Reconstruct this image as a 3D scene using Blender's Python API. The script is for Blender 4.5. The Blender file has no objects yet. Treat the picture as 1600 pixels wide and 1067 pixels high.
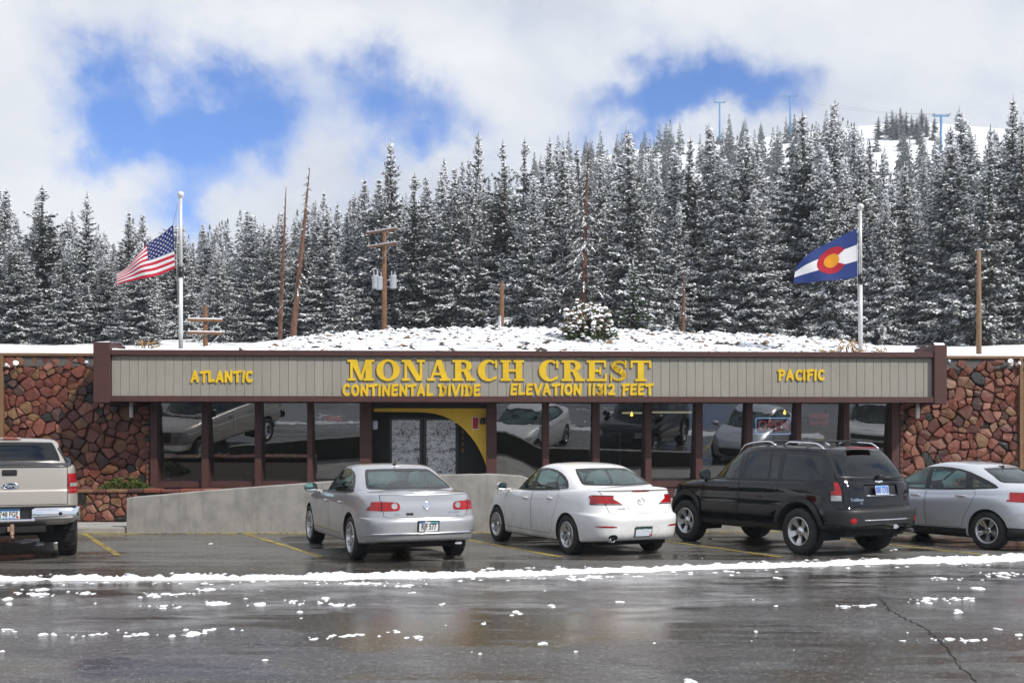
import bpy, bmesh, math, random
import numpy as np
from mathutils import Vector, Matrix
from mathutils.bvhtree import BVHTree

SC = bpy.context.scene
COL = SC.collection
R = math.radians
PI = math.pi
rnd = random.Random(7)
nrng = np.random.default_rng(11)

# ------------------------------------------------------------------ camera, sky, sun, exposure
FPX, HZ, EYE = 1758.0, 686.5, 1.867            # focal length and horizon in photo pixels (1600 wide), eye height
cam_d = bpy.data.cameras.new('camera')
cam = bpy.data.objects.new('camera', cam_d)
COL.objects.link(cam)
SC.camera = cam
cam.location = (0, 0, EYE)
cam.rotation_euler = (R(90), 0, 0)
cam_d.sensor_width = 36.0
cam_d.lens = FPX / 1600 * 36.0
cam_d.shift_y = (HZ - 533.5) / 1600.0
cam_d.clip_start = 0.1
cam_d.clip_end = 6000

SUN_DIR = Vector((0.54, -0.50, 0.68)).normalized()
SUN_EL = math.asin(SUN_DIR.z)
SUN_AZ = math.atan2(SUN_DIR.x, SUN_DIR.y)
SC.view_settings.view_transform = 'Standard'
SC.view_settings.look = 'None'
SC.view_settings.gamma = 1.0
SC.view_settings.use_curve_mapping = False
SC.view_settings.exposure = -0.06
SC.cycles.max_bounces = 8
SC.cycles.transparent_max_bounces = 16
SC.cycles.caustics_reflective = False
SC.cycles.caustics_refractive = False
SC.cycles.sample_clamp_indirect = 6.0

def make_world():
    w = bpy.data.worlds.new('World'); SC.world = w; w.use_nodes = True
    nt = w.node_tree; nt.nodes.clear(); L = nt.links.new
    def N(t, **k):
        n = nt.nodes.new(t)
        for a, b in k.items(): setattr(n, a, b)
        return n
    out = N('ShaderNodeOutputWorld'); bg = N('ShaderNodeBackground')
    sky = N('ShaderNodeTexSky'); sky.sky_type = 'NISHITA'; sky.sun_disc = False
    sky.sun_elevation = SUN_EL; sky.sun_rotation = SUN_AZ
    sky.altitude = 3400; sky.air_density = 1.0; sky.dust_density = 0.4; sky.ozone_density = 1.6
    tc = N('ShaderNodeTexCoord')
    sep = N('ShaderNodeSeparateXYZ'); L(tc.outputs['Generated'], sep.inputs[0])
    def math_(op, a, b=None, c=None):
        n = N('ShaderNodeMath', operation=op)
        for i, v in enumerate((a, b, c)):
            if v is None: continue
            if isinstance(v, (int, float)): n.inputs[i].default_value = v
            else: L(v, n.inputs[i])
        return n.outputs[0]
    def noise(vec, scale, detail, rough, dist=0.0, off=(0, 0, 0), sc=(1, 1, 1)):
        mp = N('ShaderNodeMapping'); L(vec, mp.inputs[0])
        mp.inputs['Location'].default_value = off; mp.inputs['Scale'].default_value = sc
        n = N('ShaderNodeTexNoise'); L(mp.outputs[0], n.inputs['Vector'])
        n.inputs['Scale'].default_value = scale; n.inputs['Detail'].default_value = detail
        n.inputs['Roughness'].default_value = rough; n.inputs['Distortion'].default_value = dist
        return n
    # clear gaps between the clouds: elliptical openings with ragged, noise-warped rims
    warp = noise(tc.outputs['Generated'], 6.5, 7, 0.58)
    wv = N('ShaderNodeVectorMath', operation='SUBTRACT'); L(warp.outputs['Color'], wv.inputs[0]); wv.inputs[1].default_value = (0.5, 0.5, 0.5)
    ws = N('ShaderNodeVectorMath', operation='SCALE'); L(wv.outputs[0], ws.inputs[0]); ws.inputs['Scale'].default_value = 0.20
    wa = N('ShaderNodeVectorMath', operation='ADD'); L(tc.outputs['Generated'], wa.inputs[0]); L(ws.outputs[0], wa.inputs[1])
    def gap(az, el, ra, re, s=1.0, tilt=0.0):
        # az, el in degrees from the view axis: a soft ellipse of half-axes ra, re (degrees)
        d = Vector((math.sin(R(az)) * math.cos(R(el)), math.cos(R(az)) * math.cos(R(el)), math.sin(R(el))))
        u = Vector((math.cos(R(az)), -math.sin(R(az)), 0)); v = d.cross(u) * -1
        if tilt:
            c, t = math.cos(R(tilt)), math.sin(R(tilt)); u, v = u * c + v * t, v * c - u * t
        sub = N('ShaderNodeVectorMath', operation='SUBTRACT'); L(wa.outputs[0], sub.inputs[0]); sub.inputs[1].default_value = d
        def dot(ax, r):
            n = N('ShaderNodeVectorMath', operation='DOT_PRODUCT'); L(sub.outputs[0], n.inputs[0]); n.inputs[1].default_value = ax / math.radians(r)
            return math_('POWER', math_('ABSOLUTE', n.outputs['Value']), 2.0)
        e = math_('ADD', math_('ADD', dot(u, ra), dot(v, re)), dot(d, 25))
        return math_('MULTIPLY', math_('POWER', 2.718, math_('MULTIPLY', e, -1.0)), s)
    gaps = [gap(g[0], g[1], g[2] * 1.05, g[3] * 1.05, g[4] * 1.24) for g in SKY_GAPS]
    g = gaps[0]
    for h in gaps[1:]: g = math_('ADD', g, h)
    big = noise(tc.outputs['Generated'], 2.6, 6, 0.6, 0.2, (3.1, 1.7, 0.4), (1, 1, 1.8))
    # outside the frame: broken cloud of the same kind
    out_el = N('ShaderNodeMapRange'); L(sep.outputs['Z'], out_el.inputs['Value'])
    out_el.inputs['From Min'].default_value = 0.42; out_el.inputs['From Max'].default_value = 0.62
    behind = N('ShaderNodeMapRange'); L(sep.outputs['Y'], behind.inputs['Value'])
    behind.inputs['From Min'].default_value = 0.75; behind.inputs['From Max'].default_value = 0.45
    elsewhere = math_('MAXIMUM', out_el.outputs[0], behind.outputs[0])
    far = N('ShaderNodeMapRange'); L(big.outputs['Fac'], far.inputs['Value'])
    far.inputs['From Min'].default_value = 0.48; far.inputs['From Max'].default_value = 0.64
    gg = math_('ADD', g, math_('MULTIPLY', far.outputs[0], math_('MULTIPLY', elsewhere, 0.9)))
    n1 = noise(tc.outputs['Generated'], 7.0, 9, 0.62, 0.5, (0.3, 5.0, 2.0), (1, 1, 1.4))
    n2 = noise(tc.outputs['Generated'], 26.0, 8, 0.65, 0.4, (2.3, 1.0, 7.0), (1, 1, 1.3))
    gg = math_('ADD', gg, math_('MULTIPLY', math_('SUBTRACT', n1.outputs['Fac'], 0.5), 1.5))
    gg = math_('ADD', gg, math_('MULTIPLY', math_('SUBTRACT', n2.outputs['Fac'], 0.5), 0.45))
    clear = N('ShaderNodeMapRange'); L(gg, clear.inputs['Value']); clear.interpolation_type = 'SMOOTHSTEP'
    clear.inputs['From Min'].default_value = -0.02; clear.inputs['From Max'].default_value = 1.36
    # cloud body: bright folds and blue-grey undersides
    shade = noise(tc.outputs['Generated'], 3.4, 8, 0.56, 0.35, (1.3, 0.2, 4.2), (1, 1, 2.0))
    ramp = N('ShaderNodeValToRGB'); L(shade.outputs['Fac'], ramp.inputs[0])
    cr = ramp.color_ramp; cr.elements[0].position = 0.30; cr.elements[0].color = (6.3, 6.7, 7.9, 1)
    cr.elements[1].position = 0.64; cr.elements[1].color = (10.2, 10.3, 10.5, 1)
    e = cr.elements.new(0.46); e.color = (8.4, 8.75, 9.5, 1)
    skyc = N('ShaderNodeMix', data_type='RGBA', blend_type='MULTIPLY'); skyc.inputs['Factor'].default_value = 1.0
    L(sky.outputs[0], skyc.inputs['A']); skyc.inputs['B'].default_value = SKY_TINT
    mix = N('ShaderNodeMix', data_type='RGBA'); L(clear.outputs[0], mix.inputs['Factor'])
    L(ramp.outputs[0], mix.inputs['A']); L(skyc.outputs['Result'], mix.inputs['B'])
    L(mix.outputs['Result'], bg.inputs['Color']); bg.inputs['Strength'].default_value = 0.1
    L(bg.outputs[0], out.inputs['Surface'])

def ang(px, py):      # photo pixel -> azimuth, elevation in degrees
    x, z = (px - 800) / FPX, (HZ - py) / FPX
    return math.degrees(math.atan(x)), math.degrees(math.atan(z / math.hypot(1, x)))
SKY_TINT = (0.62, 1.24, 2.05, 1)
SKY_GAPS = [(*ang(225, 165), 4.4, 2.4, .92, 0), (*ang(340, 235), 2.2, 2.9, .90, 0), (*ang(140, 180), 2.2, 1.7, .66, 0), (*ang(400, 165), 1.6, 1.3, .22, 0),
            (*ang(525, 165), 2.0, 1.9, .52, 0), (*ang(620, 190), 2.4, 1.5, .62, 0), (*ang(700, 200), 1.9, 1.1, .35, 0), (*ang(590, 145), 2.2, 1.3, .35, 0), (*ang(960, 175), 3.0, 1.2, .68, 0),
            (*ang(1080, 150), 2.0, 1.9, .80, 0), (*ang(1215, 125), 1.7, 1.1, .50, 0), (*ang(1160, 175), 3.0, 1.2, .80, 0), (*ang(440, 50), 3.0, 1.2, .12, 0), (*ang(250, 345), 3.0, 1.2, .42, 0), (*ang(330, 330), 1.4, 1.2, .3, 0)]
make_world()
sun_d = bpy.data.lights.new('sun', 'SUN'); sun = bpy.data.objects.new('sun', sun_d); COL.objects.link(sun)
sun_d.energy = 4.8; sun_d.angle = R(0.6); sun_d.color = (1.0, 0.955, 0.89)
sun.rotation_euler = SUN_DIR.to_track_quat('Z', 'Y').to_euler()
sun.location = (20, -20, 40)

# ------------------------------------------------------------------ helpers
def ground_px(px, py, z=0.0):
    d = FPX * (EYE - z) / (py - HZ); return (px - 800) * d / FPX, d
def at_px(px, py, d):
    return Vector(((px - 800) * d / FPX, d, EYE + (HZ - py) * d / FPX))

MATS = {}
class NT:
    def __init__(s, m):
        s.nt = m.node_tree
    def n(s, t, **k):
        n = s.nt.nodes.new(t)
        for a, b in k.items(): setattr(n, a, b)
        return n
    def l(s, a, b): s.nt.links.new(a, b)
    def noise(s, vec, scale, detail=4, rough=0.55, dist=0.0):
        n = s.n('ShaderNodeTexNoise'); n.inputs['Scale'].default_value = scale; n.inputs['Detail'].default_value = detail
        n.inputs['Roughness'].default_value = rough; n.inputs['Distortion'].default_value = dist
        if vec is not None: s.l(vec, n.inputs['Vector'])
        return n.outputs['Fac']
    def ramp(s, fac, stops, interp='LINEAR'):
        n = s.n('ShaderNodeValToRGB'); s.l(fac, n.inputs[0]); cr = n.color_ramp; cr.interpolation = interp
        while len(cr.elements) < len(stops): cr.elements.new(0.5)
        for e, (p, c) in zip(cr.elements, stops):
            e.position = p; e.color = (*c, 1) if not isinstance(c, (int, float)) else (c, c, c, 1)
        return n.outputs[0]
    def mix(s, f, a, b, mode='MIX'):
        n = s.n('ShaderNodeMix', data_type='RGBA', blend_type=mode)
        for i, v in (('Factor', f), ('A', a), ('B', b)):
            if hasattr(v, 'links') or hasattr(v, 'is_linked'): s.l(v, n.inputs[i])
            elif i == 'Factor': n.inputs[i].default_value = v
            else: n.inputs[i].default_value = (*v, 1)
        return n.outputs['Result']
    def math(s, op, a, b=0.0):
        n = s.n('ShaderNodeMath', operation=op)
        for i, v in enumerate((a, b)):
            if isinstance(v, (int, float)): n.inputs[i].default_value = v
            else: s.l(v, n.inputs[i])
        return n.outputs[0]
    def bump(s, h, strength=0.3, dist=0.01):
        n = s.n('ShaderNodeBump'); n.inputs['Strength'].default_value = strength; n.inputs['Distance'].default_value = dist
        s.l(h, n.inputs['Height']); return n.outputs[0]
    def coord(s, which='Object', scale=None):
        t = s.n('ShaderNodeTexCoord').outputs[which]
        if scale:
            m = s.n('ShaderNodeMapping'); m.inputs['Scale'].default_value = scale; s.l(t, m.inputs[0]); t = m.outputs[0]
        return t
    def world(s, scale=None):
        t = s.n('ShaderNodeNewGeometry').outputs['Position']
        if scale:
            m = s.n('ShaderNodeMapping'); m.inputs['Scale'].default_value = scale; s.l(t, m.inputs[0]); t = m.outputs[0]
        return t

def new_mat(name):
    m = bpy.data.materials.new(name); m.use_nodes = True
    t = NT(m); b = m.node_tree.nodes['Principled BSDF']; MATS[name] = m
    return m, t, b
def simple(name, col, rough=0.6, metal=0.0, noise=0.15, nscale=8.0, coat=0.0, spec=0.5, bump=0.0, emit=None):
    m, t, b = new_mat(name)
    b.inputs['Roughness'].default_value = rough; b.inputs['Metallic'].default_value = metal
    b.inputs['Coat Weight'].default_value = coat; b.inputs['Specular IOR Level'].default_value = spec
    if noise:
        f = t.noise(t.coord(), nscale, 5)
        c = t.ramp(f, [(0.25, tuple(x * (1 - noise) for x in col)), (0.75, tuple(min(1, x * (1 + noise)) for x in col))])
        t.l(c, b.inputs['Base Color'])
        if bump: t.l(t.bump(f, bump, 0.005), b.inputs['Normal'])
    else: b.inputs['Base Color'].default_value = (*col, 1)
    if emit:
        b.inputs['Emission Color'].default_value = (*emit[0], 1); b.inputs['Emission Strength'].default_value = emit[1]
    return m

def link(o, parent=None):
    COL.objects.link(o)
    if parent is not None: o.parent = parent
    return o
def empty(name, loc=(0, 0, 0), rz=0.0, parent=None):
    o = bpy.data.objects.new(name, None); o.location = loc; o.rotation_euler = (0, 0, rz); o.empty_display_size = 0.2
    return link(o, parent)
def tag(o, label=None, cat=None, group=None, kind=None):
    if label: o['label'] = label
    if cat: o['category'] = cat
    if group: o['group'] = group
    if kind: o['kind'] = kind
    return o
def mesh_obj(name, verts, faces, mats, parent=None, smooth=False, mi=None, loc=None):
    me = bpy.data.meshes.new(name)
    me.from_pydata([tuple(v) for v in verts], [], [tuple(f) for f in faces])
    for m in (mats if isinstance(mats, (list, tuple)) else [mats]): me.materials.append(m)
    if mi is not None: me.polygons.foreach_set('material_index', list(mi))
    if smooth: me.polygons.foreach_set('use_smooth', [True] * len(me.polygons))
    me.update()
    o = bpy.data.objects.new(name, me)
    if loc is not None: o.location = loc
    return link(o, parent)
def bm_obj(name, bm, mats, parent=None, smooth=False, loc=None, rot=None):
    me = bpy.data.meshes.new(name); bm.normal_update(); bm.to_mesh(me); bm.free()
    for m in (mats if isinstance(mats, (list, tuple)) else [mats]): me.materials.append(m)
    if smooth: me.polygons.foreach_set('use_smooth', [True] * len(me.polygons))
    o = bpy.data.objects.new(name, me)
    if loc is not None: o.location = loc
    if rot is not None: o.rotation_euler = rot
    return link(o, parent)
def add_box(bm, x0, x1, y0, y1, z0, z1, bevel=0.0, mi=0, seg=1):
    vs = [bm.verts.new((x, y, z)) for x in (x0, x1) for y in (y0, y1) for z in (z0, z1)]
    fs = [bm.faces.new([vs[i] for i in q]) for q in ((0, 1, 3, 2), (4, 6, 7, 5), (0, 4, 5, 1), (2, 3, 7, 6), (0, 2, 6, 4), (1, 5, 7, 3))]
    for f in fs: f.material_index = mi
    if bevel:
        es = list({e for f in fs for e in f.edges})
        r = bmesh.ops.bevel(bm, geom=es, offset=bevel, segments=seg, affect='EDGES', clamp_overlap=True)
        for f in r['faces']: f.material_index = mi
def box(name, x0, x1, y0, y1, z0, z1, mat, parent=None, bevel=0.0, smooth=False, seg=1):
    bm = bmesh.new(); add_box(bm, x0, x1, y0, y1, z0, z1, bevel, 0, seg)
    return bm_obj(name, bm, mat, parent, smooth)
def add_tube(bm, pts, radii, n=8, mi=0, cap=True):
    pts = [Vector(p) for p in pts]
    if isinstance(radii, (int, float)): radii = [radii] * len(pts)
    rings = []; up = Vector((0, 0, 1))
    for i, p in enumerate(pts):
        d = (pts[min(i + 1, len(pts) - 1)] - pts[max(i - 1, 0)]).normalized()
        a = d.cross(up)
        if a.length < 1e-3: a = d.cross(Vector((1, 0, 0)))
        a.normalize(); b = d.cross(a).normalized()
        rings.append([bm.verts.new(p + (a * math.cos(2 * PI * k / n) + b * math.sin(2 * PI * k / n)) * radii[i]) for k in range(n)])
    for r0, r1 in zip(rings, rings[1:]):
        for k in range(n):
            f = bm.faces.new((r0[k], r0[(k + 1) % n], r1[(k + 1) % n], r1[k])); f.material_index = mi; f.smooth = True
    if cap:
        for r in (rings[0][::-1], rings[-1]):
            f = bm.faces.new(r); f.material_index = mi
def tube(name, pts, radii, mat, parent=None, n=8):
    bm = bmesh.new(); add_tube(bm, pts, radii, n); bmesh.ops.recalc_face_normals(bm, faces=bm.faces[:])
    return bm_obj(name, bm, mat, parent)
def add_lathe(bm, prof, axis='z', n=24, mi=0, org=(0, 0, 0), closed=False, cap=True):
    """prof: (radius, height along axis) pairs."""
    org = Vector(org); rings = []
    for r, h in prof:
        ring = []
        for k in range(n):
            a = 2 * PI * k / n; c, s = r * math.cos(a), r * math.sin(a)
            p = {'z': (c, s, h), 'y': (c, h, s), 'x': (h, c, s)}[axis]
            ring.append(bm.verts.new(org + Vector(p)))
        rings.append(ring)
    prs = list(zip(rings, rings[1:])) + ([(rings[-1], rings[0])] if closed else [])
    for r0, r1 in prs:
        for k in range(n):
            f = bm.faces.new((r0[k], r0[(k + 1) % n], r1[(k + 1) % n], r1[k])); f.material_index = mi; f.smooth = True
    if not closed and cap:
        for r, (rad, h) in ((rings[0], prof[0]), (rings[-1], prof[-1])):
            if rad > 1e-4:
                f = bm.faces.new(r); f.material_index = mi
def add_prism(bm, poly, z0, z1, mi=0, M=None):
    """poly in xy, extruded z0..z1, optional matrix."""
    M = M or Matrix.Identity(4)
    a = [bm.verts.new(M @ Vector((x, y, z0))) for x, y in poly]; b = [bm.verts.new(M @ Vector((x, y, z1))) for x, y in poly]
    n = len(poly)
    fs = [bm.faces.new(a[::-1]), bm.faces.new(b)] + [bm.faces.new((a[i], a[(i + 1) % n], b[(i + 1) % n], b[i])) for i in range(n)]
    for f in fs: f.material_index = mi
    return fs
def text_mesh(s, size, extrude=0.0, shear=0.0, bold=0.0, spacing=1.0):
    cu = bpy.data.curves.new('lettering', 'FONT'); cu.body = s; cu.size = size; cu.extrude = extrude; cu.shear = shear
    cu.offset = bold; cu.align_x = 'CENTER'; cu.align_y = 'CENTER'; cu.space_character = spacing; cu.resolution_u = 3
    o = bpy.data.objects.new('lettering', cu); COL.objects.link(o)
    dg = bpy.context.evaluated_depsgraph_get(); dg.update()
    me = bpy.data.meshes.new_from_object(o.evaluated_get(dg))
    bpy.data.objects.remove(o); bpy.data.curves.remove(cu)
    me.name = 'lettering'
    return me
def text_obj(name, s, size, mat, parent, M, extrude=0.001, shear=0.0, bold=0.0, spacing=1.0):
    me = text_mesh(s, size, extrude, shear, bold, spacing); me.materials.clear(); me.materials.append(mat)
    o = bpy.data.objects.new(name, me); o.matrix_local = M
    return link(o, parent)
def pchip(xs, ys, x):
    xs = np.asarray(xs, float); ys = np.asarray(ys, float); x = np.clip(np.asarray(x, float), xs[0], xs[-1])
    if len(xs) == 1: return np.full_like(x, ys[0])
    h = np.diff(xs); d = np.diff(ys) / h; m = np.zeros_like(ys)
    if len(xs) == 2: m[:] = d[0]
    else:
        for i in range(1, len(xs) - 1):
            if d[i - 1] * d[i] > 0:
                w1, w2 = 2 * h[i] + h[i - 1], h[i] + 2 * h[i - 1]; m[i] = (w1 + w2) / (w1 / d[i - 1] + w2 / d[i])
        m[0], m[-1] = d[0], d[-1]
    i = np.clip(np.searchsorted(xs, x) - 1, 0, len(h) - 1); t = (x - xs[i]) / h[i]
    return ys[i] * (2 * t**3 - 3 * t**2 + 1) + h[i] * m[i] * (t**3 - 2 * t**2 + t) + ys[i + 1] * (-2 * t**3 + 3 * t**2) + h[i] * m[i + 1] * (t**3 - t**2)
def chaikin(p, n=1, closed=True):
    for _ in range(n):
        q = []
        for i in range(len(p) if closed else len(p) - 1):
            a, b = p[i], p[(i + 1) % len(p)]
            q += [(a[0] * .75 + b[0] * .25, a[1] * .75 + b[1] * .25), (a[0] * .25 + b[0] * .75, a[1] * .25 + b[1] * .75)]
        p = q if closed else [p[0]] + q + [p[-1]]
    return p
def in_poly(x, y, p):
    c = False; j = len(p) - 1
    for i in range(len(p)):
        if (p[i][1] > y) != (p[j][1] > y) and x < (p[j][0] - p[i][0]) * (y - p[i][1]) / (p[j][1] - p[i][1]) + p[i][0]: c = not c
        j = i
    return c
def area2(p): return sum(p[i][0] * p[(i + 1) % len(p)][1] - p[(i + 1) % len(p)][0] * p[i][1] for i in range(len(p))) / 2
def inset(p, d):
    if area2(p) < 0: p = p[::-1]
    out = []; n = len(p)
    for i in range(n):
        a, b, c = Vector(p[i - 1]), Vector(p[i]), Vector(p[(i + 1) % n])
        e0, e1 = (b - a).normalized(), (c - b).normalized(); n0, n1 = Vector((-e0.y, e0.x)), Vector((-e1.y, e1.x))
        m = (n0 + n1); k = m.length_squared
        m = m * (2 / k) if k > 0.3 else m.normalized()
        out.append(tuple(b + m * d))
    return out
def circle(cx, cy, r, n=24, ry=None): return [(cx + r * math.cos(2 * PI * k / n), cy + (ry or r) * math.sin(2 * PI * k / n)) for k in range(n)]
# ------------------------------------------------------------------ shared materials
simple('plate_white', (0.66, 0.67, 0.66), 0.45, 0, 0.06)
simple('plate_blue', (0.03, 0.10, 0.38), 0.45, 0, 0.1)
simple('plate_sky', (0.10, 0.33, 0.72), 0.45, 0, 0.1)
simple('plate_pale', (0.50, 0.56, 0.66), 0.45, 0, 0.1)
simple('plate_teal', (0.10, 0.34, 0.36), 0.45, 0, 0.2)
simple('plate_green', (0.015, 0.06, 0.045), 0.45, 0, 0.1)
simple('sticker_red', (0.45, 0.03, 0.04), 0.45, 0, 0.1)
simple('sticker_teal', (0.02, 0.35, 0.33), 0.45, 0, 0.1)
# ------------------------------------------------------------------ cars
def paint(name, col, metal=0.0, rough=0.35, flake=0.0, dirt=0.55, coat=1.0):
    m, t, b = new_mat(name)
    co = t.coord()
    grime = t.noise(co, 3.0, 6, 0.65)
    sp = t.n('ShaderNodeSeparateXYZ'); t.l(co, sp.inputs[0])
    low = t.n('ShaderNodeMapRange'); t.l(sp.outputs['Z'], low.inputs['Value'])
    low.inputs['From Min'].default_value = 0.75; low.inputs['From Max'].default_value = 0.2; low.inputs['To Max'].default_value = dirt
    f = t.math('MULTIPLY', low.outputs[0], t.ramp(grime, [(0.35, 0.15), (0.65, 1.0)]))
    base = col
    if flake:
        fl = t.noise(co, 900, 2); base = t.ramp(fl, [(0.3, tuple(c * (1 - flake) for c in col)), (0.7, tuple(min(1, c * (1 + flake)) for c in col))])
    t.l(t.mix(f, base, (0.16, 0.15, 0.135)), b.inputs['Base Color'])
    b.inputs['Metallic'].default_value = metal
    t.l(t.ramp(f, [(0.0, rough), (0.5, min(1, rough + 0.3))]), b.inputs['Roughness'])
    b.inputs['Coat Weight'].default_value = coat
    t.l(t.ramp(f, [(0.0, 0.04), (0.5, 0.35)]), b.inputs['Coat Roughness'])
    return m
def glass_mat(name, tint, trans=0.75, refl=(0.06, 0.9)):
    m, t, b = new_mat(name)
    m.node_tree.nodes.remove(b); out = [n for n in m.node_tree.nodes if n.type == 'OUTPUT_MATERIAL'][0]
    tr = t.n('ShaderNodeBsdfTransparent'); tr.inputs[0].default_value = (*tint, 1)
    gl = t.n('ShaderNodeBsdfGlossy'); gl.inputs['Roughness'].default_value = 0.012; gl.inputs['Color'].default_value = (0.92, 0.97, 0.97, 1)
    lw = t.n('ShaderNodeFresnel'); lw.inputs['IOR'].default_value = 1.52
    mr = t.n('ShaderNodeMapRange'); t.l(lw.outputs[0], mr.inputs['Value']); mr.inputs['From Min'].default_value = 0.04; mr.inputs['From Max'].default_value = 1.0
    mr.inputs['To Min'].default_value = refl[0]; mr.inputs['To Max'].default_value = refl[1]
    ms = t.n('ShaderNodeMixShader'); t.l(mr.outputs[0], ms.inputs[0]); t.l(tr.outputs[0], ms.inputs[1]); t.l(gl.outputs[0], ms.inputs[2])
    t.l(ms.outputs[0], out.inputs['Surface'])
    return m
def lens_mat(name, col, scale=60):
    m, t, b = new_mat(name)
    v = t.n('ShaderNodeTexVoronoi'); v.inputs['Scale'].default_value = scale; t.l(t.coord(), v.inputs['Vector'])
    n = t.noise(t.coord(), 7, 3)
    c = t.ramp(n, [(0.35, tuple(x * 0.55 for x in col)), (0.65, col)])
    t.l(c, b.inputs['Base Color']); b.inputs['Roughness'].default_value = 0.25; b.inputs['Coat Weight'].default_value = 0.4
    b.inputs['Coat Roughness'].default_value = 0.02
    t.l(t.bump(v.outputs['Distance'], 0.35, 0.004), b.inputs['Normal'])
    return m
M_silver = paint('silver_paint', (0.44, 0.45, 0.475), 0.5, 0.34, 0.12)
M_steel = paint('grey_silver_paint', (0.58, 0.60, 0.65), 0.40, 0.34, 0.12)
M_white = paint('white_paint', (0.80, 0.80, 0.80), 0.0, 0.4)
M_black = paint('black_paint', (0.004, 0.0045, 0.006), 0.0, 0.06, 0, 0.08, 0.0)
M_pewter = paint('pewter_paint', (0.44, 0.405, 0.365), 0.4, 0.36, 0.1)
M_glass = glass_mat('tinted_glass', (0.50, 0.66, 0.62))
M_privacy = glass_mat('privacy_glass', (0.05, 0.055, 0.06))
M_mirror = simple('mirror_silver', (0.75, 0.9, 0.9), 0.02, 1.0, 0)
M_trim = simple('black_trim', (0.012, 0.012, 0.013), 0.35, 0, 0.2)
M_plastic = simple('dark_plastic', (0.011, 0.011, 0.012), 0.5, 0, 0.25, bump=0.1)
M_gap = simple('shut_gap', (0.004, 0.004, 0.004), 0.9, 0, 0)
M_under = simple('underbody', (0.010, 0.010, 0.010), 0.9, 0, 0.3)
M_chrome = simple('chrome', (0.80, 0.81, 0.83), 0.12, 1.0, 0.05)
M_alloy = simple('alloy', (0.55, 0.56, 0.57), 0.28, 0.9, 0.12, 14)
M_alloy_dark = simple('alloy_dark', (0.05, 0.05, 0.052), 0.5, 0.5, 0.2)
M_red = lens_mat('red_lens', (0.40, 0.002, 0.006))
M_clearlens = lens_mat('clear_lens', (0.46, 0.47, 0.47))
M_amber = lens_mat('amber_lens', (0.7, 0.25, 0.03))
M_inter = simple('interior_grey', (0.09, 0.088, 0.085), 0.85, 0, 0.2)
M_interd = simple('interior_dark', (0.03, 0.03, 0.032), 0.85, 0, 0.2)
M_ltr = simple('plate_ink', (0.03, 0.03, 0.04), 0.5, 0, 0)
def tyre_mat():
    m, t, b = new_mat('tyre_rubber')
    n = t.noise(t.coord(), 9, 5)
    t.l(t.ramp(n, [(0.3, (0.010, 0.010, 0.010)), (0.75, (0.032, 0.030, 0.028))]), b.inputs['Base Color'])
    b.inputs['Roughness'].default_value = 0.78
    return m
M_tyre = tyre_mat()

def plan(xr, xf, w, nr, nf, br, bf, N):
    ph = np.linspace(0, PI, 700); c, s = np.cos(ph), np.sin(ph)
    xm, a = (xr + xf) / 2, (xf - xr) / 2
    n = np.where(c > 0, nr, nf)
    X = -np.sign(c) * np.abs(c) ** (2 / n); Y = np.abs(s) ** (2 / n)
    x = xm + a * X
    x = x + br * Y**2 * np.clip(-X, 0, 1) ** 6 - bf * Y**2 * np.clip(X, 0, 1) ** 6
    y = w * Y
    L = np.concatenate([[0], np.cumsum(np.hypot(np.diff(x), np.diff(y)))])
    u = np.linspace(0, L[-1], N + 1)
    x, y = np.interp(u, L, x), np.interp(u, L, y); y[0] = y[-1] = 0
    return x, y

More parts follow.
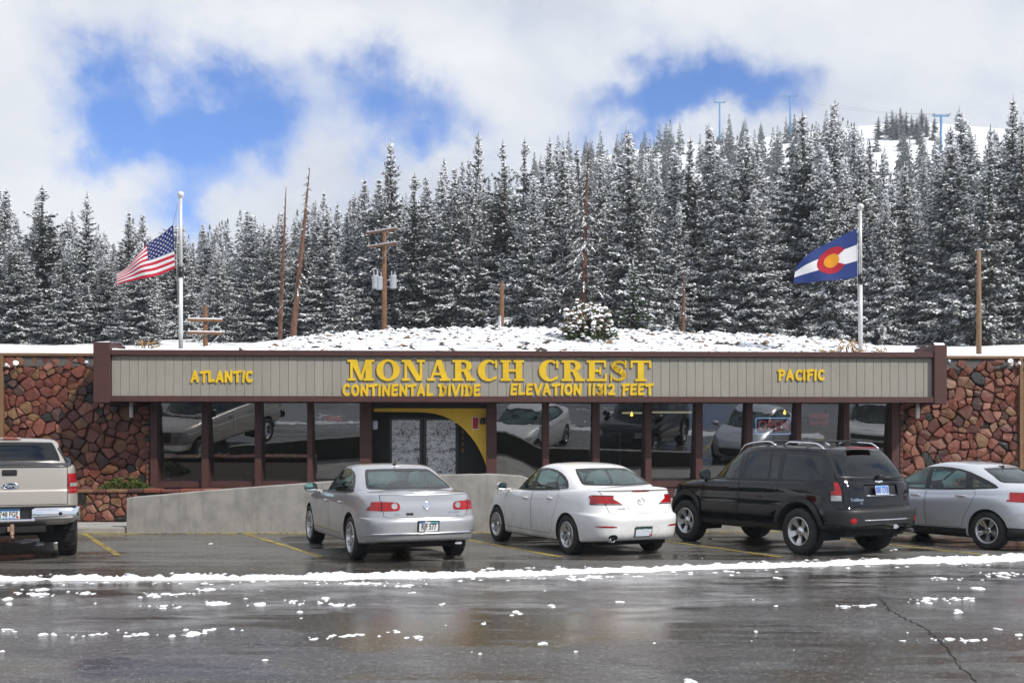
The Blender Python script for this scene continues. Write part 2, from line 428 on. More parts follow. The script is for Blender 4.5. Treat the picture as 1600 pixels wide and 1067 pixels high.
class Car:
    def __init__(s, name, label, cat, body_mat, group=None):
        s.root = empty(name); tag(s.root, label, cat, group); s.paint = body_mat
        s.bm = bmesh.new(); s.pid = s.bm.faces.layers.int.new('pid'); s.pieces = {0: ('body', body_mat, 0.0, s.root, None)}
    def shell(s, levels, N=110, sub=5, cap=12, crown=0.03, hole=None):
        """Stack of plan contours, each (z points, rear x, front x, half width, n rear, n front)."""
        K = len(levels); ks = np.arange(K); S = np.concatenate([np.linspace(i, i + 1, sub, endpoint=False) for i in range(K - 1)] + [[K - 1]])
        prm = [pchip(ks, [l[j] for l in levels], S) for j in range(1, 6)]
        br = pchip(ks, [l[6] if len(l) > 6 else 0.06 for l in levels], S); bf = pchip(ks, [l[7] if len(l) > 7 else 0.14 for l in levels], S)
        bm = s.bm; rows = []
        for i, sv in enumerate(S):
            x, y = plan(prm[0][i], prm[1][i], prm[2][i], prm[3][i], prm[4][i], br[i], bf[i], N)
            zz = np.array([pchip([p[0] for p in l[0]], [p[1] for p in l[0]], x) for l in levels])
            k = min(int(sv), K - 2); lo, hi = max(0, k - 1), min(K, k + 3)
            z = np.array([pchip(ks[lo:hi], zz[lo:hi, j], sv) for j in range(N + 1)]).ravel() if sub > 1 else zz[int(sv)]
            lft = [bm.verts.new((x[j], y[j], z[j])) for j in range(N + 1)]
            rgt = [bm.verts.new((x[j], -y[j], z[j])) for j in range(N - 1, 0, -1)]
            rows.append(lft + rgt)
        n = 2 * N
        for a, b in zip(rows, rows[1:]):
            for j in range(n): bm.faces.new((a[j], a[(j + 1) % n], b[(j + 1) % n], b[j]))
        top = rows[-1]; strips = []
        for j in range(N + 1):
            if j in (0, N): strips.append([top[j]]); continue
            l, r = top[j].co, top[n - j].co; st = [top[j]]
            for q in range(1, cap):
                t = q / cap; yy = 1 - 2 * t
                st.append(bm.verts.new((l.x, l.y * yy, l.z + crown * (1 - yy * yy) * min(1, abs(l.y) / 0.5))))
            st.append(top[n - j]); strips.append(st)
        for a, b in zip(strips, strips[1:]):
            if len(a) == 1:
                for q in range(len(b) - 1): bm.faces.new((a[0], b[q], b[q + 1]))
            elif len(b) == 1:
                for q in range(len(a) - 1): bm.faces.new((a[q], b[0], a[q + 1]))
            else:
                for q in range(len(a) - 1): bm.faces.new((a[q], b[q], b[q + 1], a[q + 1]))
        bm.normal_update()
        if hole:        # where the cabin opens into the lower body
            xr, xf, w, zmin = hole
            kill = [f for f in bm.faces if f.normal.z > 0.7 and xr < f.calc_center_median().x < xf and abs(f.calc_center_median().y) < w and f.calc_center_median().z > zmin]
            bmesh.ops.delete(bm, geom=kill, context='FACES')
    def finish_shell(s):
        bmesh.ops.recalc_face_normals(s.bm, faces=s.bm.faces[:]); s.bm.normal_update()
        s.bvh = BVHTree.FromBMesh(s.bm)
    def hit(s, p, d):
        r = s.bvh.ray_cast(Vector(p), Vector(d)); return r[0], r[1]
    def cut(s, poly, axis, sgn, pid=None, within=None, nmin=0.15, filt=None):
        bm = s.bm; ax = 'xyz'.index(axis); i, j = [k for k in range(3) if k != ax]
        lo = (min(p[0] for p in poly) - .02, min(p[1] for p in poly) - .02); hi = (max(p[0] for p in poly) + .02, max(p[1] for p in poly) + .02)
        fs = []
        for f in (within if within is not None else bm.faces):
            if not f.is_valid: continue
            if within is None and f.normal[ax] * sgn < nmin: continue
            c0 = [v.co[i] for v in f.verts]; c1 = [v.co[j] for v in f.verts]
            if max(c0) < lo[0] or min(c0) > hi[0] or max(c1) < lo[1] or min(c1) > hi[1]: continue
            if filt and not filt(f.calc_center_median()): continue
            fs.append(f)
        for k in range(len(poly)):
            a, b = poly[k], poly[(k + 1) % len(poly)]; dx, dy = b[0] - a[0], b[1] - a[1]
            if math.hypot(dx, dy) < 1e-6: continue
            co = [0, 0, 0]; no = [0, 0, 0]; co[i], co[j] = a; no[i], no[j] = -dy, dx
            fs = [f for f in fs if f.is_valid]
            near = []; rest = []
            mx, my = (a[0] + b[0]) / 2, (a[1] + b[1]) / 2; rr = math.hypot(dx, dy) / 2 + 0.13
            for f in fs:
                c = f.calc_center_median()
                (near if math.hypot(c[i] - mx, c[j] - my) < rr else rest).append(f)
            es = {e for f in near for e in f.edges}; vs = {v for f in near for v in f.verts}
            r = bmesh.ops.bisect_plane(bm, geom=near + list(es) + list(vs), dist=1e-6, plane_co=co, plane_no=no)
            fs = rest + [g for g in r['geom'] if isinstance(g, bmesh.types.BMFace)]
        out = []
        for f in fs:
            if not f.is_valid: continue
            c = f.calc_center_median()
            if in_poly(c[i], c[j], poly): out.append(f)
        bm.normal_update()
        if pid is not None:
            for f in out: f[s.pid] = pid
        return out
    def piece(s, name, mat, off=0.0, parent=None, label=None):
        k = max(s.pieces) + 1; s.pieces[k] = (name, mat, off, parent or s.root, label); return k
    def panel(s, name, poly, axis, sgn, mat=None, off=0.0, gap=0.007, parent=None, nmin=0.15, filt=None, within=None):
        """A body piece bounded by a shut line."""
        seam = s.piece('shut_line', M_gap, -0.006)
        a = s.cut(poly, axis, sgn, seam, nmin=nmin, filt=filt, within=within)
        k = s.piece(name, mat or s.paint, off, parent)
        s.cut(inset(poly, gap), axis, sgn, k, within=a)
        return k
    def both(s, fn):
        for sg in (1, -1): fn(sg)
    def arch(s, x, z, r):
        poly = circle(x, z, r, 28)
        for sg in (1, -1):
            fs = s.cut(poly, 'y', sg, nmin=0.05)
            bm = bmesh.new(); ring = []
            for k in range(25):
                a = R(-20 + 220 * k / 24); px, pz = x + r * math.cos(a), z + r * math.sin(a)
                h, n = s.hit((px, sg * 1.6, pz), (0, -sg, 0))
                y = h.y if h else ring[-1][1] if ring else sg * 0.8
                if abs(y) < 0.6: y = sg * 0.85
                ring.append((px, y, pz))
            lip = [(x + (px - x) * 0.97, y - sg * 0.012, z + (pz - z) * 0.97) for px, y, pz in ring]
            rows = [[bm.verts.new(p) for p in q] for q in (ring, lip, [(p[0], sg * 0.42, p[2]) for p in lip])]
            for a, b in zip(rows, rows[1:]):
                for q in range(24): bm.faces.new((a[q], a[q + 1], b[q + 1], b[q]))
            bm_obj('wheel_well', bm, M_under, s.root, True)
            bmesh.ops.delete(s.bm, geom=[f for f in fs if f.is_valid], context='FACES')
    def build(s):
        bm = s.bm; bm.normal_update(); parents = {}
        groups = {}
        for f in bm.faces: groups.setdefault(f[s.pid], []).append(f)
        objs = {}
        for k in sorted(groups):
            name, mat, off, par, lab = s.pieces[k]
            if mat is None: continue
            idx = {}; vs = []; ns = []; fs = []
            for f in groups[k]:
                q = []
                for v in f.verts:
                    if v.index not in idx or True:
                        pass
                    key = v
                    if key not in idx: idx[key] = len(vs); vs.append(v.co + v.normal * off); ns.append(v.normal.copy())
                    q.append(idx[key])
                fs.append(q)
            par = objs.get(par, par) if isinstance(par, int) else par
            o = mesh_obj(name, vs, fs, mat, par, True)
            try: o.data.normals_split_custom_set_from_vertices([tuple(n) for n in ns])
            except Exception as e: print('normals', e)
            if lab: o['label'] = lab
            objs[k] = o
        bm.free(); s.objs = objs
        return objs
    # ---- add-ons
    def wheels(s, xs, track, r, tw, rr, style, dark=None):
        first = None
        for x in xs:
            for sg in (1, -1):
                if first is None:
                    w = empty('wheel', parent=s.root)
                    bm = bmesh.new()
                    h = tw / 2
                    prof = [(rr, -h * .82), (rr + .02, -h * .95), (r * .90, -h), (r * .965, -h * .9), (r * .995, -h * .72), (r, -h * .3), (r, h * .3), (r * .995, h * .72), (r * .965, h * .9),
                            (r * .90, h), (rr + (r - rr) * .45, h * 1.02), (rr + .02, h * .95), (rr, h * .82)]
                    add_lathe(bm, prof, 'y', 44, closed=True)
                    for q in range(44):      # tread blocks
                        a = 2 * PI * q / 44
                        for yy in (-.62, -.2, .2, .62):
                            M = Matrix.Rotation(a + yy * .12, 4, 'Y') @ Matrix.Translation((r + .002, yy * h, 0)) @ Matrix.Rotation(PI / 2, 4, 'Y')
                            add_prism(bm, [(-.015, -h * .16), (.015, -h * .16), (.015, h * .16), (-.015, h * .16)], -.004, .004, 0, M)
                    bmesh.ops.recalc_face_normals(bm, faces=bm.faces[:])
                    ty = bm_obj('tyre', bm, M_tyre, w)
                    bm = bmesh.new(); style(bm, rr, h); bmesh.ops.recalc_face_normals(bm, faces=bm.faces[:])
                    ri = bm_obj('rim', bm, [M_alloy, dark or M_alloy_dark, M_chrome], w)
                    first = (ty.data, ri.data); e = w
                else:
                    e = empty('wheel', parent=s.root)
                    for n_, d_ in (('tyre', first[0]), ('rim', first[1])): link(bpy.data.objects.new(n_, d_), e)
                e.location = (x, sg * track / 2, r); e.rotation_euler = (0, rnd.uniform(0, 6), 0) if sg > 0 else (0, 0, PI)
    def surf(s, y, z, axis='x', sgn=-1, up=(0, 0, 1)):
        """Local frame on the surface: z out of the surface, y up."""
        if axis == 'x': h, n = s.hit((sgn * 6, y, z), (-sgn, 0, 0))
        elif axis == 'y': h, n = s.hit((y, sgn * 3, z), (0, -sgn, 0))
        else: h, n = s.hit((y, z, 5), (0, 0, -1))
        u = Vector(up); x = u.cross(n).normalized(); yv = n.cross(x)
        return Matrix(((x.x, yv.x, n.x, h.x), (x.y, yv.y, n.y, h.y), (x.z, yv.z, n.z, h.z), (0, 0, 0, 1)))
    def plate(s, z, txt, bg, ink, bands=(), y=0.0, off=0.012, sticker=None, label=None, size=.082, tilt=True):
        M = s.surf(y, z)
        if not tilt:
            p = M.translation; M = Matrix(((0, 0, -1, p.x), (-1, 0, 0, p.y), (0, 1, 0, p.z), (0, 0, 0, 1)))
        M = M @ Matrix.Translation((0, 0, off))
        bm = bmesh.new(); add_prism(bm, chaikin([(-.152, -.076), (.152, -.076), (.152, .076), (-.152, .076)], 0), -.003, .001)
        o = bm_obj('license_plate', bm, bg, s.root); o.matrix_local = M
        if label: o['label'] = label
        for (x0, x1, y0, y1, mt) in bands:
            bm = bmesh.new(); add_prism(bm, [(x0, y0), (x1, y0), (x1, y1), (x0, y1)], .001, .0025); bm_obj('plate_band', bm, mt, o)
        text_obj('plate_lettering', txt, size * 1.25, ink, o, Matrix.Translation((0, -.006, .004)) @ Matrix.Diagonal((.72, 1.25, 1, 1)), .0008, bold=.0022)
        bm = bmesh.new()      # frame
        for a in ((-.16, .16, -.082, -.074), (-.16, .16, .074, .082), (-.16, -.15, -.074, .074), (.15, .16, -.074, .074)): add_box(bm, a[0], a[1], a[2], a[3], -.004, .004)
        bm_obj('plate_frame', bm, M_trim, o)
        if sticker:
            for (x, yy, rr, mt) in sticker:
                bm = bmesh.new(); add_prism(bm, circle(x, yy, rr, 12), .001, .0035); bm_obj('plate_sticker', bm, mt, o)
    def handle(s, x, z, sg, parent, mat, L=.19):
        M = s.surf(x, z, 'y', sg)
        bm = bmesh.new()
        add_tube(bm, [(-L / 2, 0, .006), (-L / 2 + .02, 0, .028), (0, 0, .036), (L / 2 - .02, 0, .028), (L / 2, 0, .006)], [.010, .013, .014, .013, .010], 8)
        o = bm_obj('door_handle', bm, mat, None, True)
        cup = bmesh.new(); add_prism(cup, circle(0, -.004, .05, 14, .03), .001, .003)
        c = bm_obj('handle_recess', cup, M_gap if mat is M_trim else s.paint, None)
        for q in (o, c): q.parent = parent; q.matrix_local = M
    def mirror(s, x, z, sg, w=.24, h=.17, mat=None, out=.10, w0=None):
        hp, n = s.hit((x, sg * 3, z - .06), (0, -sg, 0)); y0 = abs(hp.y) if w0 is None else w0
        bm = bmesh.new()
        # shell: rounded body facing forward, open face aft
        pl = chaikin([(-w / 2, -h / 2), (w / 2, -h / 2 * .9), (w / 2, h / 2 * .8), (-w / 2 * .8, h / 2)], 2)
        rows = []
        for k, (dx, sc) in enumerate(((-.005, 1.0), (.03, 1.04), (.08, .92), (.12, .66), (.14, .3))):
            rows.append([bm.verts.new((dx, p[0] * sc, p[1] * sc)) for p in pl])
        for a, b in zip(rows, rows[1:]):
            for q in range(len(pl)): bm.faces.new((a[q], a[(q + 1) % len(pl)], b[(q + 1) % len(pl)], b[q]))
        bm.faces.new(rows[-1]); 
        add_box(bm, 0.01, .08, -w / 2 - out, -w / 2 + .04, -h / 2 - .005, -h / 2 + .035, .008)
        bmesh.ops.recalc_face_normals(bm, faces=bm.faces[:])
        o = bm_obj('side_mirror', bm, mat or s.paint, s.root, True)
        gm = bmesh.new(); f = gm.faces.new([gm.verts.new((.004, p[0] * .9, p[1] * .9)) for p in pl]); bmesh.ops.recalc_face_normals(gm, faces=[f])
        if f.normal.x > 0: f.normal_flip()
        g = bm_obj('mirror_glass', gm, M_mirror, o)
        sc = sg
        o.location = (x, sg * (y0 + out + w / 2), z); o.scale = (1, sc, 1); o.rotation_euler = (0, 0, sg * R(9))
    def seats(s, rows, mat, zs=.32, hgt=.62, w=.5):
        for (x, ys, wid) in rows:
            for y in ys:
                bm = bmesh.new()
                add_box(bm, x - .02, x + .5, y - wid / 2, y + wid / 2, zs, zs + .2, .04, 0, 2)
                b0 = len(bm.verts)
                add_box(bm, x - .12, x + .02, y - wid / 2, y + wid / 2, zs + .1, zs + hgt, .04, 0, 2)
                for hx in ((0,) if wid < .7 else (-.32, .32)):
                    add_box(bm, x - .14, x - .04, y + hx - .13, y + hx + .13, zs + hgt + .03, zs + hgt + .22, .035, 0, 2)
                    add_box(bm, x - .1, x - .08, y + hx - .06, y + hx + .06, zs + hgt - .02, zs + hgt + .06)
                bm_obj('seat', bm, mat, s.root, False)
    def dash(s, x, y, z, w, mat):
        box('dashboard', x, x + .45, -w, w, z - .25, z, mat, s.root, .05)
        bm = bmesh.new(); M = Matrix.Translation((x - .12, y, z + .02)) @ Matrix.Rotation(R(-65), 4, 'Y')
        n = 20; rg = []
        for k in range(n):
            a = 2 * PI * k / n; rg.append([bm.verts.new(M @ Vector(((.185 + .016 * math.cos(b)) * math.cos(a), (.185 + .016 * math.cos(b)) * math.sin(a), .016 * math.sin(b)))) for b in (0, PI / 2, PI, 1.5 * PI)])
        for k in range(n):
            for q in range(4): bm.faces.new((rg[k][q], rg[(k + 1) % n][q], rg[(k + 1) % n][(q + 1) % 4], rg[k][(q + 1) % 4]))
        for a in (0, 2.1, 4.2):
            p = M @ Vector((.18 * math.cos(a), .18 * math.sin(a), 0)); add_tube(bm, [M @ Vector((0, 0, -.02)), p], .018, 6)
        bm_obj('steering_wheel', bm, M_interd, s.root, True)
    def box_in(s, name, *a, **k): return box(name, *a, s.root, **k)
    def place(s, x, y, yaw):
        s.root.location = (x, y, 0); s.root.rotation_euler = (0, 0, R(90 + yaw))   # local +x is the nose

# ---- wheel styles (outer face towards +y)
def barrel(bm, rr, h, depth=.75):
    add_lathe(bm, [(rr + .012, h * .93), (rr + .012, h * .99), (rr - .004, h * 1.0), (rr - .016, h * .9), (rr - .03, h * .5), (rr - .04, -h * .7)], 'y', 40, 0, cap=False)
    add_lathe(bm, [(.02, -h * .1), (rr - .036, -h * .1)], 'y', 32, 1, cap=False)
    add_lathe(bm, [(.145, h * .0), (.145, h * .12), (.05, h * .14)], 'y', 28, 1)
def spoke(bm, a, rr, h, w0, w1, dish, mi=0, th=.03, r0=.03):
    pts = [(r0, w0), (rr * .5, (w0 + w1) / 2 * .92), (rr - .012, w1)]
    M = Matrix.Rotation(a, 4, 'Y')
    def yy(r): return h * (.62 - dish * .25) + (h * .95 - h * (.62 - dish * .25)) * (r / rr) ** 2
    up, dn = [], []
    for r, w in pts:
        for q in (-1, 1):
            up.append(bm.verts.new(M @ Vector((r, yy(r), q * w / 2)))); dn.append(bm.verts.new(M @ Vector((r, yy(r) - th, q * w / 2 * 1.25))))
    for k in (0, 2):
        for qs in ((up[k], up[k + 1], up[k + 3], up[k + 2]), (dn[k + 2], dn[k + 3], dn[k + 1], dn[k]), (up[k], up[k + 2], dn[k + 2], dn[k]), (up[k + 3], up[k + 1], dn[k + 1], dn[k + 3])):
            f = bm.faces.new(qs); f.material_index = mi
def hub(bm, h, r=.04, y=.66, mi=2):
    add_lathe(bm, [(r * 1.5, h * (y - .12)), (r * 1.4, h * y), (r, h * (y + .03)), (.001, h * (y + .06))], 'y', 20, mi)
def st_pairs(n, w, gap, dish=.6):
    def f(bm, rr, h):
        barrel(bm, rr, h)
        for k in range(n):
            a = 2 * PI * k / n
            for q in (-1, 1): spoke(bm, a + q * gap, rr, h, w * .8, w, dish)
        hub(bm, h)
        for k in range(5):
            a = 2 * PI * (k + .5) / 5; add_lathe(bm, [(.011, 0), (.011, .012)], 'y', 8, 1, (.06 * math.cos(a), h * .62, .06 * math.sin(a)))
    return f
def st_single(n, w0, w1, dish=.6):
    def f(bm, rr, h):
        barrel(bm, rr, h)
        for k in range(n): spoke(bm, 2 * PI * k / n, rr, h, w0, w1, dish)
        hub(bm, h, .03)
    return f
def st_wide5(bm, rr, h):
    barrel(bm, rr, h)
    for k in range(5):
        a = 2 * PI * k / 5
        spoke(bm, a - .135, rr, h, .035, .062, .3); spoke(bm, a + .135, rr, h, .035, .062, .3)
    add_lathe(bm, [(.085, h * .48), (.082, h * .6), (.05, h * .66)], 'y', 24, 0)
    hub(bm, h, .042, .74)

def glazing(c, dlo, panes, mat, axis='y', sgns=(1, -1), name='side_window', nmin=.12, filt=None, parent=None):
    for sg in sgns:
        k = c.piece('window_trim', M_trim, 0.001)
        w = c.cut(dlo, axis, sg, k, nmin=nmin, filt=filt)
        for i, p in enumerate(panes):
            m = mat[i] if isinstance(mat, (list, tuple)) else mat
            g = c.piece(name, m, -0.002)
            c.cut(p, axis, sg, g, within=[f for f in c.bm.faces if f[c.pid] == k])

def buick():
    c = Car('silver_sedan', 'silver sedan with round-ended red tail lights parked before the ramp wall', 'car', M_silver, 'cars parked nose-in before the lodge')
    lo = [
        ([(-2.6, .34), (-1.5, .24), (1.5, .23), (2.5, .27)], -2.44, 2.36, .84, 6.5, 5),
        ([(-2.6, .355), (-1.5, .26), (1.5, .25), (2.5, .29)], -2.545, 2.43, .892, 6.5, 5),
        ([(-2.6, .445), (-1.5, .34), (1.5, .33), (2.5, .36)], -2.592, 2.48, .915, 6.5, 5),
        ([(-2.6, .46), (-1.5, .36), (1.5, .35), (2.5, .38)], -2.612, 2.49, .919, 6.5, 5),
        ([(-2.6, .475), (-1.5, .40), (1.5, .40), (2.5, .42)], -2.600, 2.49, .924, 6.5, 5),
        ([(-2.6, .62), (-1.5, .56), (1.5, .55), (2.5, .53)], -2.618, 2.495, .936, 6.5, 5),
        ([(-2.6, .672), (-1.5, .66), (1.5, .64), (2.5, .60)], -2.600, 2.485, .937, 6.5, 5),
        ([(-2.6, .69), (-1.5, .70), (1.5, .68), (2.5, .63)], -2.545, 2.475, .936, 6.5, 5),
        ([(-2.6, .82), (-1.5, .83), (1.5, .78), (2.5, .69)], -2.545, 2.44, .926, 6.2, 4.8),
        ([(-2.6, .95), (-1.5, .945), (-.2, .925), (1.5, .86), (2.5, .735)], -2.535, 2.37, .905, 6.0, 4.6),
        ([(-2.6, 1.035), (-1.5, 1.02), (-.2, .985), (1.3, .925), (2.5, .765)], -2.535, 2.30, .872, 5.6, 4.4),
        ([(-2.6, 1.058), (-1.5, 1.05), (-.2, 1.01), (1.3, .95), (2.5, .785)], -2.50, 2.22, .825, 5.2, 4.2),
        ([(-2.6, 1.064), (-1.5, 1.065), (-.2, 1.02), (1.3, .965), (2.5, .80)], -2.44, 2.12, .76, 5.0, 4.0)]
    c.shell(lo, crown=.035, hole=(-1.7, .95, .72, .8))
    gh = [
        ([(-2, 1.03), (0, .97), (1.2, .93)], -2.02, 1.22, .862, 4.6, 3.2, .12, .25),
        ([(-2, 1.09), (0, 1.04), (1.2, .985)], -1.90, 1.10, .845, 4.6, 3.2, .12, .25),
        ([(-1.6, 1.22), (-.4, 1.22), (.8, 1.20)], -1.54, .72, .768, 4.8, 3.4, .11, .2),
        ([(-1.2, 1.355), (-.4, 1.385), (.4, 1.345)], -1.10, .33, .668, 5, 3.8, .09, .15),
        ([(-1.1, 1.395), (-.4, 1.432), (.3, 1.385)], -.96, .20, .61, 4.6, 3.8, .08, .12),
        ([(-1.0, 1.415), (-.4, 1.452), (.2, 1.41)], -.86, .12, .54, 4.2, 3.6, .07, .1)]
    c.shell(gh, N=100, sub=6, crown=.022)
    c.finish_shell()
    c.arch(1.468, .345, .392); c.arch(-1.468, .345, .392)
    dlo = chaikin([(.86, .985), (.78, 1.08), (.34, 1.315), (-.05, 1.388), (-.55, 1.392), (-.95, 1.325), (-1.26, 1.17), (-1.40, 1.045), (-1.36, 1.015), (-.2, .998)], 1)
    pf = chaikin([(.74, 1.012), (.70, 1.075), (.32, 1.275), (-.02, 1.352), (-.04, 1.02)], 0)
    pr = [(-.135, 1.022), (-.115, 1.358), (-.52, 1.362), (-.88, 1.30), (-.985, 1.24), (-1.02, 1.035)]
    pq = [(-1.065, 1.04), (-1.045, 1.225), (-1.20, 1.14), (-1.30, 1.055)]
    glazing(c, dlo, [pf, pr, pq], M_glass, filt=lambda q: q.z > .97)
    rg = chaikin([(-.66, 1.085), (.66, 1.085), (.70, 1.12), (.56, 1.355), (.50, 1.392), (-.50, 1.392), (-.56, 1.355), (-.70, 1.12)], 1)
    glazing(c, rg, [inset(rg, .035)], M_glass, 'x', (-1,), 'rear_window', .2, lambda q: q.x < -.8)
    ws = chaikin([(-.70, 1.0), (.70, 1.0), (.56, 1.37), (-.56, 1.37)], 1)
    glazing(c, ws, [inset(ws, .03)], M_glass, 'x', (1,), 'windshield', .2, lambda q: q.x < 1.15)
    hs = []
    for sg in (1, -1):
        fl = lambda q: q.z < 1.02
        k1 = c.panel('door', [(.98, .36), (1.0, .62), (.90, .975), (-.07, .992), (-.09, .36)], 'y', sg, filt=fl)
        k2 = c.panel('door', [(-.105, .36), (-.085, .992), (-1.13, 1.012), (-1.10, .80), (-.98, .58), (-.90, .36)], 'y', sg, filt=fl)
        hs.append((k1, k2, sg))
    # boot lid between the lamps, split lamps on lid and wing
    lid = chaikin([(-.60, .695), (.60, .695), (.66, .72), (.665, .80), (.70, .94), (.70, 1.035), (-.70, 1.035), (-.70, .94), (-.665, .80), (-.66, .72)], 0)
    kl = c.panel('trunk_lid', lid, 'x', -1, nmin=.1, filt=lambda q: q.x < -2.3)
    for sg in (1, -1):
        k = c.piece('tail_light', M_red, .006)
        w = chaikin([(sg * .42, .82), (sg * .46, .795), (sg * .95, .80), (sg * .945, .83), (sg * .86, .915), (sg * .72, .938), (sg * .48, .932), (sg * .42, .90)], 1)
        c.cut(w, 'x', -1, k, nmin=.03, filt=lambda q: q.x < -2.3)
        k2 = c.piece('tail_light', M_red, .006)
        sw = chaikin([(-2.62, .80), (-2.20, .80), (-2.26, .86), (-2.36, .915), (-2.62, .935)], 0)
        c.cut(sw, 'y', sg, k, nmin=.25, filt=lambda q: q.x < -2.1)
        k3 = c.piece('reverse_lens', M_clearlens, .010)
        c.cut(circle(sg * .50, .872, .045, 14), 'x', -1, k3, nmin=.1, filt=lambda q: q.x < -2.3)
        k4 = c.piece('lamp_joint', M_gap, .008)
        c.cut([(sg * .675, .79), (sg * .683, .79), (sg * .683, .945), (sg * .675, .945)], 'x', -1, k4, nmin=.03, filt=lambda q: q.x < -2.3)
        kh = c.piece('headlight', M_clearlens, .004)
        c.cut(chaikin([(sg * .48, .60), (sg * .85, .64), (sg * .84, .74), (sg * .52, .70)], 1), 'x', 1, kh, nmin=.05, filt=lambda q: q.x > 2.0)
    kb = c.piece('chrome_strip', M_chrome, .004)
    c.cut([(-.93, .452), (.93, .452), (.93, .470), (-.93, .470)], 'x', -1, kb, nmin=.03, filt=lambda q: q.x < -2.2)
    kg = c.piece('grille', M_trim, .004)
    c.cut(chaikin([(-.36, .50), (.36, .50), (.40, .72), (-.40, .72)], 1), 'x', 1, kg, nmin=.05)
    kp = c.piece('plate_recess', M_gap, -.012)
    c.cut([(-.175, .482), (.175, .482), (.175, .655), (-.175, .655)], 'x', -1, kp, nmin=.1, filt=lambda q: q.x < -2.3)
    o = c.build()
    for k1, k2, sg in hs:
        c.handle(.12, .845, sg, o[k1], M_chrome); c.handle(-.86, .865, sg, o[k2], M_chrome)
    c.plate(.566, 'RJF 577', MATS['plate_white'], M_ltr, [(-.15, -.06, .05, .072, MATS['plate_blue']), (.03, .15, .035, .072, MATS['plate_teal'])], off=.016, size=.085)
    c.mirror(.78, 1.04, 1); c.mirror(.78, 1.04, -1)
    M = c.surf(0, .875)
    bm = bmesh.new()
    add_lathe(bm, [(.060, 0), (.060, .010), (.050, .012), (.048, .002)], 'z', 24)
    for q in (-.022, 0, .022): add_prism(bm, [(q - .012, -.028), (q + .004, -.034), (q + .014, .022), (q - .003, .03)], .002, .010)
    b = bm_obj('badge', bm, M_chrome, o[kl]); b.matrix_local = M
    text_obj('badge_lettering', 'LUCERNE', .045, M_chrome, o[kl], c.surf(-.43, .765) @ Matrix.Translation((0, 0, .004)), .002)
    text_obj('badge_lettering', 'CXL', .028, M_chrome, o[kl], c.surf(-.50, .715) @ Matrix.Translation((0, 0, .004)), .002)
    text_obj('badge_lettering', 'BUICK', .03, M_chrome, o[kl], c.surf(.46, .745) @ Matrix.Translation((0, 0, .004)), .002)
    bm = bmesh.new(); add_prism(bm, [(-.055, -.017), (.055, -.017), (.055, .017), (-.055, .017)], .001, .004)
    b = bm_obj('dealer_badge', bm, M_trim, o[kl]); b.matrix_local = c.surf(.27, .750)
    for y, z in ((.70, .57), (.28, .585), (-.28, .585), (-.70, .57)):
        bm = bmesh.new(); add_prism(bm, circle(0, 0, .014, 10), .001, .004); b = bm_obj('parking_sensor', bm, M_steel, c.root); b.matrix_local = c.surf(y, z)
    hp, n = c.hit((-.80, 0, 3), (0, 0, -1))
    bm = bmesh.new(); add_prism(bm, [(-.06, -.022), (.05, -.014), (.05, .014), (-.06, .022)], 0, .02); add_tube(bm, [(-.02, 0, .015), (-.12, 0, .10)], [.006, .003], 6)
    b = bm_obj('antenna', bm, M_trim, c.root); b.location = hp
    c.box_in('underbody', -2.1, 2.0, -.76, .76, .21, .40, M_under); c.box_in('exhaust_pipe', -2.42, -2.2, -.62, -.5, .25, .31, M_chrome, bevel=.02)
    c.seats([(.05, (.38, -.38), .5), (-.95, (0,), 1.3)], M_inter); c.dash(.75, .38, .93, .7, M_interd)
    box('parcel_shelf', -1.75, -1.05, -.7, .7, .97, 1.0, M_inter, c.root)
    c.wheels((1.468, -1.468), 1.60, .336, .235, .235, st_pairs(7, .028, .10))
    return c

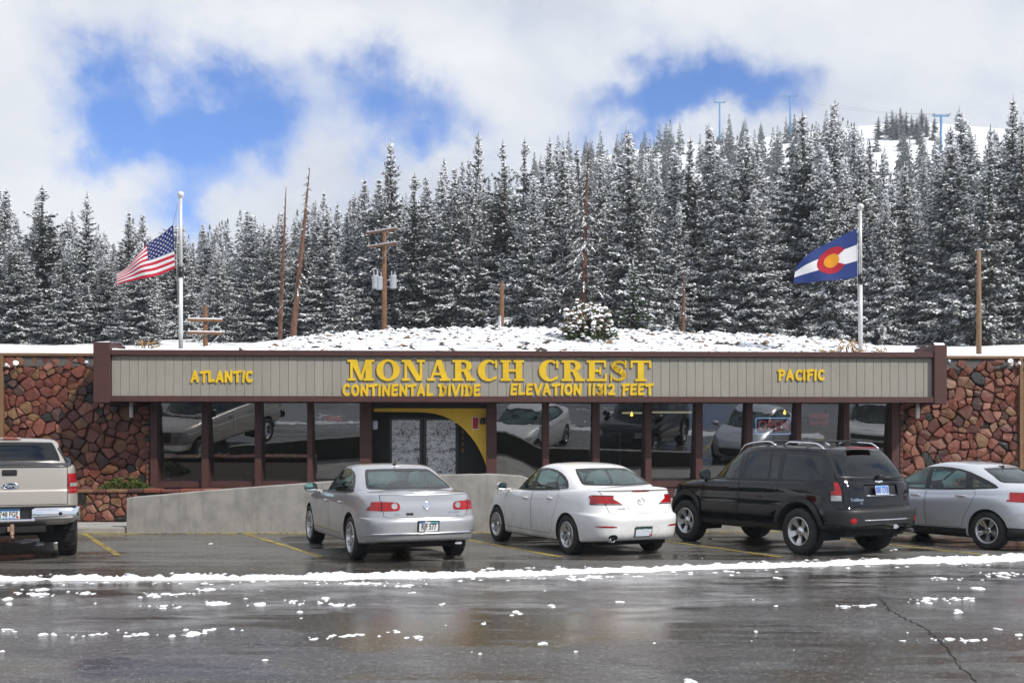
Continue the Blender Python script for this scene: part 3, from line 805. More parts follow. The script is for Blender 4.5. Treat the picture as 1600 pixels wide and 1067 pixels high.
def mazda():
    c = Car('white_sedan', 'white sedan with a small boot spoiler and dark-rimmed tail lights', 'car', M_white, 'cars parked nose-in before the lodge')
    lo = [
        ([(-2.3, .27), (-1.3, .20), (1.3, .19), (2.2, .22)], -2.10, 2.10, .78, 6, 4),
        ([(-2.3, .285), (-1.3, .215), (1.3, .205), (2.2, .24)], -2.20, 2.17, .835, 6, 4),
        ([(-2.3, .36), (-1.3, .29), (1.3, .28), (2.2, .31)], -2.265, 2.23, .862, 6, 4),
        ([(-2.3, .50), (-1.3, .40), (1.3, .40), (2.2, .42)], -2.292, 2.27, .872, 6, 4),
        ([(-2.3, .60), (-1.3, .55), (1.3, .55), (2.2, .52)], -2.31, 2.275, .877, 6, 4),
        ([(-2.3, .655), (-1.3, .66), (1.3, .65), (2.2, .60)], -2.295, 2.26, .877, 6, 4),
        ([(-2.3, .68), (-1.3, .72), (1.3, .70), (2.2, .64)], -2.235, 2.23, .875, 5.6, 4),
        ([(-2.3, .80), (-1.3, .83), (1.3, .79), (2.2, .70)], -2.215, 2.16, .868, 5.2, 4),
        ([(-2.3, .94), (-1.3, .945), (-.2, .915), (1.3, .86), (2.2, .745)], -2.20, 2.06, .846, 5.0, 4),
        ([(-2.3, 1.035), (-1.3, 1.02), (-.2, .975), (1.2, .925), (2.2, .77)], -2.195, 1.97, .815, 4.8, 3.8),
        ([(-2.3, 1.075), (-1.3, 1.05), (-.2, 1.00), (1.2, .955), (2.2, .79)], -2.225, 1.88, .775, 4.8, 3.6),
        ([(-2.3, 1.095), (-1.3, 1.065), (-.2, 1.01), (1.2, .97), (2.2, .81)], -2.205, 1.78, .715, 4.8, 3.4)]
    c.shell(lo, crown=.035, hole=(-1.55, .95, .68, .8))
    gh = [
        ([(-1.9, 1.04), (0, .96), (1.25, .93)], -1.92, 1.34, .815, 4.2, 2.8, .13, .3),
        ([(-1.9, 1.10), (0, 1.03), (1.25, .985)], -1.80, 1.20, .800, 4.2, 2.8, .13, .3),
        ([(-1.5, 1.23), (-.3, 1.22), (.9, 1.17)], -1.46, .82, .728, 4.4, 3.0, .12, .25),
        ([(-1.2, 1.345), (-.3, 1.385), (.5, 1.32)], -1.12, .42, .632, 4.6, 3.4, .10, .18),
        ([(-1.1, 1.385), (-.3, 1.435), (.35, 1.37)], -.98, .25, .575, 4.2, 3.4, .09, .14),
        ([(-1.0, 1.405), (-.3, 1.455), (.2, 1.405)], -.88, .14, .50, 4.0, 3.2, .08, .12)]
    c.shell(gh, N=100, sub=6, crown=.022)
    c.finish_shell()
    c.arch(1.32, .32, .362); c.arch(-1.32, .32, .362)
    dlo = chaikin([(1.0, .975), (.86, 1.10), (.46, 1.29), (.1, 1.365), (-.35, 1.385), (-.75, 1.335), (-1.08, 1.22), (-1.24, 1.09), (-1.20, 1.055), (-.2, 1.0)], 1)
    pf = [(.86, 1.01), (.80, 1.075), (.45, 1.255), (.10, 1.335), (.02, 1.345), (-.02, 1.025)]
    pr = [(-.12, 1.03), (-.09, 1.35), (-.36, 1.352), (-.70, 1.305), (-.76, 1.285), (-.86, 1.055)]
    pq = [(-.90, 1.057), (-.80, 1.27), (-1.04, 1.185), (-1.165, 1.085), (-1.14, 1.07)]
    glazing(c, dlo, [pf, pr, pq], M_glass, filt=lambda q: q.z > .965)
    rg = chaikin([(-.62, 1.115), (.62, 1.115), (.655, 1.15), (.53, 1.35), (.46, 1.388), (-.46, 1.388), (-.53, 1.35), (-.655, 1.15)], 1)
    glazing(c, rg, [inset(rg, .03)], M_glass, 'x', (-1,), 'rear_window', .2, lambda q: q.x < -.7)
    ws = chaikin([(-.68, 1.0), (.68, 1.0), (.53, 1.36), (-.53, 1.36)], 1)
    glazing(c, ws, [inset(ws, .03)], M_glass, 'x', (1,), 'windshield', .2, lambda q: q.x < 1.3)
    hs = []
    for sg in (1, -1):
        fl = lambda q: q.z < 1.045
        k1 = c.panel('door', [(.93, .32), (.98, .60), (.95, .90), (.84, .985), (-.06, .995), (-.08, .30)], 'y', sg, filt=fl)
        k2 = c.panel('door', [(-.095, .30), (-.075, .995), (-.99, 1.04), (-1.02, .90), (-.95, .70), (-.86, .58), (-.80, .34), (-.76, .30)], 'y', sg, filt=fl)
        hs.append((k1, k2, sg))
        k = c.piece('tail_light', M_trim, .004)
        out = [(sg * .335, .832), (sg * .90, .832), (sg * .90, .985), (sg * .74, .985), (sg * .60, .968), (sg * .50, .935), (sg * .41, .885)]
        side = [(-2.32, .832), (-2.02, .84), (-1.90, .905), (-1.845, .965), (-1.92, .985), (-2.32, .985)]
        a = c.cut(out, 'x', -1, k, nmin=.02, filt=lambda q: q.x < -1.9)
        b = c.cut(side, 'y', sg, k, nmin=.3, filt=lambda q: q.x < -1.8)
        wi = lambda: [f for f in c.bm.faces if f[c.pid] == k]
        kr = c.piece('red_lens', M_red, .007, k)
        c.cut(inset(side, .014), 'y', sg, kr, within=wi())
        kr2 = c.piece('red_lens', M_red, .007, k)
        c.cut([(sg * .70, .846), (sg * .93, .846), (sg * .93, .968), (sg * .755, .968)], 'x', -1, kr2, within=wi())
        kc = c.piece('reverse_lens', M_clearlens, .007, k)
        c.cut(inset([(sg * .345, .832), (sg * .605, .832), (sg * .605, .968), (sg * .50, .935), (sg * .41, .885)], .013), 'x', -1, kc, within=wi())
        kd = c.piece('clear_lens', M_clearlens, .007, k)
        c.cut(inset([(sg * .612, .835), (sg * .70, .835), (sg * .755, .982), (sg * .612, .965)], .010), 'x', -1, kd, within=wi())
        kf = c.piece('reflector', M_red, .004)
        c.cut(chaikin([(sg * .47, .478), (sg * .76, .486), (sg * .76, .508), (sg * .50, .508)], 1), 'x', -1, kf, nmin=.03, filt=lambda q: q.x < -1.9)
        kh = c.piece('headlight', M_clearlens, .004)
        c.cut(chaikin([(sg * .42, .60), (sg * .80, .66), (sg * .79, .79), (sg * .62, .75)], 1), 'x', 1, kh, nmin=.05, filt=lambda q: q.x > 1.6)
    lid = [(-.52, .69), (.52, .69), (.57, .72), (.605, .83), (.62, .955), (.66, 1.06), (-.66, 1.06), (-.62, .955), (-.605, .83), (-.57, .72)]
    kl = c.piece('shut_line', M_gap, -.004)
    w = c.cut(lid, 'x', -1, None, nmin=.1, filt=lambda q: q.x < -1.9)
    w = [f for f in w if f[c.pid] == 0]
    for f in w: f[c.pid] = kl
    kt = c.piece('trunk_lid', M_white, 0)
    c.cut(inset(lid, .007), 'x', -1, kt, within=w)
    kb = c.piece('brake_light', M_red, .004, kt)
    c.cut(chaikin([(-.16, 1.035), (.16, 1.035), (.17, 1.05), (0, 1.056), (-.17, 1.05)], 1), 'x', -1, kb, within=[f for f in c.bm.faces if f[c.pid] == kt])
    kg = c.piece('grille', M_trim, .003)
    c.cut(chaikin([(-.5, .30), (.5, .30), (.62, .52), (-.62, .52)], 1), 'x', 1, kg, nmin=.05)
    kp = c.piece('plate_recess', M_white, -.003)
    c.cut(chaikin([(-.24, .315), (.24, .315), (.33, .50), (-.33, .50)], 1), 'x', -1, kp, nmin=.1, filt=lambda q: q.x < -2.0)
    o = c.build()
    for k1, k2, sg in hs:
        c.handle(.14, .855, sg, o[k1], M_white, .18); c.handle(-.74, .885, sg, o[k2], M_white, .18)
    c.plate(.41, '624-TDM', MATS['plate_green'], MATS['plate_white'], off=.008, sticker=[(.135, -.06, .022, MATS['sticker_red'])],
            bands=[(-.148, .148, -.072, .036, MATS['plate_pale'])], size=.078)
    c.mirror(.86, 1.03, 1, .20, .15); c.mirror(.86, 1.03, -1, .20, .15)
    M = c.surf(0, .885)
    bm = bmesh.new()
    ring = [((.062 * math.cos(a), .05 * math.sin(a), .006)) for a in [2 * PI * k / 28 for k in range(29)]]
    add_tube(bm, ring, .006, 6, cap=False)
    add_tube(bm, [(-.055, .022, .007), (-.02, .016, .009), (0, -.012, .009), (.02, .016, .009), (.055, .022, .007)], .006, 6)
    b = bm_obj('badge', bm, M_chrome, o[kt], True); b.matrix_local = M
    text_obj('badge_lettering', 'mazda', .05, M_chrome, o[kt], c.surf(.36, .775) @ Matrix.Translation((0, 0, .004)), .002)
    text_obj('badge_lettering', '3', .06, M_chrome, o[kt], c.surf(.235, .775) @ Matrix.Translation((0, 0, .004)), .002)
    bm = bmesh.new(); add_lathe(bm, [(.045, -.12), (.045, 0), (.038, 0), (.036, -.11)], 'x', 18)
    b = bm_obj('exhaust_pipe', bm, [M_chrome], c.root); b.rotation_euler = (0, 0, PI); b.location = (-2.20, .52, .29)
    bm = bmesh.new(); add_prism(bm, circle(0, 0, .075, 18, .055), .001, .003); b = bm_obj('exhaust_cutout', bm, M_gap, c.root); b.matrix_local = c.surf(.52, .325)
    c.box_in('underbody', -1.85, 1.8, -.70, .70, .17, .36, M_under)
    c.seats([(.15, (.37, -.37), .5), (-.80, (0,), 1.2)], M_inter, .28, .62); c.dash(.85, .37, .92, .66, M_interd)
    box('parcel_shelf', -1.6, -.95, -.64, .64, .98, 1.01, M_interd, c.root)
    c.wheels((1.32, -1.32), 1.53, .317, .205, .205, st_single(7, .05, .075, .9))
    return c

def focus():
    c = Car('blue_grey_sedan', 'blue-grey silver sedan half hidden by the black SUV at the stone wall', 'car', M_steel, 'cars parked nose-in before the lodge')
    lo = [
        ([(-2.3, .30), (-1.3, .20), (1.3, .19), (2.2, .22)], -2.06, 2.12, .80, 5.6, 4),
        ([(-2.3, .32), (-1.3, .215), (1.3, .205), (2.2, .24)], -2.14, 2.18, .855, 5.6, 4),
        ([(-2.3, .36), (-1.3, .29), (1.3, .28), (2.2, .31)], -2.18, 2.22, .880, 5.6, 4),
        ([(-2.3, .42), (-1.3, .35), (1.3, .34), (2.2, .36)], -2.20, 2.24, .872, 5.6, 4),
        ([(-2.3, .50), (-1.3, .45), (1.3, .44), (2.2, .44)], -2.215, 2.25, .885, 5.6, 4),
        ([(-2.3, .64), (-1.3, .62), (1.3, .60), (2.2, .55)], -2.225, 2.25, .905, 5.6, 4),
        ([(-2.3, .74), (-1.3, .76), (1.3, .72), (2.2, .64)], -2.19, 2.21, .905, 5.4, 4),
        ([(-2.3, .87), (-1.3, .88), (-.2, .85), (1.3, .82), (2.2, .72)], -2.15, 2.12, .887, 5.0, 4),
        ([(-2.3, .905), (-1.3, .915), (-.2, .88), (1.3, .85), (2.2, .735)], -2.14, 2.09, .872, 5.0, 4),
        ([(-2.3, 1.01), (-1.3, 1.00), (-.2, .955), (1.2, .92), (2.2, .77)], -2.12, 1.98, .843, 4.8, 3.8),
        ([(-2.3, 1.06), (-1.3, 1.035), (-.2, .985), (1.2, .955), (2.2, .80)], -2.13, 1.88, .80, 4.6, 3.6),
        ([(-2.3, 1.085), (-1.3, 1.055), (-.2, 1.00), (1.2, .975), (2.2, .82)], -2.10, 1.76, .73, 4.6, 3.4)]
    c.shell(lo, crown=.035, hole=(-1.55, .95, .68, .8))
    gh = [
        ([(-1.9, 1.05), (0, .945), (1.25, .93)], -1.93, 1.40, .838, 4.0, 2.8, .13, .3),
        ([(-1.9, 1.10), (0, 1.01), (1.25, .985)], -1.84, 1.26, .822, 4.0, 2.8, .13, .3),
        ([(-1.5, 1.235), (-.3, 1.22), (.9, 1.17)], -1.48, .84, .745, 4.2, 3.0, .12, .25),
        ([(-1.2, 1.34), (-.3, 1.385), (.5, 1.32)], -1.14, .42, .645, 4.4, 3.4, .10, .18),
        ([(-1.1, 1.375), (-.3, 1.437), (.35, 1.37)], -1.00, .25, .585, 4.2, 3.4, .09, .14),
        ([(-1.0, 1.395), (-.3, 1.46), (.2, 1.405)], -.90, .14, .51, 4.0, 3.2, .08, .12)]
    c.shell(gh, N=100, sub=6, crown=.022)
    c.finish_shell()
    c.arch(1.324, .325, .368); c.arch(-1.324, .325, .368)
    dlo = chaikin([(1.08, .965), (.9, 1.11), (.48, 1.30), (.1, 1.375), (-.35, 1.392), (-.78, 1.335), (-1.18, 1.20), (-1.48, 1.065), (-1.42, 1.03), (-.2, .985)], 1)
    pf = [(.92, 1.0), (.84, 1.085), (.47, 1.262), (.10, 1.342), (.0, 1.352), (-.03, 1.005)]
    pr = [(-.13, 1.01), (-.10, 1.356), (-.36, 1.358), (-.72, 1.31), (-.80, 1.285), (-.88, 1.04)]
    pq = [(-1.0, 1.047), (-.96, 1.225), (-1.16, 1.155), (-1.36, 1.065)]
    glazing(c, dlo, [pf, pr, pq], M_glass, filt=lambda q: q.z > .95)
    rg = chaikin([(-.64, 1.125), (.64, 1.125), (.675, 1.16), (.54, 1.34), (.47, 1.378), (-.47, 1.378), (-.54, 1.34), (-.675, 1.16)], 1)
    glazing(c, rg, [inset(rg, .03)], M_glass, 'x', (-1,), 'rear_window', .2, lambda q: q.x < -.7)
    ws = chaikin([(-.68, 1.0), (.68, 1.0), (.53, 1.36), (-.53, 1.36)], 1)
    glazing(c, ws, [inset(ws, .03)], M_glass, 'x', (1,), 'windshield', .2, lambda q: q.x < 1.3)
    hs = []
    ksk = c.piece('sill_cladding', M_trim, .003)
    for sg in (1, -1):
        c.cut([(-.92, .15), (.92, .15), (.92, .325), (-.92, .335)], 'y', sg, ksk, nmin=.02)
        c.cut([(-2.4, .15), (-1.68, .15), (-1.68, .385), (-2.4, .40)], 'y', sg, ksk, nmin=.3)
    c.cut([(-.9, .15), (.9, .15), (.9, .395), (-.9, .395)], 'x', -1, ksk, nmin=.02)
    for sg in (1, -1):
        fl = lambda q: q.z < 1.02
        k1 = c.panel('door', [(.98, .345), (1.0, .60), (.97, .90), (.88, .955), (-.06, .978), (-.08, .345)], 'y', sg, filt=fl)
        k2 = c.panel('door', [(-.095, .345), (-.075, .978), (-1.06, 1.015), (-1.10, .93), (-1.02, .74), (-.86, .50), (-.82, .345)], 'y', sg, filt=fl)
        hs.append((k1, k2, sg))
        k = c.piece('tail_light', M_red, .006)
        c.cut(chaikin([(sg * .60, .955), (sg * .64, .85), (sg * .72, .82), (sg * .92, .84), (sg * .92, .985), (sg * .75, .985)], 0), 'x', -1, k, nmin=.02, filt=lambda q: q.x < -1.7)
        c.cut([(-2.4, .985), (-1.70, .985), (-1.72, .955), (-1.88, .915), (-1.965, .875), (-2.02, .82), (-2.4, .815)], 'y', sg, k, nmin=.25, filt=lambda q: q.x < -1.6)
        kc = c.piece('clear_lens', M_clearlens, .010, k)
        c.cut([(-2.4, .945), (-1.93, .945), (-2.03, .885), (-2.4, .86)], 'y', sg, kc, within=[f for f in c.bm.faces if f[c.pid] == k])
        kh = c.piece('headlight', M_clearlens, .004)
        c.cut(chaikin([(sg * .42, .62), (sg * .82, .70), (sg * .80, .82), (sg * .62, .77)], 1), 'x', 1, kh, nmin=.05, filt=lambda q: q.x > 1.5)
    kg = c.piece('grille', M_trim, .003)
    c.cut(chaikin([(-.42, .32), (.42, .32), (.56, .55), (-.56, .55)], 1), 'x', 1, kg, nmin=.05)
    c.panel('trunk_lid', [(-.54, .66), (.54, .66), (.56, .80), (.64, 1.055), (-.64, 1.055), (-.56, .80)], 'x', -1, nmin=.1, filt=lambda q: q.x < -1.9)
    o = c.build()
    for k1, k2, sg in hs:
        c.handle(.14, .865, sg, o[k1], M_steel, .21); c.handle(-.82, .885, sg, o[k2], M_steel, .21)
    c.mirror(.88, 1.02, 1, .20, .15); c.mirror(.88, 1.02, -1, .20, .15)
    hp, n = c.hit((-.98, 0, 3), (0, 0, -1))
    bm = bmesh.new(); add_prism(bm, [(-.05, -.02), (.05, -.012), (.05, .012), (-.05, .02)], -.01, .02); add_tube(bm, [(-.02, 0, .015), (-.16, 0, .16)], [.006, .003], 6)
    b = bm_obj('antenna', bm, M_trim, c.root); b.location = hp
    c.box_in('underbody', -1.8, 1.8, -.72, .72, .17, .36, M_under)
    c.seats([(.15, (.37, -.37), .5), (-.80, (0,), 1.2)], M_interd, .28, .62); c.dash(.9, .37, .92, .66, M_interd)
    box('parcel_shelf', -1.6, -.95, -.64, .64, .98, 1.01, M_interd, c.root)
    c.wheels((1.324, -1.324), 1.56, .322, .215, .212, st_pairs(5, .034, .15, .5))
    return c

def suv(mat=None, name='black_suv', label='black SUV with roof rails and heavily tinted rear windows', plate=True):
    mat = mat or M_black
    c = Car(name, label, 'suv', mat, 'cars parked nose-in before the lodge')
    lo = [
        ([(-2.5, .46), (-1.4, .36), (1.4, .35), (2.3, .36)], -2.30, 2.16, .82, 8, 5, .05, .14),
        ([(-2.5, .48), (-1.4, .375), (1.4, .365), (2.3, .38)], -2.42, 2.24, .89, 8, 5, .06, .14),
        ([(-2.5, .545), (-1.4, .45), (1.4, .44), (2.3, .46)], -2.47, 2.29, .925, 8, 5, .07, .14),
        ([(-2.5, .60), (-1.4, .54), (1.4, .53), (2.3, .54)], -2.475, 2.30, .935, 8, 5, .07, .14),
        ([(-2.5, .70), (-1.4, .66), (1.4, .64), (2.3, .62)], -2.475, 2.29, .943, 8, 5, .07, .14),
        ([(-2.5, .762), (-1.4, .76), (1.4, .74), (2.3, .72)], -2.455, 2.26, .940, 8, 5, .07, .14),
        ([(-2.5, .775), (-1.4, .78), (1.4, .76), (2.3, .74)], -2.36, 2.25, .938, 8, 5, .05, .14),
        ([(-2.5, .86), (-1.4, .86), (1.4, .84), (2.3, .80)], -2.335, 2.23, .925, 8, 5, .05, .14),
        ([(-2.5, 1.00), (-1.4, 1.00), (1.4, .97), (2.3, .90)], -2.325, 2.19, .920, 8, 5, .05, .14),
        ([(-2.5, 1.13), (-1.4, 1.12), (0, 1.10), (1.4, 1.055), (2.3, .98)], -2.30, 2.13, .905, 8, 5, .05, .14),
        ([(-2.5, 1.185), (-1.4, 1.17), (0, 1.15), (1.3, 1.10), (2.3, 1.02)], -2.27, 2.06, .885, 7.5, 4.6, .05, .14),
        ([(-2.5, 1.215), (-1.4, 1.195), (0, 1.175), (1.3, 1.13), (2.3, 1.045)], -2.22, 1.96, .84, 7, 4.4, .05, .14)]
    c.shell(lo, crown=.03, hole=(-2.15, 1.0, .74, .9))
    gh = [
        ([(-2.3, 1.16), (0, 1.13), (1.3, 1.09)], -2.285, 1.30, .882, 8, 3.4, .07, .2),
        ([(-2.3, 1.235), (0, 1.20), (1.3, 1.15)], -2.25, 1.20, .865, 8, 3.4, .07, .2),
        ([(-2.2, 1.46), (0, 1.45), (.9, 1.42)], -2.115, .82, .800, 7.5, 3.8, .09, .16),
        ([(-2.0, 1.64), (-.4, 1.665), (.6, 1.61)], -1.955, .50, .735, 7, 4.2, .10, .14),
        ([(-1.9, 1.705), (-.4, 1.735), (.5, 1.68)], -1.86, .38, .69, 6.5, 4.2, .10, .12),
        ([(-1.9, 1.73), (-.4, 1.765), (.4, 1.715)], -1.77, .30, .62, 6, 4, .09, .1)]
    c.shell(gh, N=110, sub=6, crown=.015)
    c.finish_shell()
    c.arch(1.435, .40, .46); c.arch(-1.435, .40, .46)
    fl = lambda q: q.z > 1.13
    dlo = chaikin([(.98, 1.165), (.90, 1.24), (.50, 1.55), (.30, 1.645), (-.6, 1.675), (-1.75, 1.655), (-1.92, 1.60), (-2.06, 1.30), (-2.05, 1.20), (-.2, 1.185)], 1)
    pf = [(.86, 1.20), (.83, 1.25), (.46, 1.535), (.30, 1.615), (.12, 1.625), (.08, 1.205)]
    pr = [(-.08, 1.21), (-.05, 1.632), (-.62, 1.642), (-.66, 1.215)]; pr2 = [(-.70, 1.215), (-.66, 1.64), (-.86, 1.64), (-.90, 1.217)]
    pq = [(-1.0, 1.22), (-.97, 1.64), (-1.70, 1.62), (-1.82, 1.60), (-1.90, 1.25), (-1.86, 1.225)]
    glazing(c, dlo, [pf, pr, pr2, pq], [M_glass, M_privacy, M_privacy, M_privacy], filt=fl)
    rg = chaikin([(-.72, 1.255), (.72, 1.255), (.76, 1.30), (.66, 1.64), (.60, 1.69), (-.60, 1.69), (-.66, 1.64), (-.76, 1.30)], 1)
    glazing(c, rg, [inset(rg, .02)], M_privacy, 'x', (-1,), 'rear_window', .2, lambda q: q.x < -1.6)
    ws = chaikin([(-.76, 1.17), (.76, 1.17), (.64, 1.62), (-.64, 1.62)], 1)
    glazing(c, ws, [inset(ws, .03)], M_glass, 'x', (1,), 'windshield', .2, lambda q: q.x < 1.3)
    hs = []
    for sg in (1, -1):
        f2 = lambda q: q.z < 1.2
        k1 = c.panel('door', [(.98, .47), (1.0, .62), (.96, 1.16), (.02, 1.175), (.0, .47)], 'y', sg, filt=f2)
        k2 = c.panel('door', [(-.015, .47), (.005, 1.175), (-.96, 1.185), (-.98, .90), (-.90, .66), (-.88, .47)], 'y', sg, filt=f2)
        hs.append((k1, k2, sg))
        for ax in (1.435, -1.435):
            kc = c.piece('fender_flare', M_plastic if mat is M_black else mat, .022)
            rg_ = c.cut(circle(ax, .40, .55, 28), 'y', sg, None, nmin=.2, filt=lambda q: q.z > .5)
            for f in rg_:
                if f[c.pid] == 0: f[c.pid] = kc
        k = c.piece('tail_light', M_red, .008)
        c.cut(chaikin([(sg * .77, .995), (sg * .96, .99), (sg * .96, 1.19), (sg * .77, 1.185)], 0), 'x', -1, k, nmin=.03, filt=lambda q: q.x < -2.1)
        c.cut([(-2.5, .92), (-2.24, .91), (-2.20, 1.185), (-2.5, 1.19)], 'y', sg, k, nmin=.3, filt=lambda q: q.x < -2.1)
        k3 = c.piece('reverse_lens', M_clearlens, .008)
        c.cut([(sg * .775, .90), (sg * .97, .90), (sg * .97, .985), (sg * .775, .985)], 'x', -1, k3, nmin=.03, filt=lambda q: q.x < -2.1)
        kr = c.piece('reflector', M_red, .004)
        c.cut(circle(sg * .70, .595, .045, 12), 'x', -1, kr, nmin=.03, filt=lambda q: q.x < -2.2)
        kh = c.piece('headlight', M_clearlens, .004)
        c.cut([(sg * .50, .78), (sg * .90, .80), (sg * .90, .95), (sg * .52, .93)], 'x', 1, kh, nmin=.05, filt=lambda q: q.x > 1.8)
    kt = c.panel('tailgate', [(-.72, .80), (.72, .80), (.755, .86), (.765, 1.20), (.755, 1.235), (-.755, 1.235), (-.765, 1.20), (-.755, .86)], 'x', -1, nmin=.1, filt=lambda q: q.x < -2.2)
    kp = c.piece('plate_recess', M_trim, -.03)
    c.cut([(-.40, .965), (.36, .965), (.36, 1.15), (-.40, 1.15)], 'x', -1, kp, nmin=.1, filt=lambda q: q.x < -2.2)
    kb = c.piece('rear_bumper', M_plastic, .003)
    w = c.cut([(-1, .53), (1, .53), (1, .755), (-1, .755)], 'x', -1, None, nmin=.03, filt=lambda q: q.x < -2.0)
    for f in w:
        if f[c.pid] == 0: f[c.pid] = kb
    kg = c.piece('grille', M_trim, .004)
    c.cut([(-.46, .66), (.46, .66), (.48, .98), (-.48, .98)], 'x', 1, kg, nmin=.05)
    kbar = c.piece('grille_bar', mat, .008)
    c.cut([(-.5, .80), (.5, .80), (.5, .86), (-.5, .86)], 'x', 1, kbar, nmin=.05)
    o = c.build()
    for k1, k2, sg in hs:
        c.handle(.13, 1.03, sg, o[k1], M_trim, .2); c.handle(-.82, 1.04, sg, o[k2], M_trim, .2)
    for sg in (1, -1):
        bm = bmesh.new()
        for (x0, x1) in ((.30, -.62), (-.80, -1.72)):
            pts = []
            for k in range(13):
                t = k / 12; x = x0 + (x1 - x0) * t; hp, n = c.hit((x, sg * .63, 3), (0, 0, -1))
                pts.append((x, sg * .63, hp.z + .065 * min(1, math.sin(PI * t) * 2.4) + .005))
            add_tube(bm, pts, .015, 8)
        bm_obj('roof_rail', bm, M_chrome, c.root, True)
    bm = bmesh.new()
    for x in (-.35, -1.25):
        add_tube(bm, [(x, -.64, 1.81), (x, -.4, 1.835), (x, .4, 1.835), (x, .64, 1.81)], .016, 8)
    bm_obj('roof_crossbar', bm, M_trim, c.root, True)
    hp, n = c.hit((-2.6, 0, 1.70), (1, 0, 0))
    bm = bmesh.new(); add_box(bm, -1.98, -1.84, -.28, .28, 1.722, 1.742, .006); bm_obj('brake_light', bm, M_red, c.root)
    if plate:
        c.plate(1.055, '080 EXB', MATS['plate_pale'], MATS['plate_blue'], [(-.13, .13, .045, .068, MATS['plate_sky'])], off=.03, size=.09)
        text_obj('badge_lettering', 'TrailBlazer', .062, M_chrome, o[kt], c.surf(.53, .915) @ Matrix.Translation((0, 0, .004)), .002)
        text_obj('badge_lettering', 'LT', .045, M_chrome, o[kt], c.surf(.44, .86) @ Matrix.Translation((0, 0, .004)), .002)
    bm = bmesh.new()
    for z, hw in ((.975, .34), (.60, .52)):
        ps = []
        for k in range(9):
            y = -hw + 2 * hw * k / 8; h, n = c.hit((-6, y, z), (1, 0, 0)); ps.append((h.x - .012, y, z))
        add_tube(bm, ps, .011, 6)
    bm_obj('chrome_strip', bm, M_chrome, c.root, True)
    bm = bmesh.new()
    for hw, z, th in ((.80, .765, .012), (.45, .668, .012)):
        ps = []
        for k in range(11):
            y = -hw + 2 * hw * k / 10; h, n = c.hit((-6, y, z - .02), (1, 0, 0)); ps.append((h.x + .03, y, z))
        add_tube(bm, ps, [th] * 11, 6)
    bm_obj('bumper_step', bm, M_plastic, c.root, True)
    h, n = c.hit((-6, -.05, 1.24), (1, 0, 0))
    bm = bmesh.new(); add_box(bm, h.x - .07, h.x + .02, -.09, .03, 1.235, 1.30, .015); add_tube(bm, [(h.x - .05, -.02, 1.25), (h.x - .045, -.35, 1.262), (h.x - .03, -.62, 1.262)], [.013, .012, .008], 6)
    bm_obj('rear_wiper', bm, M_trim, c.root)
    bm = bmesh.new(); add_prism(bm, [(-.09, -.016), (-.03, -.016), (-.03, -.028), (.03, -.028), (.03, -.016), (.09, -.016), (.09, .016), (.03, .016), (.03, .028), (-.03, .028), (-.03, .016), (-.09, .016)], .0, .012)
    b = bm_obj('badge', bm, M_chrome, o[kt]); b.matrix_local = c.surf(0, 1.195)
    bm = bmesh.new(); add_box(bm, -2.62, -2.40, -.04, .04, .46, .53, .008); add_tube(bm, [(-2.6, .0, .5), (-2.66, 0, .5)], .02, 8); bm_obj('tow_hitch', bm, M_chrome if plate else M_plastic, c.root)
    tube('exhaust_pipe', [(-2.1, -.55, .40), (-2.46, -.58, .41)], .035, M_alloy_dark, c.root, 12)
    c.mirror(.92, 1.24, 1, .23, .20, M_trim if mat is M_black else mat); c.mirror(.92, 1.24, -1, .23, .20, M_trim if mat is M_black else mat)
    c.box_in('underbody', -2.2, 2.0, -.66, .66, .33, .52, M_under)
    tube('rear_axle', [(-1.435, -.7, .38), (-1.435, .7, .38)], .05, M_under, c.root, 10)
    c.seats([(.1, (.38, -.38), .5), (-.85, (0,), 1.25)], M_inter, .52, .66); c.dash(.85, .38, 1.13, .68, M_interd)
    c.wheels((1.435, -1.435), 1.62, .375, .245, .225, st_wide5)
    return c

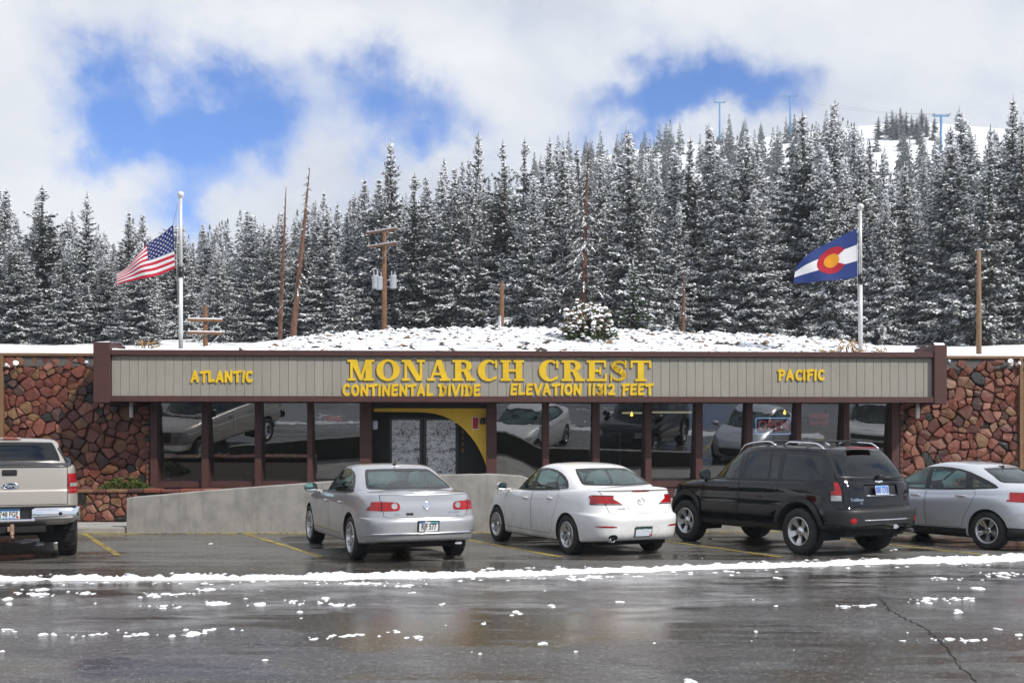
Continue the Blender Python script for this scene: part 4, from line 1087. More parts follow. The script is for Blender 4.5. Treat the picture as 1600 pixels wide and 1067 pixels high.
def pickup():
    c = Car('pewter_pickup', 'pewter crew-cab pickup with a chrome step bumper at the stone wall', 'pickup', M_pewter, 'cars parked nose-in before the lodge')
    lo = [
        ([(-2.9, .56), (1.7, .50), (2.7, .50)], -2.78, 2.62, .86, 14, 5, .01, .14),
        ([(-2.9, .60), (1.7, .54), (2.7, .54)], -2.82, 2.68, .94, 14, 5, .01, .14),
        ([(-2.9, .72), (1.7, .66), (2.7, .64)], -2.84, 2.72, .965, 14, 5, .01, .14),
        ([(-2.9, .90), (1.7, .84), (2.7, .80)], -2.85, 2.73, .985, 14, 5, .01, .14),
        ([(-2.9, 1.08), (1.7, 1.00), (2.7, .94)], -2.855, 2.72, .985, 14, 5, .01, .14),
        ([(-2.9, 1.10), (1.7, 1.02), (2.7, .96)], -2.845, 2.715, .978, 14, 5, .01, .14),
        ([(-2.9, 1.30), (0, 1.22), (1.7, 1.14), (2.7, 1.04)], -2.85, 2.69, .965, 14, 5, .01, .14),
        ([(-2.9, 1.43), (-1.2, 1.42), (-1.1, 1.40), (0, 1.33), (1.3, 1.24), (2.7, 1.10)], -2.85, 2.64, .945, 14, 4.8, .01, .14),
        ([(-2.9, 1.47), (-1.2, 1.465), (-1.1, 1.43), (0, 1.36), (1.3, 1.27), (2.7, 1.13)], -2.84, 2.56, .915, 14, 4.6, .01, .14),
        ([(-2.9, 1.475), (-1.2, 1.47), (-1.1, 1.435), (0, 1.37), (1.3, 1.29), (2.7, 1.15)], -2.81, 2.46, .87, 14, 4.4, .01, .14)]
    c.shell(lo, N=130, crown=.02, hole=(-1.0, 1.1, .80, 1.1))
    gh = [
        ([(-1.2, 1.36), (0, 1.33), (1.3, 1.24)], -1.12, 1.52, .93, 9, 3.6, .03, .2),
        ([(-1.2, 1.47), (0, 1.40), (1.3, 1.31)], -1.10, 1.40, .905, 9, 3.6, .04, .2),
        ([(-1.1, 1.62), (0, 1.60), (1.0, 1.58)], -1.03, 1.02, .845, 8, 4, .05, .16),
        ([(-1.0, 1.80), (-.2, 1.815), (.6, 1.77)], -.92, .62, .755, 7, 4.4, .06, .14),
        ([(-.9, 1.845), (-.2, 1.865), (.5, 1.82)], -.83, .48, .70, 6.5, 4.4, .06, .12),
        ([(-.9, 1.862), (-.2, 1.885), (.4, 1.84)], -.74, .38, .63, 6, 4, .06, .1)]
    c.shell(gh, N=110, sub=6, crown=.015)
    c.finish_shell()
    c.arch(1.765, .40, .48); c.arch(-1.765, .40, .48)
    fl = lambda q: q.z > 1.30
    dlo = chaikin([(1.2, 1.335), (1.05, 1.46), (.66, 1.72), (.45, 1.79), (-.4, 1.81), (-.86, 1.78), (-.95, 1.50), (-.93, 1.42), (0, 1.385)], 1)
    pf = [(1.05, 1.375), (1.0, 1.45), (.62, 1.70), (.44, 1.755), (.22, 1.765), (.18, 1.40)]
    pr = [(.08, 1.405), (.10, 1.77), (-.40, 1.775), (-.80, 1.75), (-.88, 1.45)]
    glazing(c, dlo, [pf, pr], [M_glass, M_privacy], filt=fl)
    rg = chaikin([(-.75, 1.49), (.75, 1.49), (.775, 1.53), (.67, 1.80), (.62, 1.825), (-.62, 1.825), (-.67, 1.80), (-.775, 1.53)], 1)
    glazing(c, rg, [inset(rg, .02)], M_privacy, 'x', (-1,), 'rear_window', .2, lambda q: q.x < -.6)
    ws = chaikin([(-.80, 1.36), (.80, 1.36), (.66, 1.77), (-.66, 1.77)], 1)
    glazing(c, ws, [inset(ws, .03)], M_glass, 'x', (1,), 'windshield', .2, lambda q: q.x < 1.5)
    hs = []
    for sg in (1, -1):
        f2 = lambda q: q.z < 1.4
        k1 = c.panel('door', [(1.2, .60), (1.18, 1.32), (.12, 1.385), (.10, .60)], 'y', sg, filt=f2)
        k2 = c.panel('door', [(.085, .60), (.105, 1.385), (-.95, 1.40), (-1.0, .60)], 'y', sg, filt=f2)
        hs.append((k1, k2, sg))
        k = c.piece('tail_light', M_red, .006)
        c.cut([(sg * .835, 1.04), (sg * 1.0, 1.04), (sg * 1.0, 1.345), (sg * .835, 1.345)], 'x', -1, k, nmin=.05, filt=lambda q: q.x < -2.6)
        c.cut([(-2.9, 1.04), (-2.79, 1.04), (-2.79, 1.345), (-2.9, 1.345)], 'y', sg, k, nmin=.3, filt=lambda q: q.x < -2.6)
        k3 = c.piece('reverse_lens', M_clearlens, .010)
        c.cut([(sg * .84, 1.145), (sg * 1.0, 1.145), (sg * 1.0, 1.20), (sg * .84, 1.20)], 'x', -1, k3, nmin=.05, filt=lambda q: q.x < -2.6)
        kh = c.piece('headlight', M_clearlens, .004)
        c.cut([(sg * .60, .84), (sg * .94, .86), (sg * .94, 1.08), (sg * .60, 1.08)], 'x', 1, kh, nmin=.05, filt=lambda q: q.x > 2.2)
    kt = c.panel('tailgate', [(-.81, .87), (.81, .87), (.81, 1.445), (-.81, 1.445)], 'x', -1, nmin=.1, filt=lambda q: q.x < -2.6, gap=.009)
    kcp = c.piece('tailgate_cap', M_trim, .006)
    c.cut([(-.82, 1.44), (.82, 1.44), (.82, 1.50), (-.82, 1.50)], 'x', -1, kcp, nmin=.02, filt=lambda q: q.x < -2.6)
    kcv = c.piece('bed_cover', M_trim, .006)
    c.cut([(-2.80, -.86), (-1.13, -.86), (-1.13, .86), (-2.80, .86)], 'z', 1, kcv, nmin=.5, filt=lambda q: q.z > 1.3)
    kg = c.piece('grille', M_trim, .004)
    c.cut([(-.55, .78), (.55, .78), (.57, 1.08), (-.57, 1.08)], 'x', 1, kg, nmin=.05)
    kfb = c.piece('front_bumper', M_chrome, .03)
    c.cut([(-.93, .55), (.93, .55), (.93, .73), (-.93, .73)], 'x', 1, kfb, nmin=.05)
    o = c.build()
    for k1, k2, sg in hs:
        c.handle(.28, 1.17, sg, o[k1], M_trim, .2); c.handle(-.82, 1.19, sg, o[k2], M_trim, .2)
    # chrome step bumper with a recessed centre
    bm = bmesh.new()
    prof = [(.0, .84), (-.14, .835), (-.165, .80), (-.165, .70), (-.14, .64), (-.02, .63)]
    for sg in (1, -1):
        rows = []
        for y, sc, up in ((.30, .92, .0), (.36, 1.0, 0.0), (.6, 1.0, 0.0), (.85, .97, 0), (.95, .80, 0), (.985, .4, 0), (.985, 0, 0)):
            rows.append([bm.verts.new((-2.86 + p[0] * sc, sg * y, p[1])) for p in prof])
        for a, b in zip(rows, rows[1:]):
            for q in range(len(prof) - 1): bm.faces.new((a[q], a[q + 1], b[q + 1], b[q]))
        bm.faces.new(rows[0])
    rows = []
    prof2 = [(-.02, .675), (-.15, .672), (-.165, .655), (-.15, .625), (-.02, .62)]
    for y in (-.34, 0, .34): rows.append([bm.verts.new((-2.86 + p[0], y, p[1])) for p in prof2])
    for a, b in zip(rows, rows[1:]):
        for q in range(len(prof2) - 1): bm.faces.new((a[q], a[q + 1], b[q + 1], b[q]))
    bmesh.ops.recalc_face_normals(bm, faces=bm.faces[:])
    bp = bm_obj('rear_bumper', bm, M_chrome, c.root, True)
    box('bumper_step', -2.99, -2.86, -.93, .93, .842, .858, M_trim, c.root, .004)
    box('plate_recess', -2.92, -2.86, -.31, .31, .63, .842, M_trim, c.root)
    for sg in (1, -1):
        bm = bmesh.new(); add_prism(bm, circle(0, 0, .028, 12), 0, .006); q = bm_obj('bumper_hole', bm, M_gap, c.root)
        q.matrix_local = Matrix(((0, 0, -1, -3.027), (-1, 0, 0, sg * .70), (0, 1, 0, .74), (0, 0, 0, 1)))
    box('hitch_bar', -2.95, -2.4, -.5, .5, .46, .56, M_under, c.root, .01)
    bm = bmesh.new(); add_box(bm, -3.06, -2.95, -.04, .04, .49, .56, .006); add_box(bm, -3.08, -3.04, -.055, .0, .44, .60, .006); add_lathe(bm, [(.0, .0), (.02, .01), (.025, .03), (.015, .05), (.012, .07)], 'z', 10, 0, (-3.06, -.03, .38))
    bm_obj('tow_hitch', bm, simple('rusty_steel', (.30, .19, .13), .7, .3, .4, 30), c.root)
    # plate in the recess
    M = Matrix(((0, 0, -1, -2.935), (-1, 0, 0, .02), (0, 1, 0, .755), (0, 0, 0, 1)))
    bm = bmesh.new(); add_prism(bm, [(-.152, -.076), (.152, -.076), (.152, .076), (-.152, .076)], -.003, .001)
    p = bm_obj('license_plate', bm, MATS['plate_white'], c.root); p.matrix_local = M
    for (x0, x1, y0, y1) in ((-.148, .148, .035, .072), (-.09, .09, -.072, -.06)):
        bm = bmesh.new(); add_prism(bm, [(x0, y0), (x1, y0), (x1, y1), (x0, y1)], .001, .0025); bm_obj('plate_band', bm, MATS['plate_sky'], p)
    for x, mt in ((-.12, 'sticker_teal'), (.12, 'sticker_red')):
        bm = bmesh.new(); add_prism(bm, circle(x, -.055, .018, 10), .001, .003); bm_obj('plate_sticker', bm, MATS[mt], p)
    text_obj('plate_lettering', '748 FGF', .1, M_ltr, p, Matrix.Translation((0, -.014, .004)) @ Matrix.Diagonal((.74, 1.1, 1, 1)), .0008, bold=.002)
    # oval badge and tailgate handle
    M = c.surf(.0, 1.165)
    bm = bmesh.new(); add_lathe(bm, [(1.0, 0), (.98, .012), (.86, .014), (.84, .008)], 'z', 32)
    for v in bm.verts: v.co.x *= .125; v.co.y *= .05
    b = bm_obj('badge', bm, M_chrome, o[kt], True); b.matrix_local = M
    bm = bmesh.new(); add_prism(bm, circle(0, 0, .108, 28, .042), .004, .010); q = bm_obj('badge_field', bm, simple('badge_blue', (.01, .02, .07), .3, 0, 0, coat=1), b)
    text_obj('badge_lettering', 'Ford', .085, MATS['plate_white'], b, Matrix.Translation((0, .004, .0115)) @ Matrix.Diagonal((1.15, .8, 1, 1)), .001, shear=.35)
    bm = bmesh.new(); add_box(bm, -.105, .105, -.045, .045, .0, .018, .014, 0, 2); add_box(bm, -.08, .08, -.022, .03, .016, .026, .01)
    b = bm_obj('tailgate_handle', bm, M_trim, o[kt]); b.matrix_local = c.surf(.01, 1.365)
    h, n = c.hit((-.72, 0, 4), (0, 0, -1))
    bm = bmesh.new(); add_box(bm, -.80, -.66, -.16, .16, h.z - .01, h.z + .02, .008); bl = bm_obj('brake_light_housing', bm, M_pewter, c.root)
    bm = bmesh.new(); add_box(bm, -.812, -.79, -.11, .11, h.z - .006, h.z + .015, .004); bm_obj('brake_light', bm, M_red, c.root)
    c.mirror(1.10, 1.44, 1, .24, .26, M_trim); c.mirror(1.10, 1.44, -1, .24, .26, M_trim)
    c.box_in('underbody', -2.6, 2.4, -.62, .62, .42, .62, M_under)
    tube('rear_axle', [(-1.765, -.75, .39), (-1.765, .75, .39)], .06, M_under, c.root, 10)
    tube('exhaust_pipe', [(-1.2, -.45, .48), (-2.0, -.5, .52), (-2.5, -.8, .50)], .035, M_under, c.root, 10)
    box('mud_flap', -2.25, -2.23, -.97, -.70, .42, .62, M_under, c.root)
    c.seats([(.35, (.42, -.42), .55), (-.6, (0,), 1.4)], M_inter, .75, .66); c.dash(1.05, .4, 1.32, .74, M_interd)
    c.wheels((1.765, -1.765), 1.70, .39, .275, .225, st_single(5, .07, .11, .5))
    return c
# ------------------------------------------------------------------ ground
def asphalt_mat():
    m, t, b = new_mat('wet_asphalt')
    p = t.world()
    big = t.noise(t.world((.35, .9, 1)), 0.55, 6, 0.6, 0.4)        # damp and dry areas
    mid = t.noise(t.world((.5, 1.3, 1)), 2.2, 6, 0.65)
    fine = t.noise(p, 70, 4, 0.7)
    agg = t.n('ShaderNodeTexVoronoi'); agg.inputs['Scale'].default_value = 42; t.l(p, agg.inputs['Vector'])
    tracks = t.noise(t.world((.05, 2.2, 1)), 1.3, 4, 0.6)          # tyre tracks along the lane
    wet = t.math('ADD', t.math('MULTIPLY', big, 0.55), t.math('ADD', t.math('MULTIPLY', mid, 0.25), t.math('MULTIPLY', tracks, 0.2)))
    # dried-out pavement between the stalls near the kerb
    sp = t.n('ShaderNodeSeparateXYZ'); t.l(p, sp.inputs[0])
    dr = t.n('ShaderNodeMapRange'); t.l(sp.outputs['Y'], dr.inputs['Value']); dr.inputs['From Min'].default_value = 15.6; dr.inputs['From Max'].default_value = 17.2
    dry = t.math('MULTIPLY', dr.outputs[0], t.ramp(wet, [(0.44, 0.0), (0.54, 1.0)]))
    grit = t.noise(p, 42, 2, 0.8); grit2 = t.noise(p, 15, 3, 0.75); blot = t.noise(t.world((.55, 1.0, 1)), 1.15, 7, 0.68, 0.8)
    gv = t.math('ADD', t.math('MULTIPLY', fine, 0.25), t.math('ADD', t.math('MULTIPLY', grit, 0.40), t.math('MULTIPLY', grit2, 0.35)))
    c = t.ramp(gv, [(0.38, (0.017, 0.016, 0.015)), (0.48, (0.056, 0.053, 0.050)), (0.55, (0.105, 0.100, 0.094)), (0.65, (0.52, 0.50, 0.47))])
    c = t.mix(t.ramp(blot, [(0.40, 0.0), (0.60, 0.6)]), c, t.mix(1.0, c, (.56, .46, .37), 'MULTIPLY'))
    c2 = t.ramp(gv, [(0.38, (0.045, 0.043, 0.040)), (0.50, (0.115, 0.110, 0.102)), (0.64, (0.27, 0.26, 0.24))])
    t.l(t.mix(dry, c, c2), b.inputs['Base Color'])
    r = t.ramp(t.math('ADD', t.math('MULTIPLY', wet, .6), t.math('MULTIPLY', blot, .4)), [(0.465, 0.06), (0.525, 0.17), (0.60, 0.44)])
    r = t.math('ADD', r, t.math('MULTIPLY', dry, 0.35))
    r = t.math('ADD', r, t.math('MULTIPLY', t.math('SUBTRACT', gv, 0.5), 0.5))
    t.l(r, b.inputs['Roughness'])
    h = t.math('ADD', t.math('MULTIPLY', agg.outputs['Distance'], 0.7), fine)
    bm_ = t.n('ShaderNodeBump'); bm_.inputs['Distance'].default_value = 0.010; t.l(h, bm_.inputs['Height'])
    t.l(t.ramp(wet, [(0.455, 0.07), (0.60, 0.60)]), bm_.inputs['Strength'])
    t.l(bm_.outputs[0], b.inputs['Normal'])
    b.inputs['Specular IOR Level'].default_value = 0.5
    return m
def snow_mat(name='snow', tint=(0.86, 0.875, 0.90), speck=None):
    m, t, b = new_mat(name)
    p = t.world(); f = t.noise(p, 14, 6, 0.65)
    c = t.ramp(f, [(0.3, tuple(x * 0.9 for x in tint)), (0.6, tint)])
    if speck:
        s = t.noise(p, speck[1], 5, 0.7); c = t.mix(t.ramp(s, [(speck[2], 0.0), (speck[2] + 0.05, 1.0)]), c, speck[0])
    t.l(c, b.inputs['Base Color']); b.inputs['Roughness'].default_value = 0.65
    b.inputs['Subsurface Weight'].default_value = 0.0
    t.l(t.bump(t.noise(p, 40, 5, 0.7), 0.35, 0.02), b.inputs['Normal'])
    return m
M_snow = snow_mat()
M_slush = snow_mat('slush', (0.80, 0.815, 0.84), ((0.45, 0.44, 0.43), 22, 0.60))
M_hill = snow_mat('hill_snow', (0.80, 0.81, 0.83), ((0.25, 0.20, 0.14), 0.9, 0.63))
M_asphalt = asphalt_mat()
def concrete(name, col, scale=3, streak=True):
    m, t, b = new_mat(name)
    co = t.coord(); f = t.noise(co, scale, 7, 0.65); g = t.noise(t.coord('Object', (6, 6, .8)), 1.2, 5, 0.6); k = t.noise(co, 60, 3)
    c = t.ramp(f, [(0.3, tuple(x * .72 for x in col)), (0.55, col), (0.8, tuple(min(1, x * 1.18) for x in col))])
    if streak: c = t.mix(t.ramp(g, [(0.5, 0.0), (0.75, 0.55)]), c, tuple(x * .5 for x in col))
    t.l(c, b.inputs['Base Color']); b.inputs['Roughness'].default_value = 0.85
    t.l(t.bump(t.math('ADD', f, k), 0.35, 0.01), b.inputs['Normal'])
    return m
M_conc = concrete('ramp_concrete', (0.27, 0.26, 0.24))
M_walk = concrete('walk_concrete', (0.33, 0.32, 0.30), 2.5, False)

lot = mesh_obj('asphalt_lot', [(-400, -400, 0), (400, -400, 0), (400, 24, 0), (-400, 24, 0)], [(0, 1, 2, 3)], M_asphalt); lot['kind'] = 'structure'

# stall lines, worn
def line_mat():
    m, t, b = new_mat('worn_yellow_paint')
    f = t.noise(t.world(), 16, 6, 0.7); g = t.noise(t.world(), 1.1, 3)
    w = t.math('ADD', t.math('MULTIPLY', f, 0.7), t.math('MULTIPLY', g, 0.3))
    t.l(t.ramp(w, [(0.44, (0.07, 0.065, 0.055)), (0.53, (0.42, 0.31, 0.045))]), b.inputs['Base Color']); b.inputs['Roughness'].default_value = 0.5
    return m
M_line = line_mat()
for i, (bx, L0, L1) in enumerate(((-8.45, 0, 4.6), (-5.25, 0, 4.9), (-1.45, 0, 4.9), (2.05, 0, 4.9), (5.6, 0, 4.9), (9.1, 0, 4.9), (12.6, 0, 4.9), (-11.8, 0, 4.9))):
    y0 = 22.25; d = Vector((.455, -.89, 0)); n = Vector((.89, .455, 0)) * .055
    a, e = Vector((bx, y0, .004)) + d * L0, Vector((bx, y0, .004)) + d * L1
    vs, fs = [], []
    for k in range(13):
        p = a.lerp(e, k / 12); vs += [p - n, p + n]
    for k in range(12): fs.append((2 * k, 2 * k + 1, 2 * k + 3, 2 * k + 2))
    o = mesh_obj('stall_line', vs, fs, M_line); o['kind'] = 'structure'
    o['label'] = 'worn yellow line painted between parking stalls'

# cracks in the paving
def crack(pts, w):
    vs, fs = [], []; P = [ground_px(*p) for p in pts]; dense = []
    for (x0, y0), (x1, y1) in zip(P, P[1:]):
        n = max(2, int(math.hypot(x1 - x0, y1 - y0) / .08))
        for k in range(n): dense.append((x0 + (x1 - x0) * k / n + rnd.gauss(0, .012), y0 + (y1 - y0) * k / n + rnd.gauss(0, .012)))
    for i, (x, y) in enumerate(dense):
        ww = w * (.5 + rnd.random()) * min(1, 4 * (1 - i / len(dense)) + .2)
        vs += [(x - ww, y, .004), (x + ww, y, .004)]
        if i: fs.append((2 * i - 2, 2 * i - 1, 2 * i + 1, 2 * i))
    o = mesh_obj('pavement_crack', vs, fs, MATS['shut_gap']); o['kind'] = 'structure'
crack([(1527, 1066), (1512, 1052), (1500, 1040), (1488, 1025), (1480, 1012), (1462, 995), (1440, 978), (1412, 965), (1392, 955), (1380, 940), (1362, 925)], .009)
crack([(800, 978), (860, 981), (940, 983), (1010, 984), (1050, 982)], .004)

# snow left by the plough
def heightfield(name, xs, ys, fn, mat, z0=0.0, kind='stuff', keep=0.0, parent=None):
    X, Y = np.meshgrid(xs, ys); Z = fn(X, Y); ny, nx = X.shape
    on = Z > keep; use = np.zeros_like(on); fs = []
    q = on[:-1, :-1] | on[1:, :-1] | on[:-1, 1:] | on[1:, 1:]
    idx = -np.ones(X.shape, int); vs = []
    J, I = np.nonzero(q)
    for j, i in zip(J, I):
        f = []
        for (a, b) in ((j, i), (j, i + 1), (j + 1, i + 1), (j + 1, i)):
            if idx[a, b] < 0: idx[a, b] = len(vs); vs.append((X[a, b], Y[a, b], z0 + max(Z[a, b], -.01)))
            f.append(idx[a, b])
        fs.append(f)
    o = mesh_obj(name, vs, fs, mat, parent, True); o['kind'] = kind
    return o
def vnoise(X, Y, s, seed, octv=4, pers=.55):
    out = np.zeros_like(X, float); amp = 1; tot = 0
    for o in range(octv):
        r = np.random.default_rng(seed + o * 17); T = r.random((257, 257)); x, y = X / s * 2**o + 37.3 * o, Y / s * 2**o + 11.7 * o
        xi, yi = np.floor(x).astype(int), np.floor(y).astype(int); fx, fy = x - xi, y - yi; fx, fy = fx * fx * (3 - 2 * fx), fy * fy * (3 - 2 * fy)
        g = lambda a, b: T[a % 257, b % 257]
        out += amp * ((g(xi, yi) * (1 - fx) + g(xi + 1, yi) * fx) * (1 - fy) + (g(xi, yi + 1) * (1 - fx) + g(xi + 1, yi + 1) * fx) * fy); tot += amp; amp *= pers
    return out / tot - .5
RIDGE = [(-150, 905), (0, 905), (200, 904), (400, 904), (600, 901), (800, 897), (1000, 891), (1200, 884), (1400, 878), (1600, 872), (1750, 868)]
rp = np.array([ground_px(*p) for p in RIDGE]); 
def ridge_z(X, Y):
    c = np.interp(X, rp[:, 0], rp[:, 1]); 
    w = .135 + .12 * np.interp(X, [-8, -2, 3, 9], [.8, .25, .8, 2.0]) + .5 * vnoise(X, X * 0, 1.7, 5) + .25 * vnoise(X, Y, .5, 15)
    q = (Y - c + .15 * vnoise(X, X * 0, .8, 8)) / np.maximum(w, .12)
    return .055 * (1 - q * q) * (1.0 + 1.6 * vnoise(X, Y, .35, 21)) + .13 * vnoise(X, Y, .11, 31, 5, .72) * np.clip(2.6 - q * q * .4, .3, 1) - .014
heightfield('snow_ridge', np.arange(-9.6, 11.2, .035), np.arange(13.6, 19.6, .035), lambda X, Y: np.where(np.abs(Y - np.interp(X, rp[:, 0], rp[:, 1])) < 1.6, ridge_z(X, Y), -1), M_snow)
BLOBS = [(50, 928, 42, 4), (70, 921, 25, 2), (12, 941, 8, 5), (140, 927, 25, 2), (240, 931, 22, 3), (330, 921, 26, 3), (270, 928, 50, 2), (265, 948, 25, 3), (340, 943, 35, 4), (405, 942, 14, 6),
         (460, 940, 22, 4), (505, 938, 12, 6), (530, 945, 20, 3), (216, 946, 4, 4), (468, 957, 4, 3), (75, 991, 14, 2), (150, 991, 28, 2), (215, 991, 26, 4), (295, 990, 28, 4), (330, 985, 20, 3),
         (492, 997, 12, 4), (545, 992, 36, 4), (620, 986, 6, 4), (640, 995, 22, 2), (750, 1020, 9, 3), (808, 959, 8, 5), (415, 1031, 6, 2), (15, 985, 14, 2), (560, 911, 60, 2), (640, 915, 30, 2),
         (1450, 938, 34, 5), (1500, 936, 28, 3), (1350, 946, 22, 2), (1320, 948, 14, 2), (1080, 1063, 12, 4), (1590, 993, 6, 4), (900, 905, 30, 3), (930, 902, 25, 2), (1140, 898, 8, 2), (1215, 901, 8, 2),
         (1560, 982, 5, 4), (1520, 1000, 22, 3), (1412, 1000, 8, 2), (1017, 1003, 6, 2), (967, 941, 8, 2), (860, 946, 8, 2), (850, 1005, 8, 2), (1528, 920, 8, 5), (1500, 955, 12, 3), (1570, 898, 40, 4),
         (1480, 903, 30, 3), (1245, 1015, 4, 2), (1177, 1000, 5, 2), (1480, 999, 30, 2), (690, 944, 5, 2), (700, 976, 4, 2), (760, 972, 4, 2), (50, 845, 40, 5), (95, 846, 12, 5), (1110, 841, 5, 2), (1093, 871, 4, 2), (1399, 858, 5, 2), (330, 849, 3, 1.5)]
rb = random.Random(31); FRAG = []
for (px, py, rx, ry) in BLOBS:
    for k in range(max(1, int(rx / 2.5))):
        q = rb.gauss(0, .48); f = max(.25, 1 - abs(q)); FRAG.append((px + q * rx, py + rb.gauss(0, .45) * ry, rb.uniform(2.5, 9) * f + .8, max(.9, ry * rb.uniform(.35, .8) * f)))
    for k in range(int(rx / 9)): FRAG.append((px + rb.gauss(0, .9) * rx, py + rb.gauss(0, .8) * (ry + 1), rb.uniform(1.0, 2.6), rb.uniform(.5, .9)))
for k in range(34): FRAG.append((rb.uniform(0, 1600), 905 + rb.random() ** 1.8 * 120, rb.uniform(1.0, 4.0), rb.uniform(.5, .9)))
for k in range(120): FRAG.append((lambda x: (x, float(np.interp(x, [a for a, _ in RIDGE], [b_ for _, b_ in RIDGE])) + rb.choice((1, 1, -1)) * rb.uniform(4, 10), rb.uniform(1.5, 7.0), rb.uniform(.5, 1.2)))(rb.uniform(0, 1600)))
def blobs_z(X, Y):
    Z = np.full(X.shape, -1.0); n1 = vnoise(X, Y, .10, 41, 4, .7); n2 = vnoise(X, Y, .04, 51, 2); x0, y0 = X[0, 0], Y[0, 0]; xa, ya = X[0], Y[:, 0]
    for (px, py, rx, ry) in FRAG:
        x, y = ground_px(px, py); s = y / FPX; a = max(rx * s, .02); b = max(ry * y * y / (FPX * EYE) * .5, .022)
        i0, i1 = np.searchsorted(xa, (x - a * 1.7, x + a * 1.7)); j0, j1 = np.searchsorted(ya, (y - b * 1.9, y + b * 1.9))
        if i1 <= i0 or j1 <= j0: continue
        sl = (slice(j0, j1), slice(i0, i1)); q = ((X[sl] - x) / a) ** 2 + ((Y[sl] - y) / b) ** 2
        Z[sl] = np.maximum(Z[sl], np.minimum(.022 * (1.0 - q), .006 + .12 * min(b, a)) + .035 * n1[sl] * np.clip(2 - q, 0, 1) + .022 * n2[sl] - .002)
    return Z
ygrid = np.concatenate([np.arange(8.6, 13.5, .022), np.arange(13.5, 22, .04)])
heightfield('snow_clumps', np.arange(-10, 10.5, .026), ygrid, blobs_z, M_snow, keep=.002)

# ------------------------------------------------------------------ the lodge
YAW = R(2.3); BC, BS = math.cos(YAW), math.sin(YAW); D0 = 26.2
def ub(px, py=None, v=0.0):
    k = (px - 800) / FPX; u = (k * (D0 + v * BC) + v * BS) / (BC - k * BS)
    if py is None: return u
    return u, EYE + (HZ - py) * (D0 + u * BS + v * BC) / FPX
def zb(py, u, v=0.0): return EYE + (HZ - py) * (D0 + u * BS + v * BC) / FPX
def bworld(u, v, z): return Vector((u * BC - v * BS, D0 + u * BS + v * BC, z))
lodge = empty('lodge', (0, D0, 0), YAW)
tag(lodge, 'long low lodge of red stone and grey siding with yellow lettering', 'building')

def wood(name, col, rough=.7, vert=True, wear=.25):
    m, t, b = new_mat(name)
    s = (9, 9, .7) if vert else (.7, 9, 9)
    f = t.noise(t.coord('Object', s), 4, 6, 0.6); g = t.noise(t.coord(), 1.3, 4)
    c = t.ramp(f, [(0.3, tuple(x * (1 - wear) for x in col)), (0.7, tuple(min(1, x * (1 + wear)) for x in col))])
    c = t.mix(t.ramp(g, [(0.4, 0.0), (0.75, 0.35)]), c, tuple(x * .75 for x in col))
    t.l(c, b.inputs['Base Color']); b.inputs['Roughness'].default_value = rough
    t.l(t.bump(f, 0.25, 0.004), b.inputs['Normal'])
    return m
def siding_mat():
    m, t, b = new_mat('grey_siding')
    oi = t.n('ShaderNodeObjectInfo')
    f = t.noise(t.world((20, 20, 1.2)), 3, 6, 0.65); g = t.noise(t.world(), 1.1, 5, 0.6)
    c = t.ramp(f, [(0.3, (0.255, 0.242, 0.208)), (0.7, (0.32, 0.305, 0.268))])
    c = t.mix(t.ramp(oi.outputs['Random'], [(0.0, 0.0), (1.0, 0.28)]), c, (0.20, 0.195, 0.17))
    c = t.mix(t.ramp(g, [(0.45, 0.0), (0.75, 0.35)]), c, (0.19, 0.18, 0.15))
    t.l(c, b.inputs['Base Color']); b.inputs['Roughness'].default_value = 0.8
    t.l(t.bump(f, 0.3, 0.004), b.inputs['Normal'])
    return m
M_siding = siding_mat()
M_maroon = wood('maroon_trim', (0.062, 0.021, 0.018), .6, False, .3)
M_tan = wood('tan_wood', (0.18, 0.10, 0.048), .7, False, .3)
M_brownwood = wood('brown_planks', (0.17, 0.085, 0.035), .75, True, .35)
M_dark = simple('dark_interior', (0.012, 0.011, 0.010), .9, 0, .3)
M_roof = simple('roof_gravel', (0.10, 0.095, 0.09), .95, 0, .4, 30, bump=.4)
def letter_mat():
    m, t, b = new_mat('yellow_paint'); p = t.world(); f = t.noise(p, 2.2, 5, .6); g = t.noise(t.world((14, 14, 2)), 2.5, 6, .7)
    c = t.ramp(f, [(.3, (.62, .40, .008)), (.7, (.76, .51, .012))]); c = t.mix(t.ramp(g, [(.55, 0.0), (.72, .55)]), c, (.40, .24, .02))
    t.l(c, b.inputs['Base Color']); b.inputs['Roughness'].default_value = .5; return m
M_yellow = letter_mat()
M_archyel = simple('arch_yellow', (0.68, 0.43, 0.02), .5, 0, .12, 3)
M_white_metal = simple('white_metal', (0.75, 0.75, 0.74), .45, 0, .1)

uL, uR = ub(147), ub(1478)
ZB, ZT = 2.735, 3.925
def lbox(name, u0, u1, v0, v1, z0, z1, mat, bevel=0.0, parent=None, label=None):
    o = box(name, u0, u1, v0, v1, z0, z1, mat, parent or lodge, bevel)
    if label: o['label'] = label
    return o
capw = ub(173) - uL
fas = lbox('fascia', uL + .05, uR - .05, .10, 1.12, ZB + .03, ZT - .06, M_siding)
lbox('end_cap', uL, uL + capw, -.07, 1.13, ZB - .03, ZT + .17, M_maroon, .012)
lbox('end_cap', uR - (uR - ub(1458)), uR, -.07, 1.13, ZB - .03, ZT + .17, M_maroon, .012)
lbox('top_trim', uL + capw, ub(1458), -.04, .6, ZT - .125, ZT, M_maroon, .006)
lbox('bottom_trim', uL + capw, ub(1458), -.045, .12, ZB - .0, ZB + .135, M_maroon, .006)
lbox('soffit', uL + .03, uR - .03, .12, 1.12, ZB + .02, ZB + .028, M_maroon)
